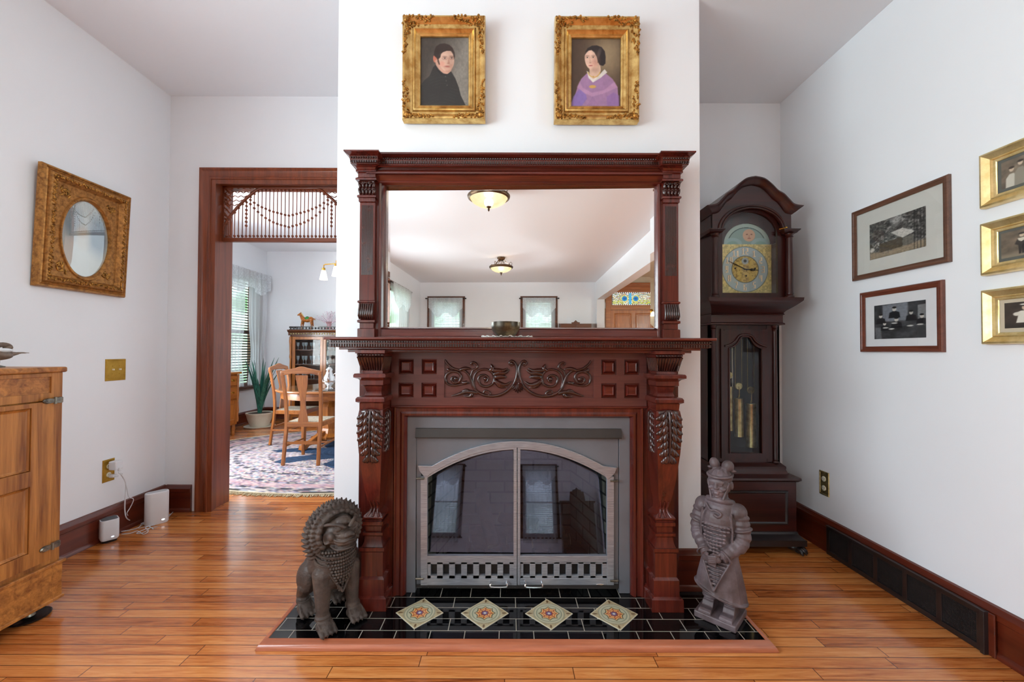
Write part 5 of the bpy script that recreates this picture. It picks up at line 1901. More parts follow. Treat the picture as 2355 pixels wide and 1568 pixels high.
wx = XL + .055
oy = ol.y
def fl(px, py, z=.004):
    p = on_z(px, py, z); return (p.x, p.y, z)
def wl(px, py, off=.05):
    p = on_x(px, py, XL + off); return (p.x, p.y, p.z)
cable([(XL + .078, oy + .02, ol.z + h * .30), wl(278, 1090, .08), wl(289, 1110, .07), wl(288, 1140, .06), wl(287, 1172, .05), wl(292, 1192, .05), fl(310, 1200, .006), fl(334, 1206, .005), fl(352, 1216, .004)], .0035, 'thick white cable dropping from the outlet along the baseboard to the router')
cable([wl(272, 1086, .085), wl(284, 1098, .085), wl(292, 1124, .07), wl(296, 1142, .06), wl(307, 1148, .06), wl(300, 1166, .05), wl(292, 1182, .05), fl(306, 1192, .005), fl(330, 1196, .005), fl(345, 1213, .004)], .0025, 'thin white cable kinked against the baseboard between outlet and router')
cable([fl(279, 1201, .03), fl(300, 1190, .006), fl(318, 1196, .005), fl(337, 1188, .006), fl(330, 1204, .005), fl(318, 1214, .005), fl(340, 1210, .005), fl(356, 1207, .004)], .002, 'thin white cord looping from the small cube unit to the router')
cable([fl(279, 1222, .012), fl(296, 1219, .005), fl(318, 1213, .004), fl(330, 1201, .006), fl(345, 1212, .004), fl(330, 1224, .004), fl(314, 1226, .004), fl(336, 1216, .009), fl(362, 1211, .004)], .002, 'white cord coiled on the floor in front of the router')
cable([fl(279, 1228, .010), fl(300, 1226, .004), fl(316, 1221, .004), fl(330, 1228, .004), fl(341, 1221, .005), fl(335, 1213, .010), fl(352, 1207, .006)], .002, 'white cord lying nearest the room between the two network units')
cable([fl(386, 1190, .02), fl(398, 1177, .004), fl(392, 1182, .004), fl(385, 1186, .006)], .002, 'short white cord loop sticking out behind the router')

# floor-level vent grille set in the right baseboard
vy0, vy1 = on_x(1904, 1240, XR - .035).y, on_x(2266, 1450, XR - .035).y
vz1 = (on_x(1904, 1211, XR - .04).z + on_x(2262, 1398, XR - .04).z) / 2
vg = empty('baseboard_vent', (XR - .031, (vy0 + vy1) / 2, .001), 'long black five-panel air vent grille along the right baseboard', 'air vent', rotz=-math.pi / 2)
w = vy0 - vy1
b = MB()
n = 5
h = vz1
b.box(-w / 2, w / 2, -.014, 0, h - .026, h); b.box(-w / 2, w / 2, -.014, 0, 0, .026)
for i in range(n + 1):
    x = -w / 2 + .012 + (w - .024) * i / n
    b.box(x - .012, x + .012, -.014, 0, .02, h - .02)
b.box(-w / 2, w / 2, -.022, -.012, h - .006, h)
b.box(w / 2 - .004, w / 2 + .012, -.024, 0, 0, h)
b.build('grille_frame', M['black_wood'], vg, local=True, smooth=0, bevel=.0015)
for i in range(n):
    xa = -w / 2 + .024 + (w - .024) * i / n; xb = -w / 2 + (w - .024) * (i + 1) / n
    b = MB()
    m_ = int((h - .052) / .0062)
    for k in range(m_):
        z = .028 + k * (h - .056) / m_
        b.box(xa, xb, -.008, -.005, z, z + .0022)
    q = int((xb - xa) / .0062)
    for k in range(q):
        x = xa + k * (xb - xa) / q
        b.box(x, x + .0018, -.0075, -.0055, .026, h - .026)
    b.build('mesh_panel', M['ventmesh'], vg, local=True, smooth=0)
b = MB(); b.box(-w / 2 + .01, w / 2 - .01, -.003, -.0005, .01, h - .01)
b.build('duct_backing', M['black'], vg, local=True, smooth=0)
# upright seam strip where the baseboard pieces meet
tr_y = on_x(2283, 1450, XR - .03).y
b = MB(); b.box(XR - .036, XR - .0295, tr_y - .012, tr_y + .020, .001, .176)
struct(b.build('trim_3', M['basey'], smooth=0, bevel=.002))

# ------------------------------------------------------------------ longcase clock
CXC = 1.56
YBK = 2.990
clk = empty('grandfather_clock', (CXC, 2.78, 0), 'tall dark mahogany grandfather clock with arched hood beside the chimney breast', 'grandfather clock')
zc = lambda y, Y: on_y(1730, y, Y).z


def cst(b, rows, yb=YBK):
    b.stack(CXC, [(zc(y, Y), hw, Y) for y, Y, hw in rows], yb)


b = MB()
cst(b, [(1107, 2.60, .268), (1224, 2.60, .268)])
base = b.build('base', M['clock'], clk, smooth=0)
b = MB()
cst(b, [(1064, 2.695, .236), (1068, 2.685, .243), (1073, 2.668, .252), (1077, 2.668, .252), (1080, 2.668, .250), (1090, 2.650, .256), (1096, 2.61, .272), (1100, 2.575, .284), (1105, 2.572, .284), (1108, 2.590, .272)])
b.build('base_molding', M['clock'], clk, smooth=40)
b = MB()
cst(b, [(1223, 2.592, .270), (1228, 2.588, .272), (1240, 2.548, .283), (1243, 2.535, .288), (1257, 2.535, .288)])
b.build('plinth', M['black_wood'], clk, smooth=30)
zt, zb = zc(1128, 2.60), zc(1206, 2.60)
b = MB()
b.frame(CXC - .215, CXC + .215, zb, zt, [(0, 0), (.003, .006), (.010, .007), (.016, .001), (.018, 0)], 2.5995)
b.build('panel_molding', M['black_wood'], base, smooth=30)
zf = zc(1257, 2.535)
for sx in (-1, 1):
    for fy_ in (2.585, 2.94):
        b = MB()
        x0 = CXC + sx * .235
        dx, dy = sx * .045, (-.045 if fy_ < 2.7 else .02)
        b.ell((x0, fy_, zf - .018), (.036, .036, .024), None, 12, 8)
        for k in range(4):
            a = math.atan2(dy, dx) + (k - 1.5) * .42
            P = [(x0 + .012 * math.cos(a), fy_ + .012 * math.sin(a), zf * .60), (x0 + .045 * math.cos(a), fy_ + .045 * math.sin(a), zf * .58), (x0 + .066 * math.cos(a), fy_ + .066 * math.sin(a), zf * .34), (x0 + .074 * math.cos(a), fy_ + .074 * math.sin(a), .006)]
            b.tube(catmull(P, 3), [.012, .0125, .012, .0125, .012, .011, .010, .007, .004, .003][:10], 8)
            b.ell((x0 + .062 * math.cos(a), fy_ + .062 * math.sin(a), zf * .42), .0115, None, 8, 6)
        b.ell((x0 + .02 * (1 if dx > 0 else -1), fy_ + (.02 if dy > 0 else -.02), .0135), (.02, .02, .013), None, 10, 6)
        b.build('claw_foot', M['black_wood'], clk, smooth=60)

# waist: case with a glazed door
WZ1_, WZ0_ = zc(746, 2.70), zc(1066, 2.70)
wh = .232
b = MB()
b.box(CXC - wh, CXC - wh + .02, 2.70, YBK, WZ0_, WZ1_); b.box(CXC + wh - .02, CXC + wh, 2.70, YBK, WZ0_, WZ1_)
b.box(CXC - wh, CXC + wh, YBK - .015, YBK, WZ0_, WZ1_)
b.box(CXC - wh, CXC + wh, 2.70, YBK, WZ0_ - .01, WZ0_ + .012)
b.box(CXC - wh, CXC - .150, 2.70, 2.72, WZ0_, WZ1_); b.box(CXC + .150, CXC + wh, 2.70, 2.72, WZ0_, WZ1_)
b.box(CXC - .151, CXC + .151, 2.703, 2.72, WZ0_, zc(1054, 2.69) + .008); b.box(CXC - .151, CXC + .151, 2.703, 2.72, zc(756, 2.69) - .008, WZ1_)
b.build('waist_case', M['clockz'], clk, smooth=0)
b = MB()
dz1, dz0 = zc(756, 2.69), zc(1054, 2.69)
ox = .107
oz0 = zc(1042, 2.69)
sh, pk = zc(800, 2.69), zc(774, 2.69)
og = [(-ox, sh), (-ox * .80, sh + .006), (-ox * .5, sh + .030), (-ox * .28, pk - .006), (0, pk), (ox * .28, pk - .006), (ox * .5, sh + .030), (ox * .80, sh + .006), (ox, sh)]
og = [(p.x, p.y) for p in catmull([(x, z, 0) for x, z in og], 3)]
dw = .158
for pts in ([(-dw, dz0), (-ox, dz0), (-ox, dz1), (-dw, dz1)], [(ox, dz0), (dw, dz0), (dw, dz1), (ox, dz1)], [(-ox, dz0), (ox, dz0), (ox, oz0), (-ox, oz0)], og + [(ox, dz1), (-ox, dz1)]):
    b.prism([(CXC + x, z) for x, z in pts], 2.686, 2.704)
door = b.build('waist_door', M['clockz'], clk, smooth=0)
b = MB()
edge = [(CXC - ox, 2.683, oz0)] + [(CXC + x, 2.683, z) for x, z in og] + [(CXC + ox, 2.683, oz0)]
b.tube(edge, .0055, 8)
b.tube([(CXC + x * 1.28, 2.682, z + .012) for x, z in og], .0075, 8)
b.box(CXC - .14, CXC + .14, 2.681, 2.687, dz1 - .012, dz1 - .006)
b.build('ogee_molding', M['clockz'], door, smooth=60)
b = MB(); b.prism([(CXC - ox, oz0), (CXC + ox, oz0)] + [(CXC + x, z) for x, z in reversed(og)], 2.695, 2.698)
b.build('door_glass', M['glass'], door, smooth=0)
m = NT('clock_interior')
M['clockin'] = m.set(srgb(58, 62, 66), .6)
b = MB(); b.box(CXC - wh + .021, CXC + wh - .021, YBK - .022, YBK - .016, WZ0_ + .013, WZ1_ - .01)
b.build('interior_back', M['clockin'], clk, smooth=0)
for sx in (-1, 1):
    b = MB()
    x = CXC + sx * .202
    zt, zb = WZ1_ - .004, WZ0_ + .002
    b.lathe([(.017, zb), (.021, zb + .006), (.021, zb + .014), (.015, zb + .020), (.019, zb + .028), (.0165, zb + .036), (.0165, (zt + zb) / 2), (.0145, zt - .045), (.0145, zt - .034), (.019, zt - .028), (.015, zt - .020), (.020, zt - .012), (.021, zt)], (x, 2.700, 0), 20)
    b.build('waist_column', M['clockz'], clk, smooth=50)
for k in range(7):
    b = MB()
    x = CXC - .125 + k * .026
    b.tube([(x, 2.90, WZ1_ - .04), (x, 2.90, zc(880, 2.9) - .03 * k)], .0085, 12)
    b.build('chime_tube', M['chrome'], clk)
for px, yt, yb_, yp, rr, yw in ((1677, 889, 990, 863, .0225, 2.80), (1699, 916, 1004, 888, .027, 2.80), (1727, 928, 1028, 897, .0325, 2.80)):
    x = on_y(px, 950, yw).x
    z1, z0, zp = zc(yt, yw), zc(yb_, yw), zc(yp, yw)
    b = MB(); b.lathe([(.001, z0), (rr, z0 + .001), (rr * 1.02, z0 + .004), (rr, z0 + .006), (rr, z1 - .006), (rr * 1.03, z1 - .003), (rr, z1), (.004, z1 + .004), (.003, z1 + .02)], (x, yw, 0), 28)
    wt_ = b.build('weight', M['oldbrass'], clk, smooth=40)
    b = MB(); b.lathe([(.002, -.006), (.022, -.006), (.024, -.004), (.021, 0), (.024, .004), (.022, .006), (.002, .006)], (x, yw, zp), 20, 'y')
    b.tube([(x, yw - .008, zp), (x, yw - .008, z1 + .01)], .003, 6)
    b.build('pulley', M['oldbrass'], wt_, smooth=40)
    b = MB()
    for s2 in (-1, 1):
        b.tube([(x + s2 * .022, yw, zp), (x + s2 * .022, yw, WZ1_ - .02)], .0012, 6)
    b.build('cable', M['oldbrass'], wt_)

# neck mouldings and hood
b = MB()
cst(b, [(683, 2.560, .300), (690, 2.562, .298), (694, 2.572, .290), (699, 2.585, .278), (706, 2.61, .262), (714, 2.645, .243), (720, 2.660, .236), (722, 2.652, .240), (725, 2.664, .234), (741, 2.664, .234), (743, 2.655, .242), (746, 2.655, .242), (748, 2.69, .234)])
b.build('neck_molding', M['clock'], clk, smooth=40)
HZ0, HZ1 = zc(683, 2.56) + .0005, zc(473, 2.60)
hh_ = .252
out = [(0, 405.5), (.057, 410), (.105, 423), (.143, 437), (.180, 445), (.215, 458), (.248, 469), (.305, 472.5)]
cu = catmull([(x, zc(y, 2.57), 0) for x, y in out], 4)
cu = [(p.x, p.y) for p in cu]
full = [(-x, z) for x, z in reversed(cu)] + cu[1:]
b = MB()
prf = [(0, YBK), (0, 2.562), (-.008, 2.560), (-.016, 2.572), (-.024, 2.580), (-.032, 2.584), (-.040, 2.598), (-.044, 2.604), (-.044, YBK)]
rings_ = []
for x, z in full:
    k = 1 - .0
    rings_.append([(CXC + x * (1 - (0 if i in (0, 1) else min(1, -dz / .044) * .16 * abs(x) / .305)), y, z + dz) for i, (dz, y) in enumerate(prf)])
b.rings(rings_)
b.build('bonnet_cornice', M['clock'], clk, smooth=35)
# fascia with the arched opening
ax, az = .200, zc(531, 2.604)
atop = zc(477, 2.604)
arc = [(ax * math.cos(t), az + (atop - az) * math.sin(t)) for t in np.linspace(0, math.pi, 33)]
fasc = [(-hh_, az - .02)] + [(max(-hh_, min(hh_, x)), z - .040) for x, z in full if abs(x) < .262] + [(hh_, az - .02), (ax, az - .02)] + arc + [(-ax, az - .02)]
b = MB(); b.prism([(CXC + x, z) for x, z in fasc], 2.606, 2.625)
b.build('arched_fascia', M['clock'], clk, smooth=0)
b = MB()
for k, (dr, rr_, y) in enumerate(((.012, .009, 2.602), (-.004, .006, 2.598))):
    b.tube([(CXC + (ax + dr) * math.cos(t), y, az + (atop - az + dr) * math.sin(t)) for t in np.linspace(0, math.pi, 33)], rr_, 8)
for sx in (-1, 1):
    b.stack(CXC + sx * .238, [(az + .008, .052, 2.572), (az + .002, .052, 2.572), (az - .006, .044, 2.582), (az - .014, .040, 2.59), (az - .018, .030, 2.60)], 2.70)
b.build('arch_molding', M['clock'], clk, smooth=40)
b = MB()
b.box(CXC - hh_, CXC - hh_ + .02, 2.615, YBK, HZ0, HZ1 - .02); b.box(CXC + hh_ - .02, CXC + hh_, 2.615, YBK, HZ0, HZ1 - .02)
b.box(CXC - hh_, CXC + hh_, YBK - .015, YBK, HZ0, HZ1)
b.box(CXC - hh_ - .012, CXC - hh_, 2.62, YBK - .01, az - .008, az + .006)
b.build('hood_case', M['clockz'], clk, smooth=0)
# hood door with reeded stiles, recessed
b = MB()
dlx0, dlx1 = on_y(1660, 600, 2.69).x, on_y(1774, 600, 2.69).x
dcx = (dlx0 + dlx1) / 2
dhw = (dlx1 - dlx0) / 2
dlz0, dlz1, dlt = on_y(1717, 675, 2.69).z, on_y(1717, 562, 2.69).z, on_y(1717, 514, 2.69).z
ow_ = .178
arcd = [(ow_ * math.cos(t), az - .02 + (atop - az + .0) * math.sin(t)) for t in np.linspace(0, math.pi, 25)]
arcd2 = [(.158 * math.cos(t), dlz1 + .01 + (dlt + .012 - dlz1) * math.sin(t)) for t in np.linspace(0, math.pi, 25)]
b.prism([(CXC + x, z) for x, z in [(-.235, HZ0), (-ow_, HZ0), (-ow_, az + .05), (-.235, az + .05)]], 2.628, 2.645)
b.prism([(CXC + x, z) for x, z in [(.235, HZ0), (ow_, HZ0), (ow_, az + .05), (.235, az + .05)]], 2.628, 2.645)
b.prism([(CXC - ow_, HZ0), (CXC + ow_, HZ0), (CXC + ow_, dlz0 - .004), (CXC - ow_, dlz0 - .004)], 2.628, 2.645)
b.prism([(CXC + x, z) for x, z in arcd + [(-ow_, atop + .03), (ow_, atop + .03)]], 2.628, 2.645)
hd = b.build('hood_door', M['clockz'], clk, smooth=0)
b = MB()
for k in range(5):
    b.tube([(CXC + ow_ + .004 - 0, 2.650 + k * .008, HZ0 + .03), (CXC + ow_ + .004, 2.650 + k * .008, dlz1)], .004, 6)
b.build('reeding', M['clockz'], hd, smooth=60)
b = MB()   # mask around the dial, following its arch
b.prism([(CXC - .225, HZ0), (dlx0, HZ0), (dlx0, dlz1), (dcx - .154, dlz1)] + [(dcx - .154 * math.cos(t), dlz1 + (dlt - dlz1) * math.sin(t)) for t in np.linspace(0, math.pi, 21)] + [(dlx1, dlz1), (dlx1, HZ0), (CXC + .225, HZ0), (CXC + .225, atop + .03), (CXC - .225, atop + .03)], 2.682, 2.688)
b.build('dial_surround', M['clockz'], clk, smooth=0)
for sx in (-1, 1):
    b = MB()
    x = CXC + sx * .238
    zt, zb = az - .0185, HZ0 + .0005
    b.lathe([(.020, zb), (.026, zb + .004), (.026, zb + .012), (.019, zb + .018), (.023, zb + .026), (.0205, zb + .034), (.0205, (zt + zb) / 2), (.017, zt - .036), (.017, zt - .026), (.023, zt - .022), (.018, zt - .014), (.024, zt - .006), (.025, zt)], (x, 2.604, 0), 22)
    b.build('hood_column', M['clockz'], clk, smooth=50)
b = MB(); b.tube([(CXC + .17, 2.60, az + .01), (CXC + .205, 2.585, az + .016)], .004, 6); b.ell((CXC + .205, 2.584, az + .016), .007, None, 8, 6)
b.build('door_knob', M['brass'], hd)

DIG = {'0': '7555557', '1': '2622227', '2': '7117447', '3': '7117117', '4': '5557111', '5': '7447117', '6': '7447557', '7': '7111222', '8': '7557557', '9': '7557117'}


def dial(a, gx, gz):
    # units: x 0..1, y 0..1.42 with the arch in 0...42
    n = fbm(gx, gz * 1.4, 34, 61, 3)
    a.c = np.ones((len(gx), 3)) * np.array([214, 196, 130]) / 255 * (.75 + .5 * n[:, None])
    top = a.y < .42
    sk = np.array([142, 166, 158])
    a.fill(top.astype(float), sk)
    r2 = np.hypot((a.x - .5) / .47, (a.y - .42) / .42)
    a.fill(((r2 > .80) & top) * .8, (176, 194, 182))
    a.fill((np.abs(r2 - .80) < .02) * top * .9, (70, 88, 84))
    for cx in (.22, .78):
        a.fill(a.ell(cx, .42, .19, .13, .06) * top, (156, 182, 180)); a.fill(a.ell(cx, .44, .12, .08, .3) * top * .6, (120, 160, 140))
    a.fill(a.ell(.55, .24, .125, .125, .08), (214, 172, 142))
    a.fill(a.ell(.51, .22, .02, .012, .4) * .8, (110, 70, 56)); a.fill(a.ell(.60, .22, .02, .012, .4) * .8, (110, 70, 56))
    a.fill(a.ell(.555, .30, .035, .010, .4) * .8, (150, 76, 64)); a.fill(a.ell(.555, .26, .010, .03, .5) * .5, (170, 120, 96))
    cx, cy = .46, .93
    cx = .47
    R = np.hypot(a.x - cx, a.y - cy)
    for (R1, R0, c) in ((.465, 0, (96, 112, 112)), (.455, 0, (178, 194, 196)), (.275, 0, (90, 96, 90)), (.262, 0, (212, 184, 104))):
        a.fill(np.clip((R1 - R) / .012 + .5, 0, 1) * (~top), c)
    a.fill((R < .262) * np.clip(n * 2.4 - 1, 0, 1) * .75, (120, 90, 40))
    a.fill(a.ell(cx, cy - .17, .07, .07, .15), (164, 170, 166)); a.fill(a.ell(cx, cy - .17, .03, .03, .4), (50, 50, 50))
    for kx, ky in ((cx - .2, cy - .02), (cx + .02, cy + .13), (cx + .2, cy - .02)):
        a.fill(a.ell(kx, ky, .018, .018, .3), (40, 34, 26))
    s = .0185
    for hnum in range(1, 13):
        ang = hnum * math.pi / 6
        px_, py_ = cx + .365 * math.sin(ang), cy - .365 * math.cos(ang)
        txt = str(hnum)
        wtot = (len(txt) * 4 - 1) * s
        for ci, chh in enumerate(txt):
            for rr_, bits in enumerate(DIG[chh]):
                for bb_ in range(3):
                    if int(bits) >> (2 - bb_) & 1:
                        x0 = px_ - wtot / 2 + (ci * 4 + bb_) * s; y0 = py_ - 3.5 * s + rr_ * s
                        a.fill(((a.x >= x0 - .003) & (a.x < x0 + s) & (a.y >= y0) & (a.y < y0 + s)).astype(float), (250, 226, 190))
                        a.fill(((a.x >= x0 - .008) & (a.x < x0 - .003) & (a.y >= y0) & (a.y < y0 + s)) * .8, (70, 60, 46))


dr = bpy.data.objects.new('dial', None)
dw_, dh_ = dlx1 - dlx0, dlt - dlz0
b = MB(); b.box(dlx0, dlx1, 2.6905, 2.694, dlz0, dlz1)
b.prism([(dcx + .154 * math.cos(t), dlz1 - .001 + (dlt - dlz1) * math.sin(t)) for t in np.linspace(0, math.pi, 21)], 2.6905, 2.694)
dp = b.build('dial_plate', M['brass'], clk, smooth=0)
asp = (dlt - dlz1) / (dlz1 - dlz0)
sheet('dial_face', dw_, dh_, 150, 200, dial, M['dial'], dp, (1, .42 + 1.0), (dlx0 - ORG[clk].x, 2.6900 - ORG[clk].y, dlz0), mask=lambda u, v: v < 1 / (1 + .42) or ((u - .5) / .475) ** 2 + ((v - 1 / 1.42) / (.42 / 1.42)) ** 2 < 1)
hc_ = (dlx0 + .47 * dw_, dlz0 + (1.42 - .93) / 1.42 * dh_)
for nm, ang, L, wd in (('hour_hand', math.radians(94), .085, .006), ('minute_hand', math.radians(-64), .128, .0045)):
    b = MB()
    c_, s_ = math.sin(ang), math.cos(ang)
    b.tube([(hc_[0] - c_ * .012, 2.685, hc_[1] - s_ * .012), (hc_[0] + c_ * L * .55, 2.685, hc_[1] + s_ * L * .55), (hc_[0] + c_ * L, 2.685, hc_[1] + s_ * L)], [wd * .7, wd * .55, .001], 6)
    if nm == 'hour_hand':
        for q in (-1, 1):
            b.tube([(hc_[0] + c_ * (L * .55 + .016 * math.cos(t)) - s_ * q * .008 * math.sin(t), 2.685, hc_[1] + s_ * (L * .55 + .016 * math.cos(t)) + c_ * q * .008 * math.sin(t)) for t in np.linspace(0, math.pi, 7)], .0018, 5)
    else:
        b.ell((hc_[0] + c_ * L * .5, 2.685, hc_[1] + s_ * L * .5), (.004, .002, .012), Matrix.Rotation(ang, 3, 'Y'), 8, 6)
    b.build(nm, M['black'], dp)
b = MB(); b.prism([(CXC - ow_, dlz0 - .006), (CXC + ow_, dlz0 - .006)] + [(CXC + x, z) for x, z in arcd], 2.635, 2.638)
b.build('hood_glass', M['glass'], hd, smooth=0)


# ------------------------------------------------------------------ carved figures
def fuse(o, voxel, smooth=2):
    r = o.modifiers.new('fuse', 'REMESH')
    r.mode = 'VOXEL'; r.voxel_size = voxel; r.use_smooth_shade = True
    if smooth:
        s = o.modifiers.new('soften', 'SMOOTH'); s.factor = .5; s.iterations = smooth
    return o


def rx(a): return Matrix.Rotation(a, 3, 'X')
def ry(a): return Matrix.Rotation(a, 3, 'Y')
def rz(a): return Matrix.Rotation(a, 3, 'Z')


wp = ((on_z(1603, 1424, HZ).x + on_z(1721, 1421, HZ).x) / 2 + .0, (on_z(1701, 1474, HZ).y + .165))
war = empty('warrior_statue', (wp[0], wp[1], HZ), 'grey-brown stone statue of an ancient armoured warrior standing at the right of the hearth', 'statue', rotz=math.radians(-44))
b = MB()
b.rings([[(-.088, -.088, z), (.088, -.088, z), (.088, .088, z), (-.088, .088, z)] for z in (.0006, .030)])
b.build('plinth', M['stone'], war, local=True, smooth=0, bevel=.005)
b = MB()
for s in (-1, 1):
    x = s * .044
    # square-toed shoe and baggy trouser leg
    b.rings([[(x - .027 * k, -.082 + dy, z), (x + .027 * k, -.082 + dy, z), (x + .024 * k, .040, z), (x - .024 * k, .040, z)] for k, dy, z in ((1.05, 0, .026), (1.0, .002, .040), (.92, .014, .046))])
    b.rings([[(x - .025 * k, dy, z), (x + .025 * k, dy, z), (x + .025 * k, .040, z), (x - .025 * k, .040, z)] for k, dy, z in ((1.0, -.045, .040), (.95, -.030, .064), (.9, -.018, .072))])
    b.capsule((x, .006, .080), (x * .95, .008, .165), .031, .040)
    for k in range(3):
        b.tube([(x + .033 * math.cos(t), .006 + .033 * math.sin(t), .078 + k * .014) for t in np.linspace(0, 2 * math.pi, 17)], .004, 6)
# coat skirt, longer at its left hip
nseg = 36
rings_ = []
for z, rx_, ry_ in ((.30, .072, .060), (.27, .077, .064), (.22, .089, .072), (.16, .101, .082), (.125, .106, .086), (.112, .108, .088)):
    ring = []
    for i in range(nseg):
        t = 2 * math.pi * i / nseg
        f = 1 + (.035 * math.sin(7 * t) + .02 * math.sin(11 * t)) * (1 - (z - .11) / .19)
        drop = -.020 * math.cos(t - .3) * (1 - (z - .11) / .19) * -1
        ring.append((rx_ * f * math.cos(t), .004 + ry_ * f * math.sin(t), z + (.024 * (-math.cos(t)) - .012 * math.sin(t)) * (1 - (z - .11) / .19)))
    rings_.append(ring)
b.rings(rings_)
# hem band
b.tube([(.109 * math.cos(t), .004 + .090 * math.sin(t), .114 + .024 * (-math.cos(t)) - .012 * math.sin(t)) for t in np.linspace(0, 2 * math.pi, 33)[:-1]], .006, 6, loop=True)
# torso
b.lathe([(.070, .27), (.070, .32), (.074, .38), (.082, .44), (.082, .48), (.070, .515), (.050, .535), (.034, .55), (.032, .57)], (0, .004, 0), 28, sx=1, sy=.76)
b.ell((0, -.012, .45), (.078, .066, .07))
b.ell((0, -.030, .35), (.058, .050, .075))
# shoulders, sleeves with folds
for s in (-1, 1):
    b.ell((s * .074, .004, .494), (.038, .042, .040))
    sh_, el, ha = Vector((s * .084, .004, .480)), Vector((s * .099, -.006, .372)), Vector((s * .030, -.084, .305))
    n = 26
    P, R = [], []
    for i in range(n):
        t = i / (n - 1)
        p = sh_.lerp(el, t / .5) if t < .5 else el.lerp(ha, (t - .5) / .5)
        if .38 < t < .62:
            q = (t - .38) / .24
            p = sh_.lerp(el, .76).lerp(el, q).lerp(el.lerp(ha, .24), q * .9)
        P.append(p)
        R.append((.034 if t < .55 else lerp(.036, .024, (t - .55) / .45)) * (1 + .075 * math.sin(i * 2.1)))
    b.tube(P, R, 16)
    if s > 0 or True:   # short armoured over-sleeve edge
        c = sh_.lerp(el, .52)
        b.tube([(c.x + .037 * math.cos(t), c.y + .037 * math.sin(t), c.z + .010 * math.cos(t) * s) for t in np.linspace(0, 2 * math.pi, 19)[:-1]], .0055, 6, loop=True)
# hands folded: right over left, four fingers and thumb
b.ell((.008, -.094, .300), (.026, .014, .018), ry(.25))
for k in range(4):
    z = .312 - k * .0085
    b.capsule((.012, -.106, z), (-.014 - .002 * (k % 2), -.1075, z - .006), .0052, .0048, 8)
    b.capsule((-.014, -.1075, z - .006), (-.030 + .002 * k, -.100, z - .006), .0048, .0042, 8)
b.capsule((.022, -.096, .316), (.004, -.108, .324), .0060, .0048, 8)
b.ell((-.026, -.088, .290), (.026, .014, .017), ry(-.3))
for k in range(4):
    b.capsule((-.018, -.102, .296 - k * .008), (.010, -.100, .286 - k * .007), .0050, .0042, 8)
b.capsule((-.034, -.094, .304), (-.020, -.104, .318), .0056, .0046, 8)
# cuffs
for s in (-1, 1):
    c = Vector((s * .046, -.076, .312))
    ax_ = (Vector((s * .030, -.084, .305)) - Vector((s * .099, -.006, .372))).normalized()
    o1 = ax_.orthogonal().normalized(); o2 = ax_.cross(o1)
    b.tube([c + (o1 * math.cos(t) + o2 * math.sin(t)) * .029 for t in np.linspace(0, 2 * math.pi, 17)[:-1]], .0045, 6, loop=True)
# armour plates on chest and apron
for r_ in range(9):
    z = .435 - r_ * .0155
    for c_ in range(-4, 5):
        x = c_ * .0135
        wdt = .060 - .0009 * r_ * r_
        if abs(x) > wdt * .95:
            continue
        y = -.006 - .0735 * math.sqrt(max(0, 1 - (x / .095) ** 2)) - (.012 if r_ > 2 else .004 * r_)
        b.ell((x, y + .004, z), (.0088, .0060, .0056), rx(.2), 7, 5)
for r_ in range(8):
    z = .275 - r_ * .0155
    wdt = .052 * (1 - r_ / 8.5)
    for c_ in range(-4, 5):
        x = c_ * .0125
        if abs(x) <= wdt:
            b.ell((x, -.071 - r_ * .0025 + abs(x) * .12, z), (.0082, .0060, .0056), rx(.2), 7, 5)
b.tube([(-.060, -.062, .285), (-.030, -.086, .22), (.0, -.096, .150)], .005, 6)
b.tube([(.060, -.062, .285), (.030, -.086, .22), (.0, -.096, .150)], .005, 6)
# chest ribbon and scarf
b.tube([(.050 * math.cos(t), .004 + .044 * math.sin(t), .532 - .012 * math.sin(t)) for t in np.linspace(0, 2 * math.pi, 25)[:-1]], .013, 8, loop=True)
b.tube(catmull([(-.050, -.040, .52), (-.022, -.066, .500), (.0, -.070, .505), (.024, -.066, .492), (.014, -.074, .478), (-.004, -.074, .486)], 4), .0055, 6)
b.tube([(-.060, -.048, .50), (-.066, -.050, .42), (-.064, -.052, .34)], .005, 6)
b.tube([(.060, -.048, .50), (.066, -.050, .42), (.064, -.052, .34)], .005, 6)
# head
b.capsule((0, .006, .53), (0, .004, .575), .030, .032)
b.ell((0, -.002, .612), (.047, .054, .060))
b.ell((0, -.018, .578), (.036, .036, .030))
b.ell((0, -.030, .566), (.020, .020, .014))
b.ell((0, -.050, .628), (.034, .010, .014))
for s in (-1, 1):
    b.ell((s * .017, -.052, .6165), (.0115, .0055, .0050), ry(s * .12), 10, 6)
    b.capsule((s * .006, -.055, .630), (s * .030, -.048, .634), .0042, .003, 8)
    b.ell((s * .026, -.044, .598), (.012, .012, .011))
    b.ell((s * .048, .006, .608), (.008, .014, .020), rz(s * .3))
    b.capsule((s * .003, -.057, .5895), (s * .022, -.051, .586), .0036, .0022, 8)
    b.capsule((s * .022, -.051, .586), (s * .028, -.046, .590), .0024, .0014, 8)
b.capsule((0, -.054, .628), (0, -.062, .604), .0058, .0075, 8)
b.ell((0, -.058, .600), (.0115, .008, .0055))
b.ell((0, -.054, .5795), (.013, .006, .0035)); b.ell((0, -.053, .5735), (.011, .006, .004))
b.ell((0, -.044, .561), (.010, .009, .008))
fig = b.build('figure', M['stone'], war, local=True, smooth=180)
fuse(fig, .0026, 1)
b = MB()   # hair: cap, band and the two rounded topknots
b.ell((0, .008, .640), (.052, .056, .040))
b.ell((0, .030, .605), (.046, .036, .050))
b.tube([(.0505 * math.cos(t), .002 + .056 * math.sin(t), .652 + .004 * math.sin(t)) for t in np.linspace(0, 2 * math.pi, 27)[:-1]], .0065, 8, loop=True)
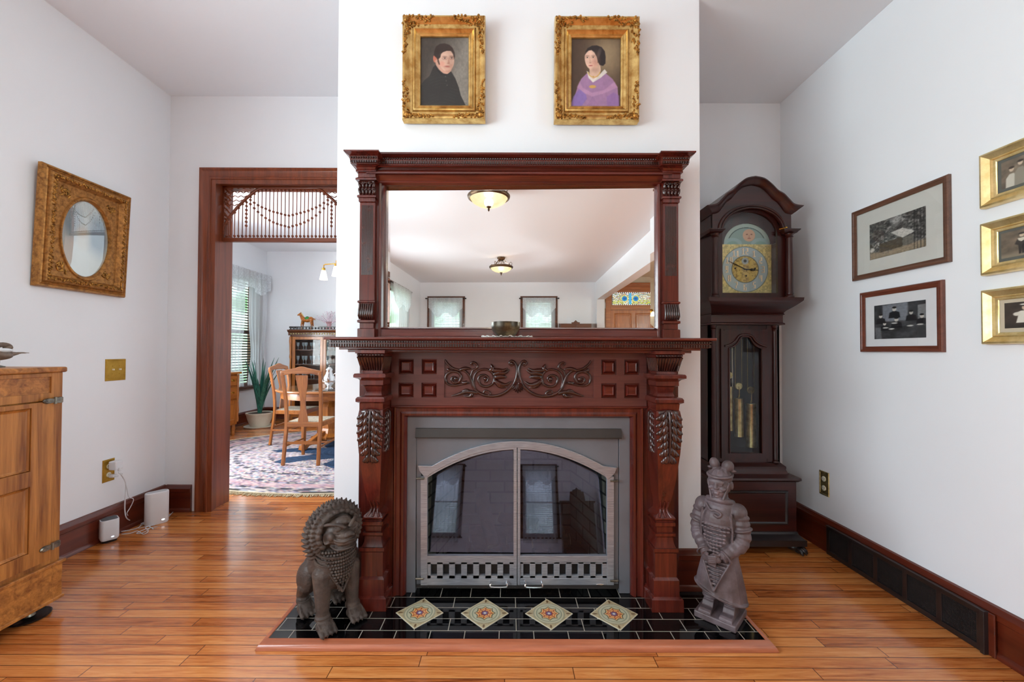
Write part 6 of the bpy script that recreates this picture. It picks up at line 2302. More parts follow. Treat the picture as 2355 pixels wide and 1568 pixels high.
for k in range(11):
    a = -2.6 + k * .52 - math.pi / 2 * 0
    b.tube([(.050 * math.cos(a), .004 + .054 * math.sin(a), .648), (.030 * math.cos(a), .010 + .032 * math.sin(a), .674), (0, .012, .682)], [.005, .005, .003], 6)
b.ell((-.026, .010, .696), (.022, .022, .028), ry(-.28)); b.ell((.030, .014, .692), (.026, .022, .028), ry(.42))
b.ell((.050, .020, .672), (.016, .010, .006)); b.ell((-.048, .014, .676), (.012, .010, .006))
for s in (-1, 1):   # chin straps
    b.capsule((s * .044, -.022, .62), (s * .026, -.040, .552), .005, .006, 8)
hr_ = b.build('topknot_hair', M['stone'], war, local=True, smooth=180)
fuse(hr_, .0026, 1)

# guardian lion
lp = (-.812, 1.905)
lion = empty('lion_statue', (lp[0], lp[1], HZ), 'dark carved guardian lion statue with flame mane at the left of the hearth', 'statue', rotz=math.radians(47))
lion.scale = (1.14, 1.10, .965)
b = MB()
b.capsule((0, .095, .200), (0, -.020, .270), .070, .074, 20)
b.ell((0, .105, .195), (.074, .066, .078))
b.ell((0, -.042, .275), (.076, .066, .105))
b.ell((0, -.050, .215), (.066, .050, .06))
for s in (-1, 1):
    # hind leg: thigh, hock behind, shank, paw
    b.ell((s * .056, .098, .165), (.040, .060, .082), rx(.25))
    b.capsule((s * .064, .090, .130), (s * .066, .125, .078), .034, .024)
    b.capsule((s * .066, .125, .078), (s * .066, .110, .030), .024, .023)
    # front leg
    b.capsule((s * .054, -.048, .240), (s * .058, -.058, .130), .040, .029)
    b.capsule((s * .058, -.058, .130), (s * .060, -.066, .042), .029, .021)
    for (px_, py_) in ((s * .066, .092), (s * .060, -.084)):
        b.ell((px_, py_, .026), (.032, .040, .025))
        for k in range(4):
            x = px_ + (k - 1.5) * .0165
            b.capsule((x, py_ - .018, .026), (x * 1.0, py_ - .042, .014), .0095, .0092, 8)
            b.capsule((x, py_ - .042, .013), (x, py_ - .052, .005), .005, .002, 6)
            b.capsule((x, py_ + .002, .046), (x, py_ - .024, .034), .005, .006, 6)
        for q in range(2):
            b.tube([(px_ + .026 * math.cos(t), py_ + (.020 if py_ < 0 else .018) + .026 * math.sin(t), .052 + q * .009) for t in np.linspace(0, 2 * math.pi, 17)[:-1]], .0042, 6, loop=True)
# tail curled along the back
b.tube(catmull([(0, .165, .19), (0, .19, .24), (0, .175, .29), (0, .135, .30)], 5), .014, 8)
# head
b.ell((0, -.072, .425), (.058, .058, .066))
b.ell((0, -.120, .430), (.036, .040, .024), rx(.1))
b.ell((0, -.118, .400), (.040, .040, .020))
b.ell((0, -.112, .372), (.037, .040, .016), rx(-.1))
b.ell((0, -.100, .358), (.022, .024, .014))
b.tube(catmull([(-.040, -.085, .418), (-.037, -.125, .412), (-.018, -.155, .412), (0, -.160, .416), (.018, -.155, .412), (.037, -.125, .412), (.040, -.085, .418)], 4), .0055, 8)
b.tube(catmull([(-.040, -.085, .376), (-.036, -.125, .372), (-.016, -.148, .374), (0, -.152, .376), (.016, -.148, .374), (.036, -.125, .372), (.040, -.085, .376)], 4), .0055, 8)
for k in range(-3, 4):
    b.capsule((k * .010, -.150 + abs(k) * .006, .402), (k * .010, -.150 + abs(k) * .006, .390), .005, .003, 6)
    b.capsule((k * .009, -.144 + abs(k) * .006, .380), (k * .009, -.144 + abs(k) * .006, .388), .0045, .003, 6)
b.ell((0, -.156, .440), (.020, .012, .013))
for s in (-1, 1):
    b.ell((s * .012, -.160, .436), (.009, .008, .008))
    b.ell((s * .030, -.122, .458), (.017, .012, .012))
    b.tube([(s * .030 + .019 * math.cos(t), -.126 + .006 * math.sin(t), .458 + .014 * math.sin(t)) for t in np.linspace(0, 2 * math.pi, 15)[:-1]], .0035, 6, loop=True)
    b.tube(catmull([(s * .008, -.138, .462), (s * .026, -.128, .478), (s * .050, -.100, .480), (s * .060, -.074, .470)], 4), .0075, 8)
    b.ell((s * .048, -.100, .425), (.012, .020, .020))
    b.tube(catmull([(s * .046, -.096, .400), (s * .058, -.080, .39), (s * .060, -.070, .42), (s * .052, -.080, .44)], 4), .006, 6)
b.ell((0, -.100, .482), (.030, .026, .022))
lb = b.build('body', M['lion'], lion, local=True, smooth=180)
fuse(lb, .0030, 1)
b = MB()
# mane: a ruff standing behind the face with rows of flame locks, and a cape down the back
b.ell((0, -.030, .415), (.105, .040, .125))
b.ell((0, .010, .380), (.095, .050, .130))
b.ell((0, .045, .315), (.072, .040, .085))
for row, (yy, R1, R2, cz_, nn_, ll) in enumerate(((-.052, .100, .118, .420, 30, .034), (-.030, .112, .132, .412, 30, .036), (-.004, .108, .134, .396, 28, .036), (.024, .098, .130, .376, 26, .034))):
    for k in range(nn_):
        t = -math.pi * .30 + (math.pi * 1.60) * k / (nn_ - 1)
        c_, s_ = math.cos(t), math.sin(t)
        base_p = Vector((R1 * c_ * .86, yy, cz_ + R2 * s_ * .86))
        tip = Vector((R1 * c_ * 1.10, yy + .010, cz_ + R2 * s_ * 1.12 + .004))
        mid_ = base_p.lerp(tip, .55) + Vector((-s_ * .006, -.004, c_ * .006))
        b.tube([base_p, mid_, tip], [.011, .010, .0015], 7)
rnd = random.Random(3)
for k in range(16):      # inner curls around the face
    t = -math.pi * .2 + math.pi * 1.4 * k / 15
    p = Vector((.078 * math.cos(t), -.066, .425 + .088 * math.sin(t)))
    b.ell(p, (.013, .012, .016), ry(-t), 8, 6)
for row in range(6):      # locks down the spine
    for s in (-1, 0, 1):
        z = .34 - row * .022
        b.tube([(s * .035, .070 + row * .006, z), (s * .040, .088 + row * .008, z - .012), (s * .042, .100 + row * .008, z - .028)], [.014, .012, .002], 7)
mn = b.build('flame_mane', M['lion'], lion, local=True, smooth=180)
fuse(mn, .0028, 1)
b = MB()
# beaded chest ornament coming to a point, and collar
for r_ in range(14):
    t = r_ / 13
    z = lerp(.345, .165, t)
    wdt = lerp(.062, .006, t ** 1.15)
    nb = max(1, int(wdt / .0085))
    for c_ in range(-nb, nb + 1):
        x = c_ * wdt / max(nb, 1)
        y = -.100 - .012 * math.sin(math.pi * t) + (x / .076) ** 2 * .050 + (t > .6) * (t - .6) * .02
        b.ell((x, y, z), (.0062, .0075, .0075), None, 7, 5)
for R_, z_, rr_ in ((.074, .338, .006), (.077, .322, .004), (.078, .300, .0045)):
    b.tube([(R_ * math.cos(t), -.040 + .066 * math.sin(t), z_ + .018 * math.sin(t)) for t in np.linspace(0, 2 * math.pi, 31)[:-1]], rr_, 6, loop=True)
pts_ = [(0, -.105, .16), (-.030, -.098, .22), (-.058, -.075, .28), (-.070, -.05, .32)]
for s in (-1, 1):
    b.tube(catmull([(x * s, y, z) for x, y, z in pts_], 4), .005, 6)
b.build('chest_ornament', M['lion'], lion, local=True, smooth=60)

# ------------------------------------------------------------------ fretwork in the doorway head
YS = 3.30
fp = lambda x, y: on_y(440 + x / 3.483, 370 + y / 3.483, YS)
SX = (DOX0 + DOX1) / 2
sz0, sz1 = fp(770, 650).z, DOZ - .0005
sw = (DOX1 - DOX0) / 2 - .0005
fret = empty('door_fretwork', (SX, YS, sz0), 'turned mahogany spindle fretwork with bead swags across the top of the doorway', 'fretwork')
b = MB()
b.box(SX - sw, SX + sw, YS - .018, YS + .018, sz0, sz0 + .030)
b.box(SX - sw, SX - sw + .012, YS - .012, YS + .012, sz0 + .03, sz1)
b.box(SX + sw - .012, SX + sw, YS - .012, YS + .012, sz0 + .03, sz1)
b.box(SX - sw, SX + sw, YS - .012, YS + .012, sz1 - .014, sz1)
b.build('frame_rails', M['casingx'], fret, smooth=0, bevel=.002)
zr = sz0 + .030
R_ = .0048
fx = lambda x: fp(x, 400).x - fp(775, 400).x
fz = lambda y: fp(775, y).z


def arch_z(u):      # height of the arch above offset u
    au = min(1, abs(u) / (sw - .006))
    pts_ = [(0, 197), (.30, 200), (.42, 212), (.52, 240), (.66, 300), (.80, 372), (.92, 450), (1.0, 530)]
    for (a0, y0), (a1, y1) in zip(pts_, pts_[1:]):
        if au <= a1:
            t = (au - a0) / (a1 - a0)
            return fz(lerp(y0, y1, t))
    return fz(530)


P = [(SX + u, YS, min(arch_z(u), sz1 - .012)) for u in np.linspace(-sw + .008, sw - .008, 61)]
b = MB(); b.tube(P, .011, 10, flat=1.0)
b.build('arch_rail', M['casingx'], fret, smooth=60)
# rows of beads: (offset in image units from centre, height)
sw1 = [(0, 438), (31, 433), (62, 424), (93, 416), (124, 408), (155, 398), (186, 384), (217, 372), (250, 355), (281, 335), (312, 312), (340, 296)]
sw2 = [(0, 530), (31, 522), (62, 514), (93, 504), (124, 492), (155, 476), (186, 458), (217, 436), (250, 408), (281, 378), (312, 345), (340, 318)]


def bead_at(tbl, u):
    x = abs(u) / (fx(775 + 100) / 100)
    for (a0, y0), (a1, y1) in zip(tbl, tbl[1:]):
        if x <= a1 + 1e-6:
            return fz(lerp(y0, y1, (x - a0) / (a1 - a0)))
    return None


pitch = fx(775 + 31)
ns = int(sw / pitch)
for k in range(-ns, ns + 1):
    u = k * pitch
    zt = min(arch_z(u), sz1 - .014)
    prof = [(R_, zr)]
    marks = [zr + .018, zt - .016]
    row2 = fz(240)
    if zt > row2 + .015:
        marks.append(row2)
        marks.append(fz(212))
    if abs(k) <= 11:
        for t_ in (sw1, sw2):
            z = bead_at(t_, u)
            if z: marks.append(z)
    if abs(k) == 11:
        for j in range(8):
            marks.append(fz(300 + 31.5 * j))
    marks = [z for z in sorted(marks) if zr + .0105 < z < zt - .0105]
    keep = []
    for z in marks:
        if not keep or z - keep[-1] > .0200:
            keep.append(z)
    for z in keep:
        for dz, r in ((-.0098, .0036), (-.0082, .0066), (-.0045, .0096), (0, .0106), (.0045, .0096), (.0082, .0066), (.0098, .0036)):
            prof.append((r, z + dz))
    prof2 = [(.0034, zr)] + prof[1:] + [(.0034, zt)]
    b = MB(); b.lathe(prof2, (SX + u, YS, 0), 8)
    b.build('spindle', M['casing'], fret, smooth=50)
# wavy rods and carved leaf outside the arch
for sx in (-1, 1):
    for j in range(5):
        z = fz(218 + j * 34)
        u0 = sw - .012 - (.092 if j < 6 else 0)
        ua = next((u for u in np.linspace(.05, sw, 90) if arch_z(u) < z), sw)
        if ua > sw - .03: continue
        us = np.linspace(ua + .006, sw - .012, 22)
        b = MB(); b.tube([(SX + sx * u, YS, z + .006 * math.sin((u - ua) * 130) - (u - ua) * .10 * 0) for u in us], .0036, 6)
        b.build('wavy_rod', M['casing'], fret)
    b = MB()
    rnd = random.Random(5)
    for j in range(16):
        t = j / 15
        z = lerp(sz1 - .03, fz(470), t)
        u = sw - .018 - .018 * math.sin(j * 1.9) - .008
        if arch_z(u) > z + .03 and j < 3: continue
        b.tube([(SX + sx * (u + .016), YS, z + .014), (SX + sx * u, YS - .006, z), (SX + sx * (u - .016), YS - .002, z - .016), (SX + sx * (u - .006), YS, z - .028)], [.003, .0085, .007, .002], 7)
    b.build('leaf_bracket', M['casing'], fret, smooth=60)
    for j in range(3):
        u = sw - .020 - j * .022
        b = MB(); b.tube([(SX + sx * u, YS, zr), (SX + sx * u, YS, min(arch_z(u), fz(480)) - .01)], .006, 8)
        b.build('reed', M['casing'], fret)

# ------------------------------------------------------------------ oak icebox against the left wall
ix = (148.5 - 1168) / 940 * 2.0
ibox = empty('oak_cabinet', (ix, 1.625, 0), 'antique golden oak cabinet with panelled doors and nickel strap hinges at the left edge', 'cabinet', rotz=math.pi / 2)
LW = .375
lx = lambda px: on_x(px, 1000, ix).y - 1.625
b = MB()
b.box(-LW + .012, LW - .006, .014, .44, .236, 1.141)
b.box(-LW, -LW + .07, .001, .03, .235, 1.142)
b.box(lx(117), LW - .004, .001, .03, .235, 1.142)
b.box(-LW + .069, lx(117) + .001, .0015, .03, 1.010, 1.046); b.box(-LW + .069, lx(117) + .001, .0015, .03, 1.122, 1.141)
b.box(-LW + .069, lx(117) + .001, .0015, .03, .236, .256)
case = b.build('case', M['icebox'], ibox, local=True, smooth=0, bevel=.002)
b = MB(); b.box(-LW + .06, lx(118), .008, .013, 1.040, 1.128)
b.build('inset_panel', M['iceboxy'], ibox, local=True, smooth=0)
b = MB(); b.box(-LW - .01, LW + .006, -.014, .45, 1.142, 1.168)
b.build('top', M['iceboxy'], ibox, local=True, smooth=0, bevel=.008, seg=3)
b = MB(); b.box(-LW - .004, LW + .004, -.008, .446, .060, .232)
b.prism([(-LW - .014, -.018), (LW + .012, -.018), (LW + .012, .45), (-LW - .014, .45)], .222, .238, 'xy')
b.prism([(-LW - .010, -.014), (LW + .010, -.014), (LW + .010, .45), (-LW - .010, .45)], .052, .068, 'xy')
b.build('base', M['iceboxy'], ibox, local=True, smooth=0, bevel=.004, seg=3)
dx0, dx1 = -LW + .075, lx(115)
b = MB()
py = -.014
b.box(dx1 - .088, dx1, py, .0, .262, 1.006); b.box(dx0, dx0 + .085, py, .0, .262, 1.006)
for z0, z1 in ((.262, .330), (.630, .700), (.985, 1.006)):
    b.box(dx0 + .084, dx1 - .087, py, .0, z0, z1)
dr_ = b.build('door', M['icebox'], ibox, local=True, smooth=0, bevel=.002)
for z0, z1 in ((.330, .630), (.700, .985)):
    b = MB(); xa, xb = dx0 + .085, dx1 - .088
    b.rings([[(xa + t, y, z0 + t), (xb - t, y, z0 + t), (xb - t, y, z1 - t), (xa + t, y, z1 - t)] for t, y in ((0, -.001), (0, -.006), (.004, -.010), (.010, -.004), (.014, -.002))])
    b.build('door_panel', M['icebox'], dr_, local=True, smooth=0)
for zz in (.992, .305):
    b = MB()
    c_ = (lx(88) + lx(135)) / 2
    hl = (lx(135) - lx(88)) / 2
    s0 = len(b.v)
    outl = [(-1, 0), (-.9, .5), (-.6, .8), (-.2, .75), (0, .55), (.25, .75), (.6, .95), (.9, .9), (1, .7), (1, -.7), (.9, -.9), (.6, -.95), (.25, -.75), (0, -.55), (-.2, -.75), (-.6, -.8), (-.9, -.5)]
    b.rings([[(c_ + x * hl * k, y, zz + .018 + z * .016 * k) for x, z in outl] for y, k in ((-.0142, 1), (-.019, 1), (-.023, .86))])
    b.tube([(c_ + hl * .15, -.022, zz + .002), (c_ + hl * .15, -.022, zz + .034)], .006, 8)
    for q in (-.65, -.3, .55, .85):
        b.ell((c_ + q * hl, -.023, zz + .018), (.003, .0015, .003), None, 8, 5)
    b.build('strap_hinge', M['pewter'], ibox, local=True, smooth=30)
for sx, sy in ((1, .06), (-1, .06), (1, .38), (-1, .38)):
    b = MB(); x = sx * (LW - .075)
    b.lathe([(.018, .008), (.022, .012), (.016, .03), (.013, .045), (.02, .052)], (x, sy, 0), 14)
    b.build('caster', M['pewter'], ibox, local=True, smooth=40)
tag(MB().lathe([(.066, 0.0005), (.072, .003), (.074, .010), (.070, .0115), (.060, .0065), (.001, .0065)], (ix - .06, 1.625 + LW - .075, 0), 32).build('caster_cup', M['black'], smooth=40),
    'round dark floor coaster under the visible corner of the oak cabinet', 'coaster')

# shorebird figure on the cabinet
m = NT('painted_wooden_bird')
n = m.noise(m.mapping(m.coord(), (8, 8, 30)), 3, 4, .6)
M['bird'] = m.set(m.ramp(n, [(.3, srgb(70, 54, 44)), (.6, srgb(128, 108, 92))]), .4)
bd = empty('bird_figure', (-2.35, 1.905, 1.1682), 'brown and white carved bird figure on a short stem on top of the oak cabinet', 'bird figure', rotz=math.pi / 2)
b = MB()
b.ell((-.05, 0, .058), (.085, .035, .026), ry(.06)); b.capsule((.0, 0, .058), (.055, 0, .064), .020, .006)
b.tube([(.03, 0, .062), (.07, 0, .067), (.103, 0, .0665)], [.009, .004, .0015], 8)
b.tube(catmull([(-.07, 0, .066), (-.05, -.004, .090), (-.015, -.006, .104), (.012, -.006, .100), (.020, -.004, .088)], 4), .012, 8)
b.ell((.012, -.004, .090), (.017, .014, .015))
fuse(b.build('body', M['bird'], bd, local=True, smooth=180), .002, 1)
b = MB(); b.ell((-.012, -.022, .079), (.030, .010, .010)); b.build('breast_patch', M['white'], bd, local=True, smooth=180)
b = MB(); b.tube([(-.020, 0, .044), (-.018, 0, .024), (-.024, 0, .008)], [.006, .005, .006], 8); b.lathe([(.001, 0), (.026, .0005), (.026, .005), (.010, .010), (.001, .010)], (-.024, 0, 0), 20)
b.build('stand', M['pewter'], bd, local=True)

# ------------------------------------------------------------------ dining room
# braided oval rug
RC, RA, RB = (-1.79, 5.08), 2.20, 1.53
rug = empty('braided_rug', (RC[0], RC[1], .0), 'oval braided rug with a navy star centre and pink, lilac and white rings', 'rug')
nr, na = 90, 420
vs, cols = [], []
rs_ = np.random.RandomState(4)
pal = np.array([[226, 218, 214], [206, 172, 178], [168, 158, 186], [74, 72, 92], [220, 206, 190], [184, 138, 146], [122, 146, 168], [236, 230, 226]]) / 255
for j in range(nr + 1):
    r = j / nr
    for i in range(na):
        t = 2 * math.pi * i / na
        vs.append((RA * r * math.cos(t), RB * r * math.sin(t), .012 + .002 * math.sin(j * 2.1)))
V_ = np.array(vs)
jj = np.repeat(np.arange(nr + 1), na); ii = np.tile(np.arange(na), nr + 1)
r = jj / nr; t = 2 * np.pi * ii / na
nz_ = fbm(ii / na * 1.0 + jj * .37 % 1, r, 30, 71, 2)
k = (vnoise(ii / 26.0, jj / 1.3, 9, 72) * 8).astype(int) % 8
c = pal[k] * .90
wt_ = np.clip(fbm(t / 6.3, r, 20, 75, 2) * 1.5 - .2, 0, 1)[:, None]
c = c * (1 - .45 * wt_) + np.array([[228, 220, 216]]) / 255 * .45 * wt_
dark = (np.isin(jj, [44, 58, 59, 72, 82, 83])) & (np.sin(ii * .9 + jj) > -.3)
c[dark] = np.array([58, 56, 68]) / 255
pk_ = (jj > 74) & (jj < 81)
c[pk_] = c[pk_] * .6 + np.array([206, 150, 158]) / 255 * .4
star = .30 + .16 * np.abs(((t / (2 * np.pi) * 8) % 1) * 2 - 1) + .05 * np.sign(np.sin(8 * t + 2.2))
ins_ = r < star
c[ins_] = np.array([20, 54, 88]) / 255 * (.8 + .4 * rs_.rand(ins_.sum(), 1))
ed = jj >= 87
c[ed & (np.sin(ii * .18) > .1)] = np.array([28, 28, 32]) / 255
c[(jj >= 89)] = np.array([214, 198, 168]) / 255
fs = [(j * na + i, j * na + (i + 1) % na, (j + 1) * na + (i + 1) % na, (j + 1) * na + i) for j in range(nr) for i in range(na)]
me = bpy.data.meshes.new('braids')
me.from_pydata(V_.tolist(), [], fs)
at = me.color_attributes.new('Col', 'FLOAT_COLOR', 'POINT')
cc = np.ones((len(V_), 4)); cc[:, :3] = to_lin(c)
at.data.foreach_set('color', cc.ravel())
me.materials.append(M['rug'])
o = bpy.data.objects.new('braids', me); COL.objects.link(o); o.parent = rug
b = MB()
b.rings([[(RA * s_ * math.cos(a), RB * s_ * math.sin(a), z) for a in np.linspace(0, 2 * np.pi, 181)[:-1]] for s_, z in ((.995, .0008), (1.002, .006), (.998, .0115))], cap=False)
b.build('edge_braid', plain('cream_wool', (206, 192, 160), .95, vary=.15, scale=60), rug, local=True)
b = MB()
rnd = random.Random(8)
for i in range(900):
    a = 2 * math.pi * i / 900
    l = rnd.uniform(.03, .06)
    px_, py_ = RA * math.cos(a), RB * math.sin(a)
    nn_ = Vector((math.cos(a) / RA, math.sin(a) / RB, 0)).normalized()
    j_ = rnd.uniform(-.012, .012)
    tn = Vector((-nn_.y, nn_.x, 0))
    q = Vector((px_, py_, .006)); e_ = q + nn_ * l + tn * j_; e_.z = .003
    b.tube([q, e_], [.0055, .003], 5)
fr_ = b.build('fringe', bpy.data.materials['cream_wool'], rug, local=True)
fr_['kind'] = 'stuff'


def chair(loc, rot, lab):
    r = empty('dining_chair', loc, lab, 'chair', None, rot)
    W2, D = .205, .40
    # local: front towards -y, back at y = 0
    for sx in (-1, 1):
        P = [(sx * .190, .055, 0), (sx * .186, .030, .20), (sx * .186, .0, .44), (sx * .192, .010, .70), (sx * .205, .060, 1.00)]
        P = catmull(P, 5)
        b = MB()
        b.rings([[(p.x + a * .017, p.y + c_ * .015, p.z) for a, c_ in ((-1, -1), (1, -1), (1, 1), (-1, 1))] for p in P])
        b.build('rear_post', M['oak'], r, local=True, smooth=30, bevel=.004)
        b = MB()
        b.rings([[(sx * .200 + a * w_, -D + c_ * w_, z) for a, c_ in ((-1, -1), (1, -1), (1, 1), (-1, 1))] for z, w_ in ((0, .016), (.03, .015), (.25, .017), (.43, .021))])
        b.build('front_leg', M['oak'], r, local=True, smooth=30, bevel=.004)
        b = MB(); b.box(sx * .195 - .008, sx * .195 + .008, -D + .015, .02, .185, .205)
        b.build('side_stretcher', M['oak'], r, local=True, smooth=0, bevel=.003)
    b = MB()
    for y0, y1, x0, x1 in ((-D - .02, -D + .02, -.222, .222), (-.012, .014, -.19, .19)):
        b.box(x0, x1, y0, y1, .405, .455)
    for sx in (-1, 1):
        b.prism([(sx * .222, -D), (sx * .190, -D), (sx * .172, 0), (sx * .196, 0)][::sx], .405, .455, 'xy')
    b.build('seat_frame', M['oakx'], r, local=True, smooth=0, bevel=.004)
    b = MB(); b.prism([(-.192, -D + .01), (.192, -D + .01), (.175, -.01), (-.175, -.01)], .448, .4605, 'xy')
    b.build('cane_seat', plain('woven_cane', (176, 166, 148), .7, vary=.15, scale=60), r, local=True, smooth=0, bevel=.004)
    b = MB()
    top = [(x, 1.045 - .030 * abs(x / .215) ** 2.2 + .020 * math.exp(-(x / .06) ** 2)) for x in np.linspace(-.222, .222, 25)]
    bot = [(x, .985 - .035 * abs(x / .215) ** 2 + (.010 if abs(x) > .08 else -.0)) for x in np.linspace(.222, -.222, 25)]
    s0 = len(b.v)
    b.prism(top + bot, .046, .070)
    b.build('crest_rail', M['oakx'], r, local=True, smooth=30, bevel=.004)
    b = MB()
    sp = [(.055, .455), (.050, .50), (.030, .62), (.033, .74), (.052, .84), (.060, .90), (.066, .97)]
    sp = [(p.x, p.y) for p in catmull([(x, z, 0) for x, z in sp], 4)]
    rings_ = []
    for x, z in sp:
        y = lerp(.004, .052, max(0, (z - .55) / .45) ** 1.5)
        rings_.append([(-x, y, z), (x, y, z), (x, y + .010, z), (-x, y + .010, z)])
    b.rings(rings_)
    b.build('splat', M['oak'], r, local=True, smooth=30)
    b = MB(); b.box(-.19, .19, -D / 2 - .008, -D / 2 + .008, .186, .204); b.build('cross_stretcher', M['oakx'], r, local=True, smooth=0)
    b = MB(); b.box(-.188, .188, .012, .030, .22, .245); b.build('rear_stretcher', M['oakx'], r, local=True, smooth=0)
    return r


c1 = (on_z(655, 1067, 0) + on_z(731, 1070, 0)) / 2
chair((c1.x + .03, c1.y - .02, .0145), math.pi, 'golden oak dining chair seen from behind, nearest the doorway')
c2 = on_z(640, 1026, 0)
chair((c2.x - .06, c2.y + .20, .0145), math.pi / 2, 'golden oak dining chair side-on at the left end of the table')
TC = (-2.33, 5.46)
chair((TC[0] + .55, TC[1] + .92, .0145), math.radians(-25), 'golden oak dining chair on the far side of the table')

tab = empty('dining_table', (TC[0], TC[1], .0145), 'round golden oak pedestal dining table with a glass top', 'table')
b = MB(); b.lathe([(.001, .722), (.655, .722), (.670, .728), (.674, .738), (.668, .748), (.655, .750), (.001, .750)], (0, 0, 0), 64)
b.build('tabletop', M['oakx'], tab, local=True, smooth=30)
b = MB(); b.rings([[(rr * math.cos(a), rr * math.sin(a), z) for a in np.linspace(0, 2 * np.pi, 65)[:-1]] for rr, z in ((.600, .722), (.610, .64), (.585, .635), (.58, .722))])
b.build('apron', M['oakx'], tab, local=True, smooth=30)
b = MB(); b.lathe([(.001, .7505), (.660, .7505), (.663, .754), (.660, .7575), (.001, .7575)], (0, 0, 0), 64)
b.build('glass_top', glass('table_glass', (.92, .96, .95), .06, .01, 1.0), tab, local=True, smooth=30)
b = MB(); b.lathe([(.19, .09), (.20, .12), (.15, .16), (.13, .22), (.15, .32), (.15, .50), (.12, .56), (.17, .62), (.20, .722)], (0, 0, 0), 8)
b.build('pedestal', M['oak'], tab, local=True, smooth=20)
for k in range(4):
    a = math.radians(45 + 90 * k + 12)
    b = MB()
    b.prism([(.10, .05), (.10, .20), (.20, .17), (.32, .10), (.40, .06), (.44, .055), (.45, .0), (.38, .0), (.34, .04), (.22, .06)], -.035, .035)
    b.xf(Matrix.Rotation(a, 4, 'Z'))
    b.build('scroll_foot', M['oak'], tab, local=True, smooth=30, bevel=.006)
TT = .0145 + .7577
sv = on_y(757, 860, 5.05)
tea = empty('silver_coffee_pot', (sv.x, 5.05, TT + .006), 'polished silver coffee pot on the dining table at the doorway edge', 'coffee pot')
b = MB(); b.lathe([(.045, 0), (.052, .004), (.040, .014), (.020, .028), (.026, .04), (.058, .07), (.070, .11), (.064, .15), (.040, .19), (.034, .22), (.040, .235), (.038, .245), (.02, .265), (.006, .275), (.010, .285), (.001, .295)], (0, 0, 0), 28)
b.build('pot_body', M['chrome'], tea, local=True, smooth=60)
b = MB(); b.tube(catmull([(-.060, 0, .09), (-.095, 0, .12), (-.105, 0, .18), (-.125, 0, .225)], 5), [.016, .014, .013, .012, .011, .010, .010, .009, .009, .008, .008, .007, .007, .006, .006, .005], 10)
b.build('spout', M['chrome'], tea, local=True)
b = MB(); b.tube(catmull([(.055, 0, .18), (.10, 0, .20), (.11, 0, .14), (.062, 0, .09)], 5), .006, 8)
b.build('handle', M['chrome'], tea, local=True)
tag(MB().lathe([(.001, 0), (.15, .0005), (.16, .004), (.155, .0055), (.001, .0030)], (sv.x, 5.05, TT + .0005), 40).build('silver_tray', M['chrome'], smooth=40), 'round silver tray under the coffee pot on the dining table', 'tray')

# china cabinet
CXa = (662 - 1168) / 940 * 7.22
cw, cdp = 1.24, .36
cab = empty('china_cabinet', (CXa + cw / 2, 7.22, 0), 'dark carved oak china cabinet with glazed doors against the dining room far wall', 'china cabinet')
y0, y1 = 7.22, 7.565
x0, x1 = CXa + .03, CXa + cw - .03
zt = 1.62
b = MB()
b.box(x0, x0 + .025, y0 + .02, y1, .08, zt - .09); b.box(x1 - .025, x1, y0 + .02, y1, .08, zt - .09)
b.box(x0, x1, y1 - .012, y1, .08, zt - .09); b.box(x0, x1, y0 + .02, y1, .08, .12)
b.box(x0, x1, y0 + .02, y1, zt - .12, zt - .09)
b.build('carcass', M['brown'], cab, smooth=0)
b = MB()
b.prism([(y1, zt - .10), (y0 + .01, zt - .10), (y0 + .005, zt - .05), (y0 - .02, zt - .035), (y0 - .035, zt - .01), (y0 - .035, zt), (y1, zt)], CXa, CXa + cw, 'yz')
b.build('cornice', M['brown'], cab, smooth=0)
b = MB()
for k in range(26):
    x = CXa + .05 + k * (cw - .1) / 25
    b.ell((x, y0 + .004, zt - .070), (.016, .010, .014), None, 8, 6)
b.build('egg_molding', M['oldbrass'], cab, smooth=60)
b = MB()
b.box(CXa + .02, CXa + cw - .02, y0 + .0, y0 + .02, zt + .045, zt + .06); b.box(CXa + .02, CXa + cw - .02, y0, y0 + .02, zt, zt + .012)
for k in range(22):
    x = CXa + .04 + k * (cw - .08) / 21
    b.tube([(x, y0 + .01, zt + .01), (x, y0 + .01, zt + .05)], .012, 6)
b.box(CXa + .02, CXa + .04, y0, y1 - .05, zt + .03, zt + .06)
b.build('gallery', M['black_wood'], cab, smooth=0)
for dxa, dxb in ((x0 + .045, CXa + cw / 2 - .004), (CXa + cw / 2 + .004, x1 - .045)):
    b = MB()
    b.frame(dxa, dxb, .20, zt - .125, [(0, 0), (0, .018), (.045, .018), (.05, .010), (.05, 0)], y0 + .02)
    d_ = b.build('door', M['oak'], cab, smooth=0)
    b = MB(); b.box(dxa + .048, dxb - .048, y0 + .010, y0 + .013, .245, zt - .17)
    b.build('door_glass', M['cabglass'], d_, smooth=0)
for x in (x0 + .012, x1 - .012):
    b = MB(); b.lathe([(.02, .08), (.022, .16), (.014, .2), (.018, .5), (.014, 1.1), (.022, 1.14), (.015, 1.2), (.02, 1.34), (.026, 1.42), (.02, 1.5)], (x, y0 + .012, 0), 12)
    b.build('turned_column', M['oak'], cab, smooth=50)
b = MB(); b.box(x0, x1, y0 + .0, y0 + .02, .08, .19); b.build('base_rail', M['oakx'], cab, smooth=0)
for sx in (x0 + .03, x1 - .03):
    for sy in (y0 + .04, y1 - .04):
        b = MB(); b.lathe([(.02, 0.001), (.03, .02), (.025, .05), (.03, .081)], (sx, sy, 0), 12); b.build('foot', M['oak'], cab, smooth=50)
shz = [1.27, 1.01, .74, .46]
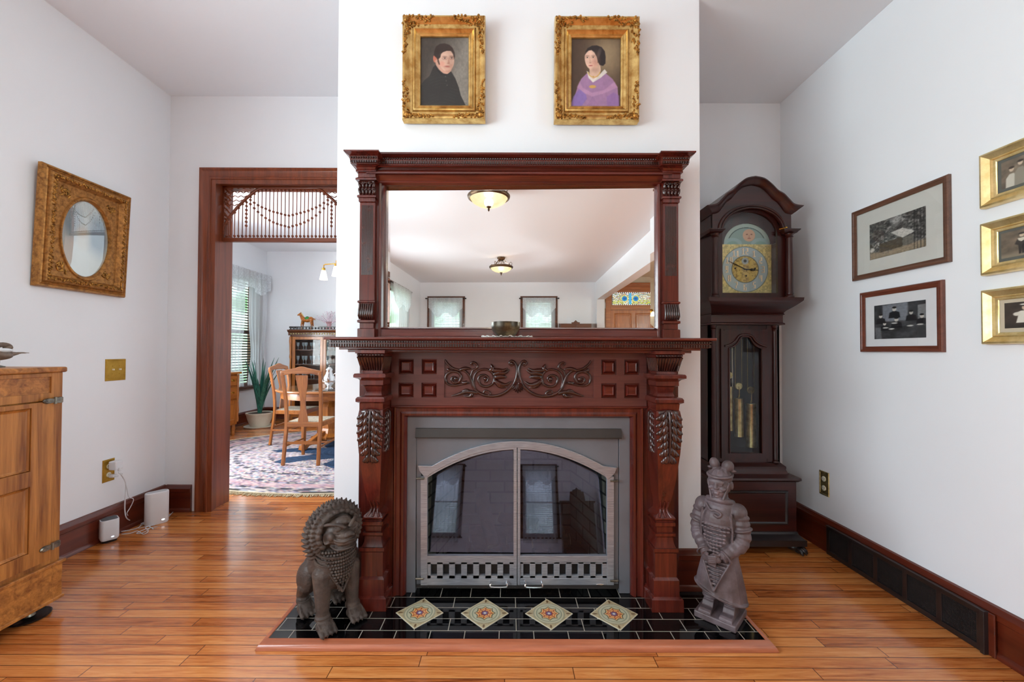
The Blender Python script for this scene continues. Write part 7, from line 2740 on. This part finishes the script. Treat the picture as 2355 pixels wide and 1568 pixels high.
for z in shz:
    b = MB(); b.box(x0 + .026, x1 - .026, y0 + .04, y1 - .013, z - .014, z)
    b.build('shelf', M['brown'], cab, smooth=0)
gl = None
labs = ['cut glass goblets on the top cabinet shelf', 'cut glass goblets on the second cabinet shelf', 'cut glass goblets on the third cabinet shelf']
names_ = ['small clear goblet in the row on the top shelf of the china cabinet', 'clear cut glass goblet in the row on the second shelf of the china cabinet', 'clear goblet in the row on the third shelf of the china cabinet']
gm = M['chrome'].copy(); gm.name = 'cut_glass'
m = NT('cut_glassware'); gm = m.set(srgb(196, 206, 212), .08, 0.0, Alpha=.45, Coat_Weight=1.0)
for li, z in enumerate(shz[:3]):
    for k in range(8):
        x = x0 + .09 + k * .072
        if gl is None:
            gl = MB().lathe([(.001, 0), (.026, .001), (.024, .004), (.005, .010), (.004, .05), (.012, .06), (.026, .08), (.030, .12), (.028, .128), (.024, .085), (.001, .066)], (0, 0, 0), 14).build('goblet', gm, smooth=50)
            g = gl
        else:
            g = gl.copy(); COL.objects.link(g)
        g.location = (x, y0 + .12 + .05 * (k % 2), z + .0006)
        g.scale = (1, 1, 1.0 if li != 1 else 1.15)
        tag(g, names_[li], 'goblet', labs[li])

# tang style horse on the cabinet
amber, greeng, creamg = plain('amber_glaze', (168, 96, 30), .25, vary=.2, scale=30), plain('green_glaze', (58, 128, 56), .25, vary=.25, scale=40), plain('cream_glaze', (208, 190, 140), .3, vary=.1)
hp = on_y(705, 755, 7.34)
hs = empty('horse_figurine', (hp.x, 7.34, zt + .0005), 'amber glazed pottery horse with a green saddle on top of the china cabinet', 'horse figurine')
b = MB()
b.ell((.01, 0, .185), (.085, .042, .046)); b.ell((.075, 0, .190), (.046, .044, .050)); b.ell((-.055, 0, .190), (.040, .038, .048))
b.capsule((-.070, 0, .205), (-.115, 0, .285), .034, .022); b.capsule((-.115, 0, .290), (-.155, 0, .270), .021, .013)
for s in (-1, 1): b.capsule((-.105, s * .010, .305), (-.102, s * .012, .326), .006, .002, 8)
for x, s, f in ((-.065, 1, -.01), (-.065, -1, -.02), (.090, 1, .015), (.090, -1, .008)):
    b.capsule((x, s * .022, .160), (x + f, s * .024, .085), .020, .011); b.capsule((x + f, s * .024, .085), (x + f * .4, s * .024, .026), .0105, .009); b.ell((x + f * .4 - .004, s * .024, .018), (.014, .011, .010))
b.tube(catmull([(.115, 0, .205), (.140, 0, .200), (.150, 0, .180)], 4), .010, 8)
fuse(b.build('body', amber, hs, local=True, smooth=180), .004, 1)
b = MB(); b.ell((.015, 0, .205), (.052, .048, .034)); b.ell((.012, 0, .232), (.026, .022, .016)); b.build('saddle', greeng, hs, local=True, smooth=180)
b = MB(); b.tube(catmull([(-.055, 0, .245), (-.085, 0, .290), (-.108, 0, .312)], 4), .010, 8); b.build('mane', creamg, hs, local=True, smooth=180)
b = MB(); b.box(-.10, .125, -.045, .045, 0, .010); b.build('base', creamg, hs, local=True, smooth=0, bevel=.002)

pinkg = plain('pink_glass', (214, 164, 170), .15, vary=.1, Transmission_Weight=.3)
vp = on_y(757, 755, 7.34)
vs_ = empty('coral_vase', (vp.x, 7.34, zt + .0005), 'pink and white coral-like glass vase on top of the china cabinet', 'vase')
b = MB(); b.lathe([(.001, 0), (.075, .001), (.078, .012), (.045, .05), (.035, .09), (.05, .13), (.06, .15), (.001, .14)], (0, 0, 0), 24); b.build('vase_body', pinkg, vs_, local=True, smooth=60)
b = MB(); rnd = random.Random(2)
for k in range(46):
    a = rnd.uniform(-1.15, 1.15); e_ = rnd.uniform(-.5, .5); L = rnd.uniform(.15, .25)
    p0 = Vector((.03 * math.sin(a), .02 * e_, .11)); p1 = p0 + Vector((math.sin(a), e_ * .5, math.cos(a))).normalized() * L
    b.tube([p0, p0.lerp(p1, .5) + Vector((rnd.uniform(-.01, .01), 0, .005)), p1], [.006, .005, .004], 6); b.ell(p1, .009, None, 8, 6)
b.build('coral_fingers', plain('white_lilac_glass', (222, 206, 216), .2, vary=.12, scale=30), vs_, local=True, smooth=60)

# potted plant by the window
pp = on_z(597, 981, 0)
tag(MB().lathe([(.001, .0008), (.21, .001), (.228, .018), (.222, .022), (.205, .012), (.001, .012)], (pp.x, pp.y, 0), 36).build('plant_saucer', M['ceramic'], smooth=40), 'wide white saucer on the dining room floor under the plant pot', 'saucer')
pot = empty('potted_plant', (pp.x, pp.y, .0125), 'blue-green spiky leaved plant in a white bowl pot near the dining room window', 'potted plant')
pot.scale = (.86, .86, 1.0)
b = MB(); b.lathe([(.001, 0), (.150, .0), (.165, .03), (.205, .12), (.222, .19), (.232, .20), (.234, .222), (.222, .224), (.212, .205), (.001, .200)], (0, 0, 0), 40)
b.build('pot', M['ceramic'], pot, local=True, smooth=50)
b = MB(); b.lathe([(.001, .2005), (.210, .2035), (.205, .21), (.001, .214)], (0, 0, 0), 30); b.build('soil', plain('soil', (58, 42, 30), .95, vary=.3, scale=60), pot, local=True)
m = NT('blue_green_leaf')
n = m.noise(m.mapping(m.coord(), (30, 30, 3)), 2, 3)
M['leaf'] = m.set(m.ramp(n, [(.35, srgb(20, 70, 62)), (.65, srgb(58, 128, 108))]), .4)
rnd = random.Random(11)
for k in range(22):
    a = rnd.uniform(0, 2 * math.pi) if k > 3 else (0.1, 3.0, 5.6, 2.3)[k]
    L = rnd.uniform(.55, 1.0); lean = rnd.uniform(.05, .42) if k > 3 else (.45, .35, .55, .6)[k]
    w_ = rnd.uniform(.026, .040)
    rings_ = []
    for i in range(13):
        t = i / 12
        out_ = .03 + lean * L * (t ** 1.5) * .9
        z = .19 + L * (t - .18 * lean * t * t)
        c_ = Vector((out_ * math.cos(a), out_ * math.sin(a), z))
        ww = w_ * (math.sin(math.pi * (.22 + .78 * t)) ** .7) if t < .999 else .0015
        tn = Vector((-math.sin(a), math.cos(a), 0)); nn_ = Vector((math.cos(a), math.sin(a), -lean)).normalized()
        rings_.append([c_ + tn * ww + nn_ * -ww * .25, c_ - nn_ * -.002, c_ - tn * ww + nn_ * -ww * .25, c_ + nn_ * .004])
    b = MB(); b.rings(rings_); b.build('leaf', M['leaf'], pot, local=True, smooth=80)

# sideboard along the dining room left wall
sb = empty('sideboard', (-4.005, 5.50, 0), 'golden oak sideboard with brass pulls under the dining room window side', 'sideboard', rotz=math.pi / 2)
b = MB(); b.box(-.58, .58, .012, .455, .16, .905); b.build('case', M['oak'], sb, local=True, smooth=0, bevel=.003)
b = MB(); b.box(-.62, .62, -.03, .46, .905, .935); b.build('top', M['oakx'], sb, local=True, smooth=0, bevel=.006)
for xa, xb in ((-.55, -.02), (.02, .55)):
    for z0, z1 in ((.74, .88), (.55, .71)):
        b = MB(); b.box(xa, xb, -.006, .014, z0, z1); d_ = b.build('drawer', M['oakx'], sb, local=True, smooth=0, bevel=.004)
        for q in (.18, .82):
            x = lerp(xa, xb, q)
            b = MB(); b.tube(catmull([(x - .03, -.010, (z0 + z1) / 2 + .006), (x - .022, -.022, (z0 + z1) / 2 - .008), (x + .022, -.022, (z0 + z1) / 2 - .008), (x + .03, -.010, (z0 + z1) / 2 + .006)], 4), .004, 6)
            b.ell((x, -.008, (z0 + z1) / 2 + .004), (.036, .002, .016), None, 12, 6)
            b.build('bail_pull', M['brass'], d_, local=True, smooth=60)
    b = MB(); b.frame(xa, xb, .19, .52, [(0, -.013), (0, .006), (.05, .006), (.06, -.004), (.06, -.013)], 0); b.box(xa + .055, xb - .055, .0, .014, .24, .47)
    d_ = b.build('door', M['oak'], sb, local=True, smooth=0)
    b = MB(); x = xa + .03 if xa > 0 else xb - .03
    b.lathe([(.001, -.026), (.012, -.022), (.012, -.016), (.005, -.006)], (x, 0, .38), 10, 'y'); b.build('knob', M['brass'], d_, local=True)
for sx in (-1, 1):
    for yy in (.04, .42):
        b = MB(); b.lathe([(.018, 0), (.026, .02), (.018, .05), (.03, .10), (.024, .16)], (sx * .54, yy, 0), 12); b.build('leg', M['oak'], sb, local=True, smooth=50)
    b = MB(); b.lathe([(.014, .2), (.02, .24), (.013, .30), (.02, .36), (.013, .5), (.02, .6), (.014, .72), (.02, .86), (.02, .9)], (sx * .572, .0, 0), 10); b.build('turned_corner', M['oak'], sb, local=True, smooth=50)

# brass chandelier over the dining table
CH_ = (-2.17, 5.40)
chd = empty('chandelier', (CH_[0], CH_[1], 2.10), 'brass chandelier with white bell glass shades over the dining table', 'chandelier')
b = MB(); b.tube([(0, 0, .20), (0, 0, .985)], .008, 10); b.lathe([(.06, .985), (.065, .9985), (.03, .96), (.01, .95)], (0, 0, 0), 24); b.lathe([(.001, .10), (.02, .11), (.035, .15), (.02, .2), (.01, .24)], (0, 0, 0), 20)
b.build('stem', M['brass'], chd, local=True, smooth=50)
shade_m = NT('lit_milk_glass'); shade_m = shade_m.set(srgb(250, 246, 236), .3, Emission_Color=srgb(255, 244, 224), Emission_Strength=1.2)
for k in range(4):
    a = math.pi + k * math.pi / 2 + .02
    c_, s_ = math.cos(a), math.sin(a)
    z1 = on_y(745, 608, 5.40).z - 2.10
    b = MB(); b.tube([(0, 0, .17), (c_ * .12, s_ * .12, z1 + .01), (c_ * .25, s_ * .25, z1), (c_ * .27, s_ * .27, z1 - .01), (c_ * .272, s_ * .272, z1 - .04)], .007, 8); b.lathe([(.012, z1 - .045), (.022, z1 - .05), (.022, z1 - .08), (.012, z1 - .085)], (c_ * .272, s_ * .272, 0), 14)
    am = b.build('arm', M['brass'], chd, local=True, smooth=50)
    b = MB(); b.lathe([(.020, z1 - .078), (.028, z1 - .09), (.034, z1 - .12), (.048, z1 - .19), (.052, z1 - .205), (.048, z1 - .203), (.030, z1 - .12), (.018, z1 - .084)], (c_ * .272, s_ * .272, 0), 20)
    b.build('glass_shade', shade_m, am, local=True, smooth=60)

# ------------------------------------------------------------------ behind the camera: seen in the mirror
alab = NT('amber_alabaster_glass')
em = alab.n('ShaderNodeEmission'); n = alab.noise(alab.coord(), 7, 3)
alab.put(em.inputs[0], alab.ramp(n, [(.3, srgb(255, 226, 168)), (.7, srgb(255, 243, 212))])); em.inputs[1].default_value = 1.25
tr = alab.n('ShaderNodeBsdfTransparent'); tr.inputs[0].default_value = (1, .93, .82, 1)
mxs = alab.n('ShaderNodeMixShader'); mxs.inputs[0].default_value = .72
alab.t.links.new(tr.outputs[0], mxs.inputs[1]); alab.t.links.new(em.outputs[0], mxs.inputs[2]); alab.t.links.new(mxs.outputs[0], alab.out.inputs[0])
bronze = plain('dark_bronze_fixture', (84, 62, 42), .35, .7, .15, 20)
for i, ((bx_, by_), lab) in enumerate(zip(BULBS, ('large amber glass bowl ceiling light nearest the mantel, high in the mirror', 'smaller-looking amber glass ceiling light farther back, in the middle of the mirror'))):
    zc_ = 3.10
    f = empty('ceiling_light', (bx_, by_, 2.76), lab, 'ceiling light')
    v0 = len(COL.objects)
    dz = .055 if i == 0 else 0.0
    f.location.z += dz
    ORG[f] = Vector((bx_, by_, 2.76))
    b = MB(); b.lathe([(.001, 2.800), (.06, 2.803), (.13, 2.822), (.185, 2.855), (.212, 2.898), (.207, 2.898), (.18, 2.860), (.125, 2.830), (.06, 2.811), (.001, 2.808)], (bx_, by_, 0), 40)
    b.build('glass_bowl', alab.mat, f, smooth=60)
    b = MB(); b.lathe([(.208, 2.893), (.214, 2.882), (.232, 2.895), (.238, 2.915), (.226, 2.928), (.214, 2.915)], (bx_, by_, 0), 40); b.v = b.v
    b.build('rim', bronze, f, smooth=60)
    b = MB(); b.lathe([(.001, 2.745), (.008, 2.752), (.012, 2.768), (.008, 2.780), (.022, 2.790), (.030, 2.800), (.026, 2.804), (.001, 2.806)], (bx_, by_, 0), 20)
    b.build('finial', bronze, f, smooth=60)
    b = MB(); b.lathe([(.05, 3.04 - dz), (.03, 3.04 - dz), (.075, 3.075 - dz), (.080, 3.098 - dz), (.001, 3.1035 - dz)], (bx_, by_, 0), 24); b.tube([(bx_, by_, 2.96), (bx_, by_, 3.07 - dz)], .006, 8)
    b.build('canopy', bronze, f, smooth=60)
    for k in range(4):
        a = k * math.pi / 2 + .5
        c_, s_ = math.cos(a), math.sin(a)
        b = MB(); P = [(.225, 2.915), (.245, 2.95), (.225, 2.985), (.19, 2.965), (.20, 2.94)]
        b.tube(catmull([(bx_ + r * c_, by_ + r * s_, z) for r, z in P], 4), .005, 6)
        P = [(.215, 2.92), (.15, 2.97), (.085, 3.03), (.055, 3.075 - dz)]
        b.tube(catmull([(bx_ + r * c_, by_ + r * s_, z) for r, z in P], 4), .006, 6)
        P = [(.10, 3.02), (.06, 3.0), (.04, 3.03), (.07, 3.05)]
        b.tube(catmull([(bx_ + r * c_, by_ + r * s_, z) for r, z in P], 4), .005, 6)
        b.build('scroll_arm', bronze, f, smooth=60)

# hall beyond the wide opening: panelled door with a stained glass transom
hm = wood('hall_golden_wood', (150, 78, 26), (206, 124, 56), 'z', .25, .7, .5)
hmx = wood('hall_golden_wood_across', (150, 78, 26), (206, 124, 56), 'x', .25, .7, .5)
HY = YF + .0125
dX0, dX1 = 2.42, 3.62
r = bpy.data.objects.new('door_2', None); COL.objects.link(r); r['kind'] = 'structure'; r.location = ((dX0 + dX1) / 2, HY, 0); ORG[r] = Vector(r.location)
b = MB()
b.box(dX0 - .13, dX0, HY, HY + .05, .001, 3.06); b.box(dX1, dX1 + .13, HY, HY + .05, .001, 3.06); b.box(dX0 - .13, dX1 + .13, HY, HY + .055, 2.86, 3.06); b.box(dX0 - .16, dX1 + .16, HY, HY + .08, 3.03, 3.075)
b.box(dX0, dX1, HY, HY + .05, 2.36, 2.46)
b.build('door_casing', hmx, r, smooth=0, bevel=.004)
b = MB()
b.box(dX0 + .004, dX1 - .004, HY + .002, HY + .03, .004, 2.355)
lf = b.build('door_leaf', hm, r, smooth=0)
for xa, xb in ((dX0 + .10, (dX0 + dX1) / 2 - .05), ((dX0 + dX1) / 2 + .05, dX1 - .10)):
    for z0, z1 in ((.2, .85), (.97, 1.75), (1.87, 2.27)):
        b = MB(); b.frame(xa, xb, z0, z1, [(0, 0), (.004, .012), (.016, .014), (.026, .002), (.05, .002), (.06, .010), (.07, .010)], 0); b.box(xa + .068, xb - .068, -.010, 0, z0 + .068, z1 - .068)
        b.v = [(x, HY + .0305 - y, z) for x, y, z in b.v]
        b.build('panel', hm, lf, smooth=0)
b = MB(); b.lathe([(.001, HY + .085), (.03, HY + .075), (.03, HY + .06), (.012, HY + .05), (.012, HY + .03)][::-1], (dX0 + .07, 0, 1.05), 16, 'y'); b.build('knob', M['brass'], lf)


def stained(a, gx, gz):
    n = vnoise(gx * 2, gz, 16, 91); n2 = vnoise(gx * 2, gz, 22, 92)
    pal = np.array([[214, 226, 220], [236, 230, 200], [120, 160, 120], [190, 130, 110], [150, 196, 210], [226, 232, 236]]) / 255
    a.c = pal[(n * 6).astype(int) % 6]
    a.fill((gz < .42) * (n2 > .5) * .8, (180, 190, 60))
    for cx in (.44, .70):
        for R, c_ in ((.115, (226, 214, 120)), (.085, (40, 140, 200)), (.045, (20, 90, 170))):
            a.fill(a.ell(cx, .5, R * .75, R * 2.4, .15), c_)
    a.fill(a.poly([(.54, 0), (.60, 0), (.60, 1), (.54, 1)], .01), (70, 170, 220))
    lead = (np.abs((n * 6) % 1 - .5) > .46) | (np.abs((gx * 16 + 2 * n2) % 1 - .5) > .47)
    a.fill(lead * .85, (30, 30, 30))
    e = (gz < .07) | (gz > .93) | (gx < .02) | (gx > .98)
    a.fill(e * ((np.floor(gx * 42) % 2) == 0), (236, 236, 236)); a.fill(e * ((np.floor(gx * 42) % 2) == 1), (60, 40, 30))


m = NT('backlit_stained_glass')
a_ = m.n('ShaderNodeAttribute', attribute_name='Col')
m.set(a_.outputs['Color'], .2, Emission_Color=a_.outputs['Color'], Emission_Strength=.75)
b = MB(); b.frame(dX0 + .0, dX1, 2.46, 2.86, [(0, 0), (0, .03), (.03, .03), (.03, 0)], 0); b.v = [(x, HY + .002 - y, z) for x, y, z in b.v]
tf = b.build('transom_frame', hmx, r, smooth=0)
o = sheet('stained_glass', dX1 - dX0 - .06, .34, 150, 50, stained, m.mat, tf, (1, 1), (0, 0, 0))
o.rotation_euler = (0, 0, math.pi)
o.location = (dX1 - .03 - ORG[r].x, .012, 2.49)
# wall sconce by the hall door
sc = empty('wall_sconce', (3.95, HY, 2.35), 'small glowing glass wall lamp beside the hall door, at the mirror right edge', 'wall lamp')
b = MB(); b.lathe([(.001, 0), (.05, .001), (.05, .012), (.02, .02), (.001, .02)], (0, 0, 0), 20, 'y'); b.tube([(0, .015, 0), (0, .10, .0), (0, .12, -.03)], .008, 8); b.build('bracket', M['brass'], sc, local=True)
b = MB(); b.lathe([(.02, -.03), (.05, -.09), (.065, -.15), (.06, -.15), (.045, -.09), (.015, -.035)], (0, .12, 0), 20); b.build('glass_shade', emit('lit_sconce_glass', (255, 240, 205), 3.0), sc, local=True, smooth=60)
# door chime box near the opening
b = MB(); b.box(2.17, 2.26, 0, .03, 0, .17)
c = on_y(1382, 703, 10.9)
b = MB(); b.box(2.252, 2.332, HY, HY + .035, 2.40, 2.56)
tag(b.build('door_chime', M['white'], smooth=0, bevel=.004), 'small white door chime box on the hall wall, seen in the mirror', 'door chime')
# tall secretary with a carved crest standing by the far wall (only its crest shows in the mirror)
sec = empty('secretary_desk', (1.45, YF + .24, 0), 'dark wood secretary by the far wall whose carved crest shows low in the mirror', 'secretary')
b = MB(); b.box(-.40, .40, -.20, .20, .08, 1.70); b.build('case', M['brown'], sec, local=True, smooth=0, bevel=.004)
b = MB(); b.box(-.44, .44, -.20, .22, 1.70, 1.74); b.build('cornice', M['brown'], sec, local=True, smooth=0, bevel=.008)
b = MB(); b.prism([(-.20, 1.74), (.20, 1.74), (.17, 1.955), (.10, 1.965), (.11, 2.0), (.05, 2.01), (0, 2.06), (-.05, 2.01), (-.11, 2.0), (-.10, 1.965), (-.17, 1.955)], .17, .20); b.build('crest', M['brown'], sec, local=True, smooth=0, bevel=.004)
for sx in (-1, 1):
    b = MB(); b.box(sx * .2 - .18, sx * .2 + .18, .20, .215, .95, 1.66); d_ = b.build('door', M['brown'], sec, local=True, smooth=0, bevel=.006)
    b = MB(); b.lathe([(.001, .24), (.012, .235), (.006, .215)][::-1], (sx * .04, 0, 1.35), 10, 'y'); b.build('knob', M['brass'], d_, local=True)
for z in (.15, .42, .68):
    b = MB(); b.box(-.37, .37, .20, .215, z, z + .23); d_ = b.build('drawer', M['brown'], sec, local=True, smooth=0, bevel=.006)
    b = MB(); b.lathe([(.001, .24), (.014, .235), (.006, .215)][::-1], (0, 0, z + .115), 10, 'y'); b.build('knob', M['brass'], d_, local=True)
for sx in (-1, 1):
    for sy in (-1, 1):
        b = MB(); b.lathe([(.02, 0), (.03, .04), (.025, .081)], (sx * .36, sy * .16, 0), 10); b.build('foot', M['brown'], sec, local=True)
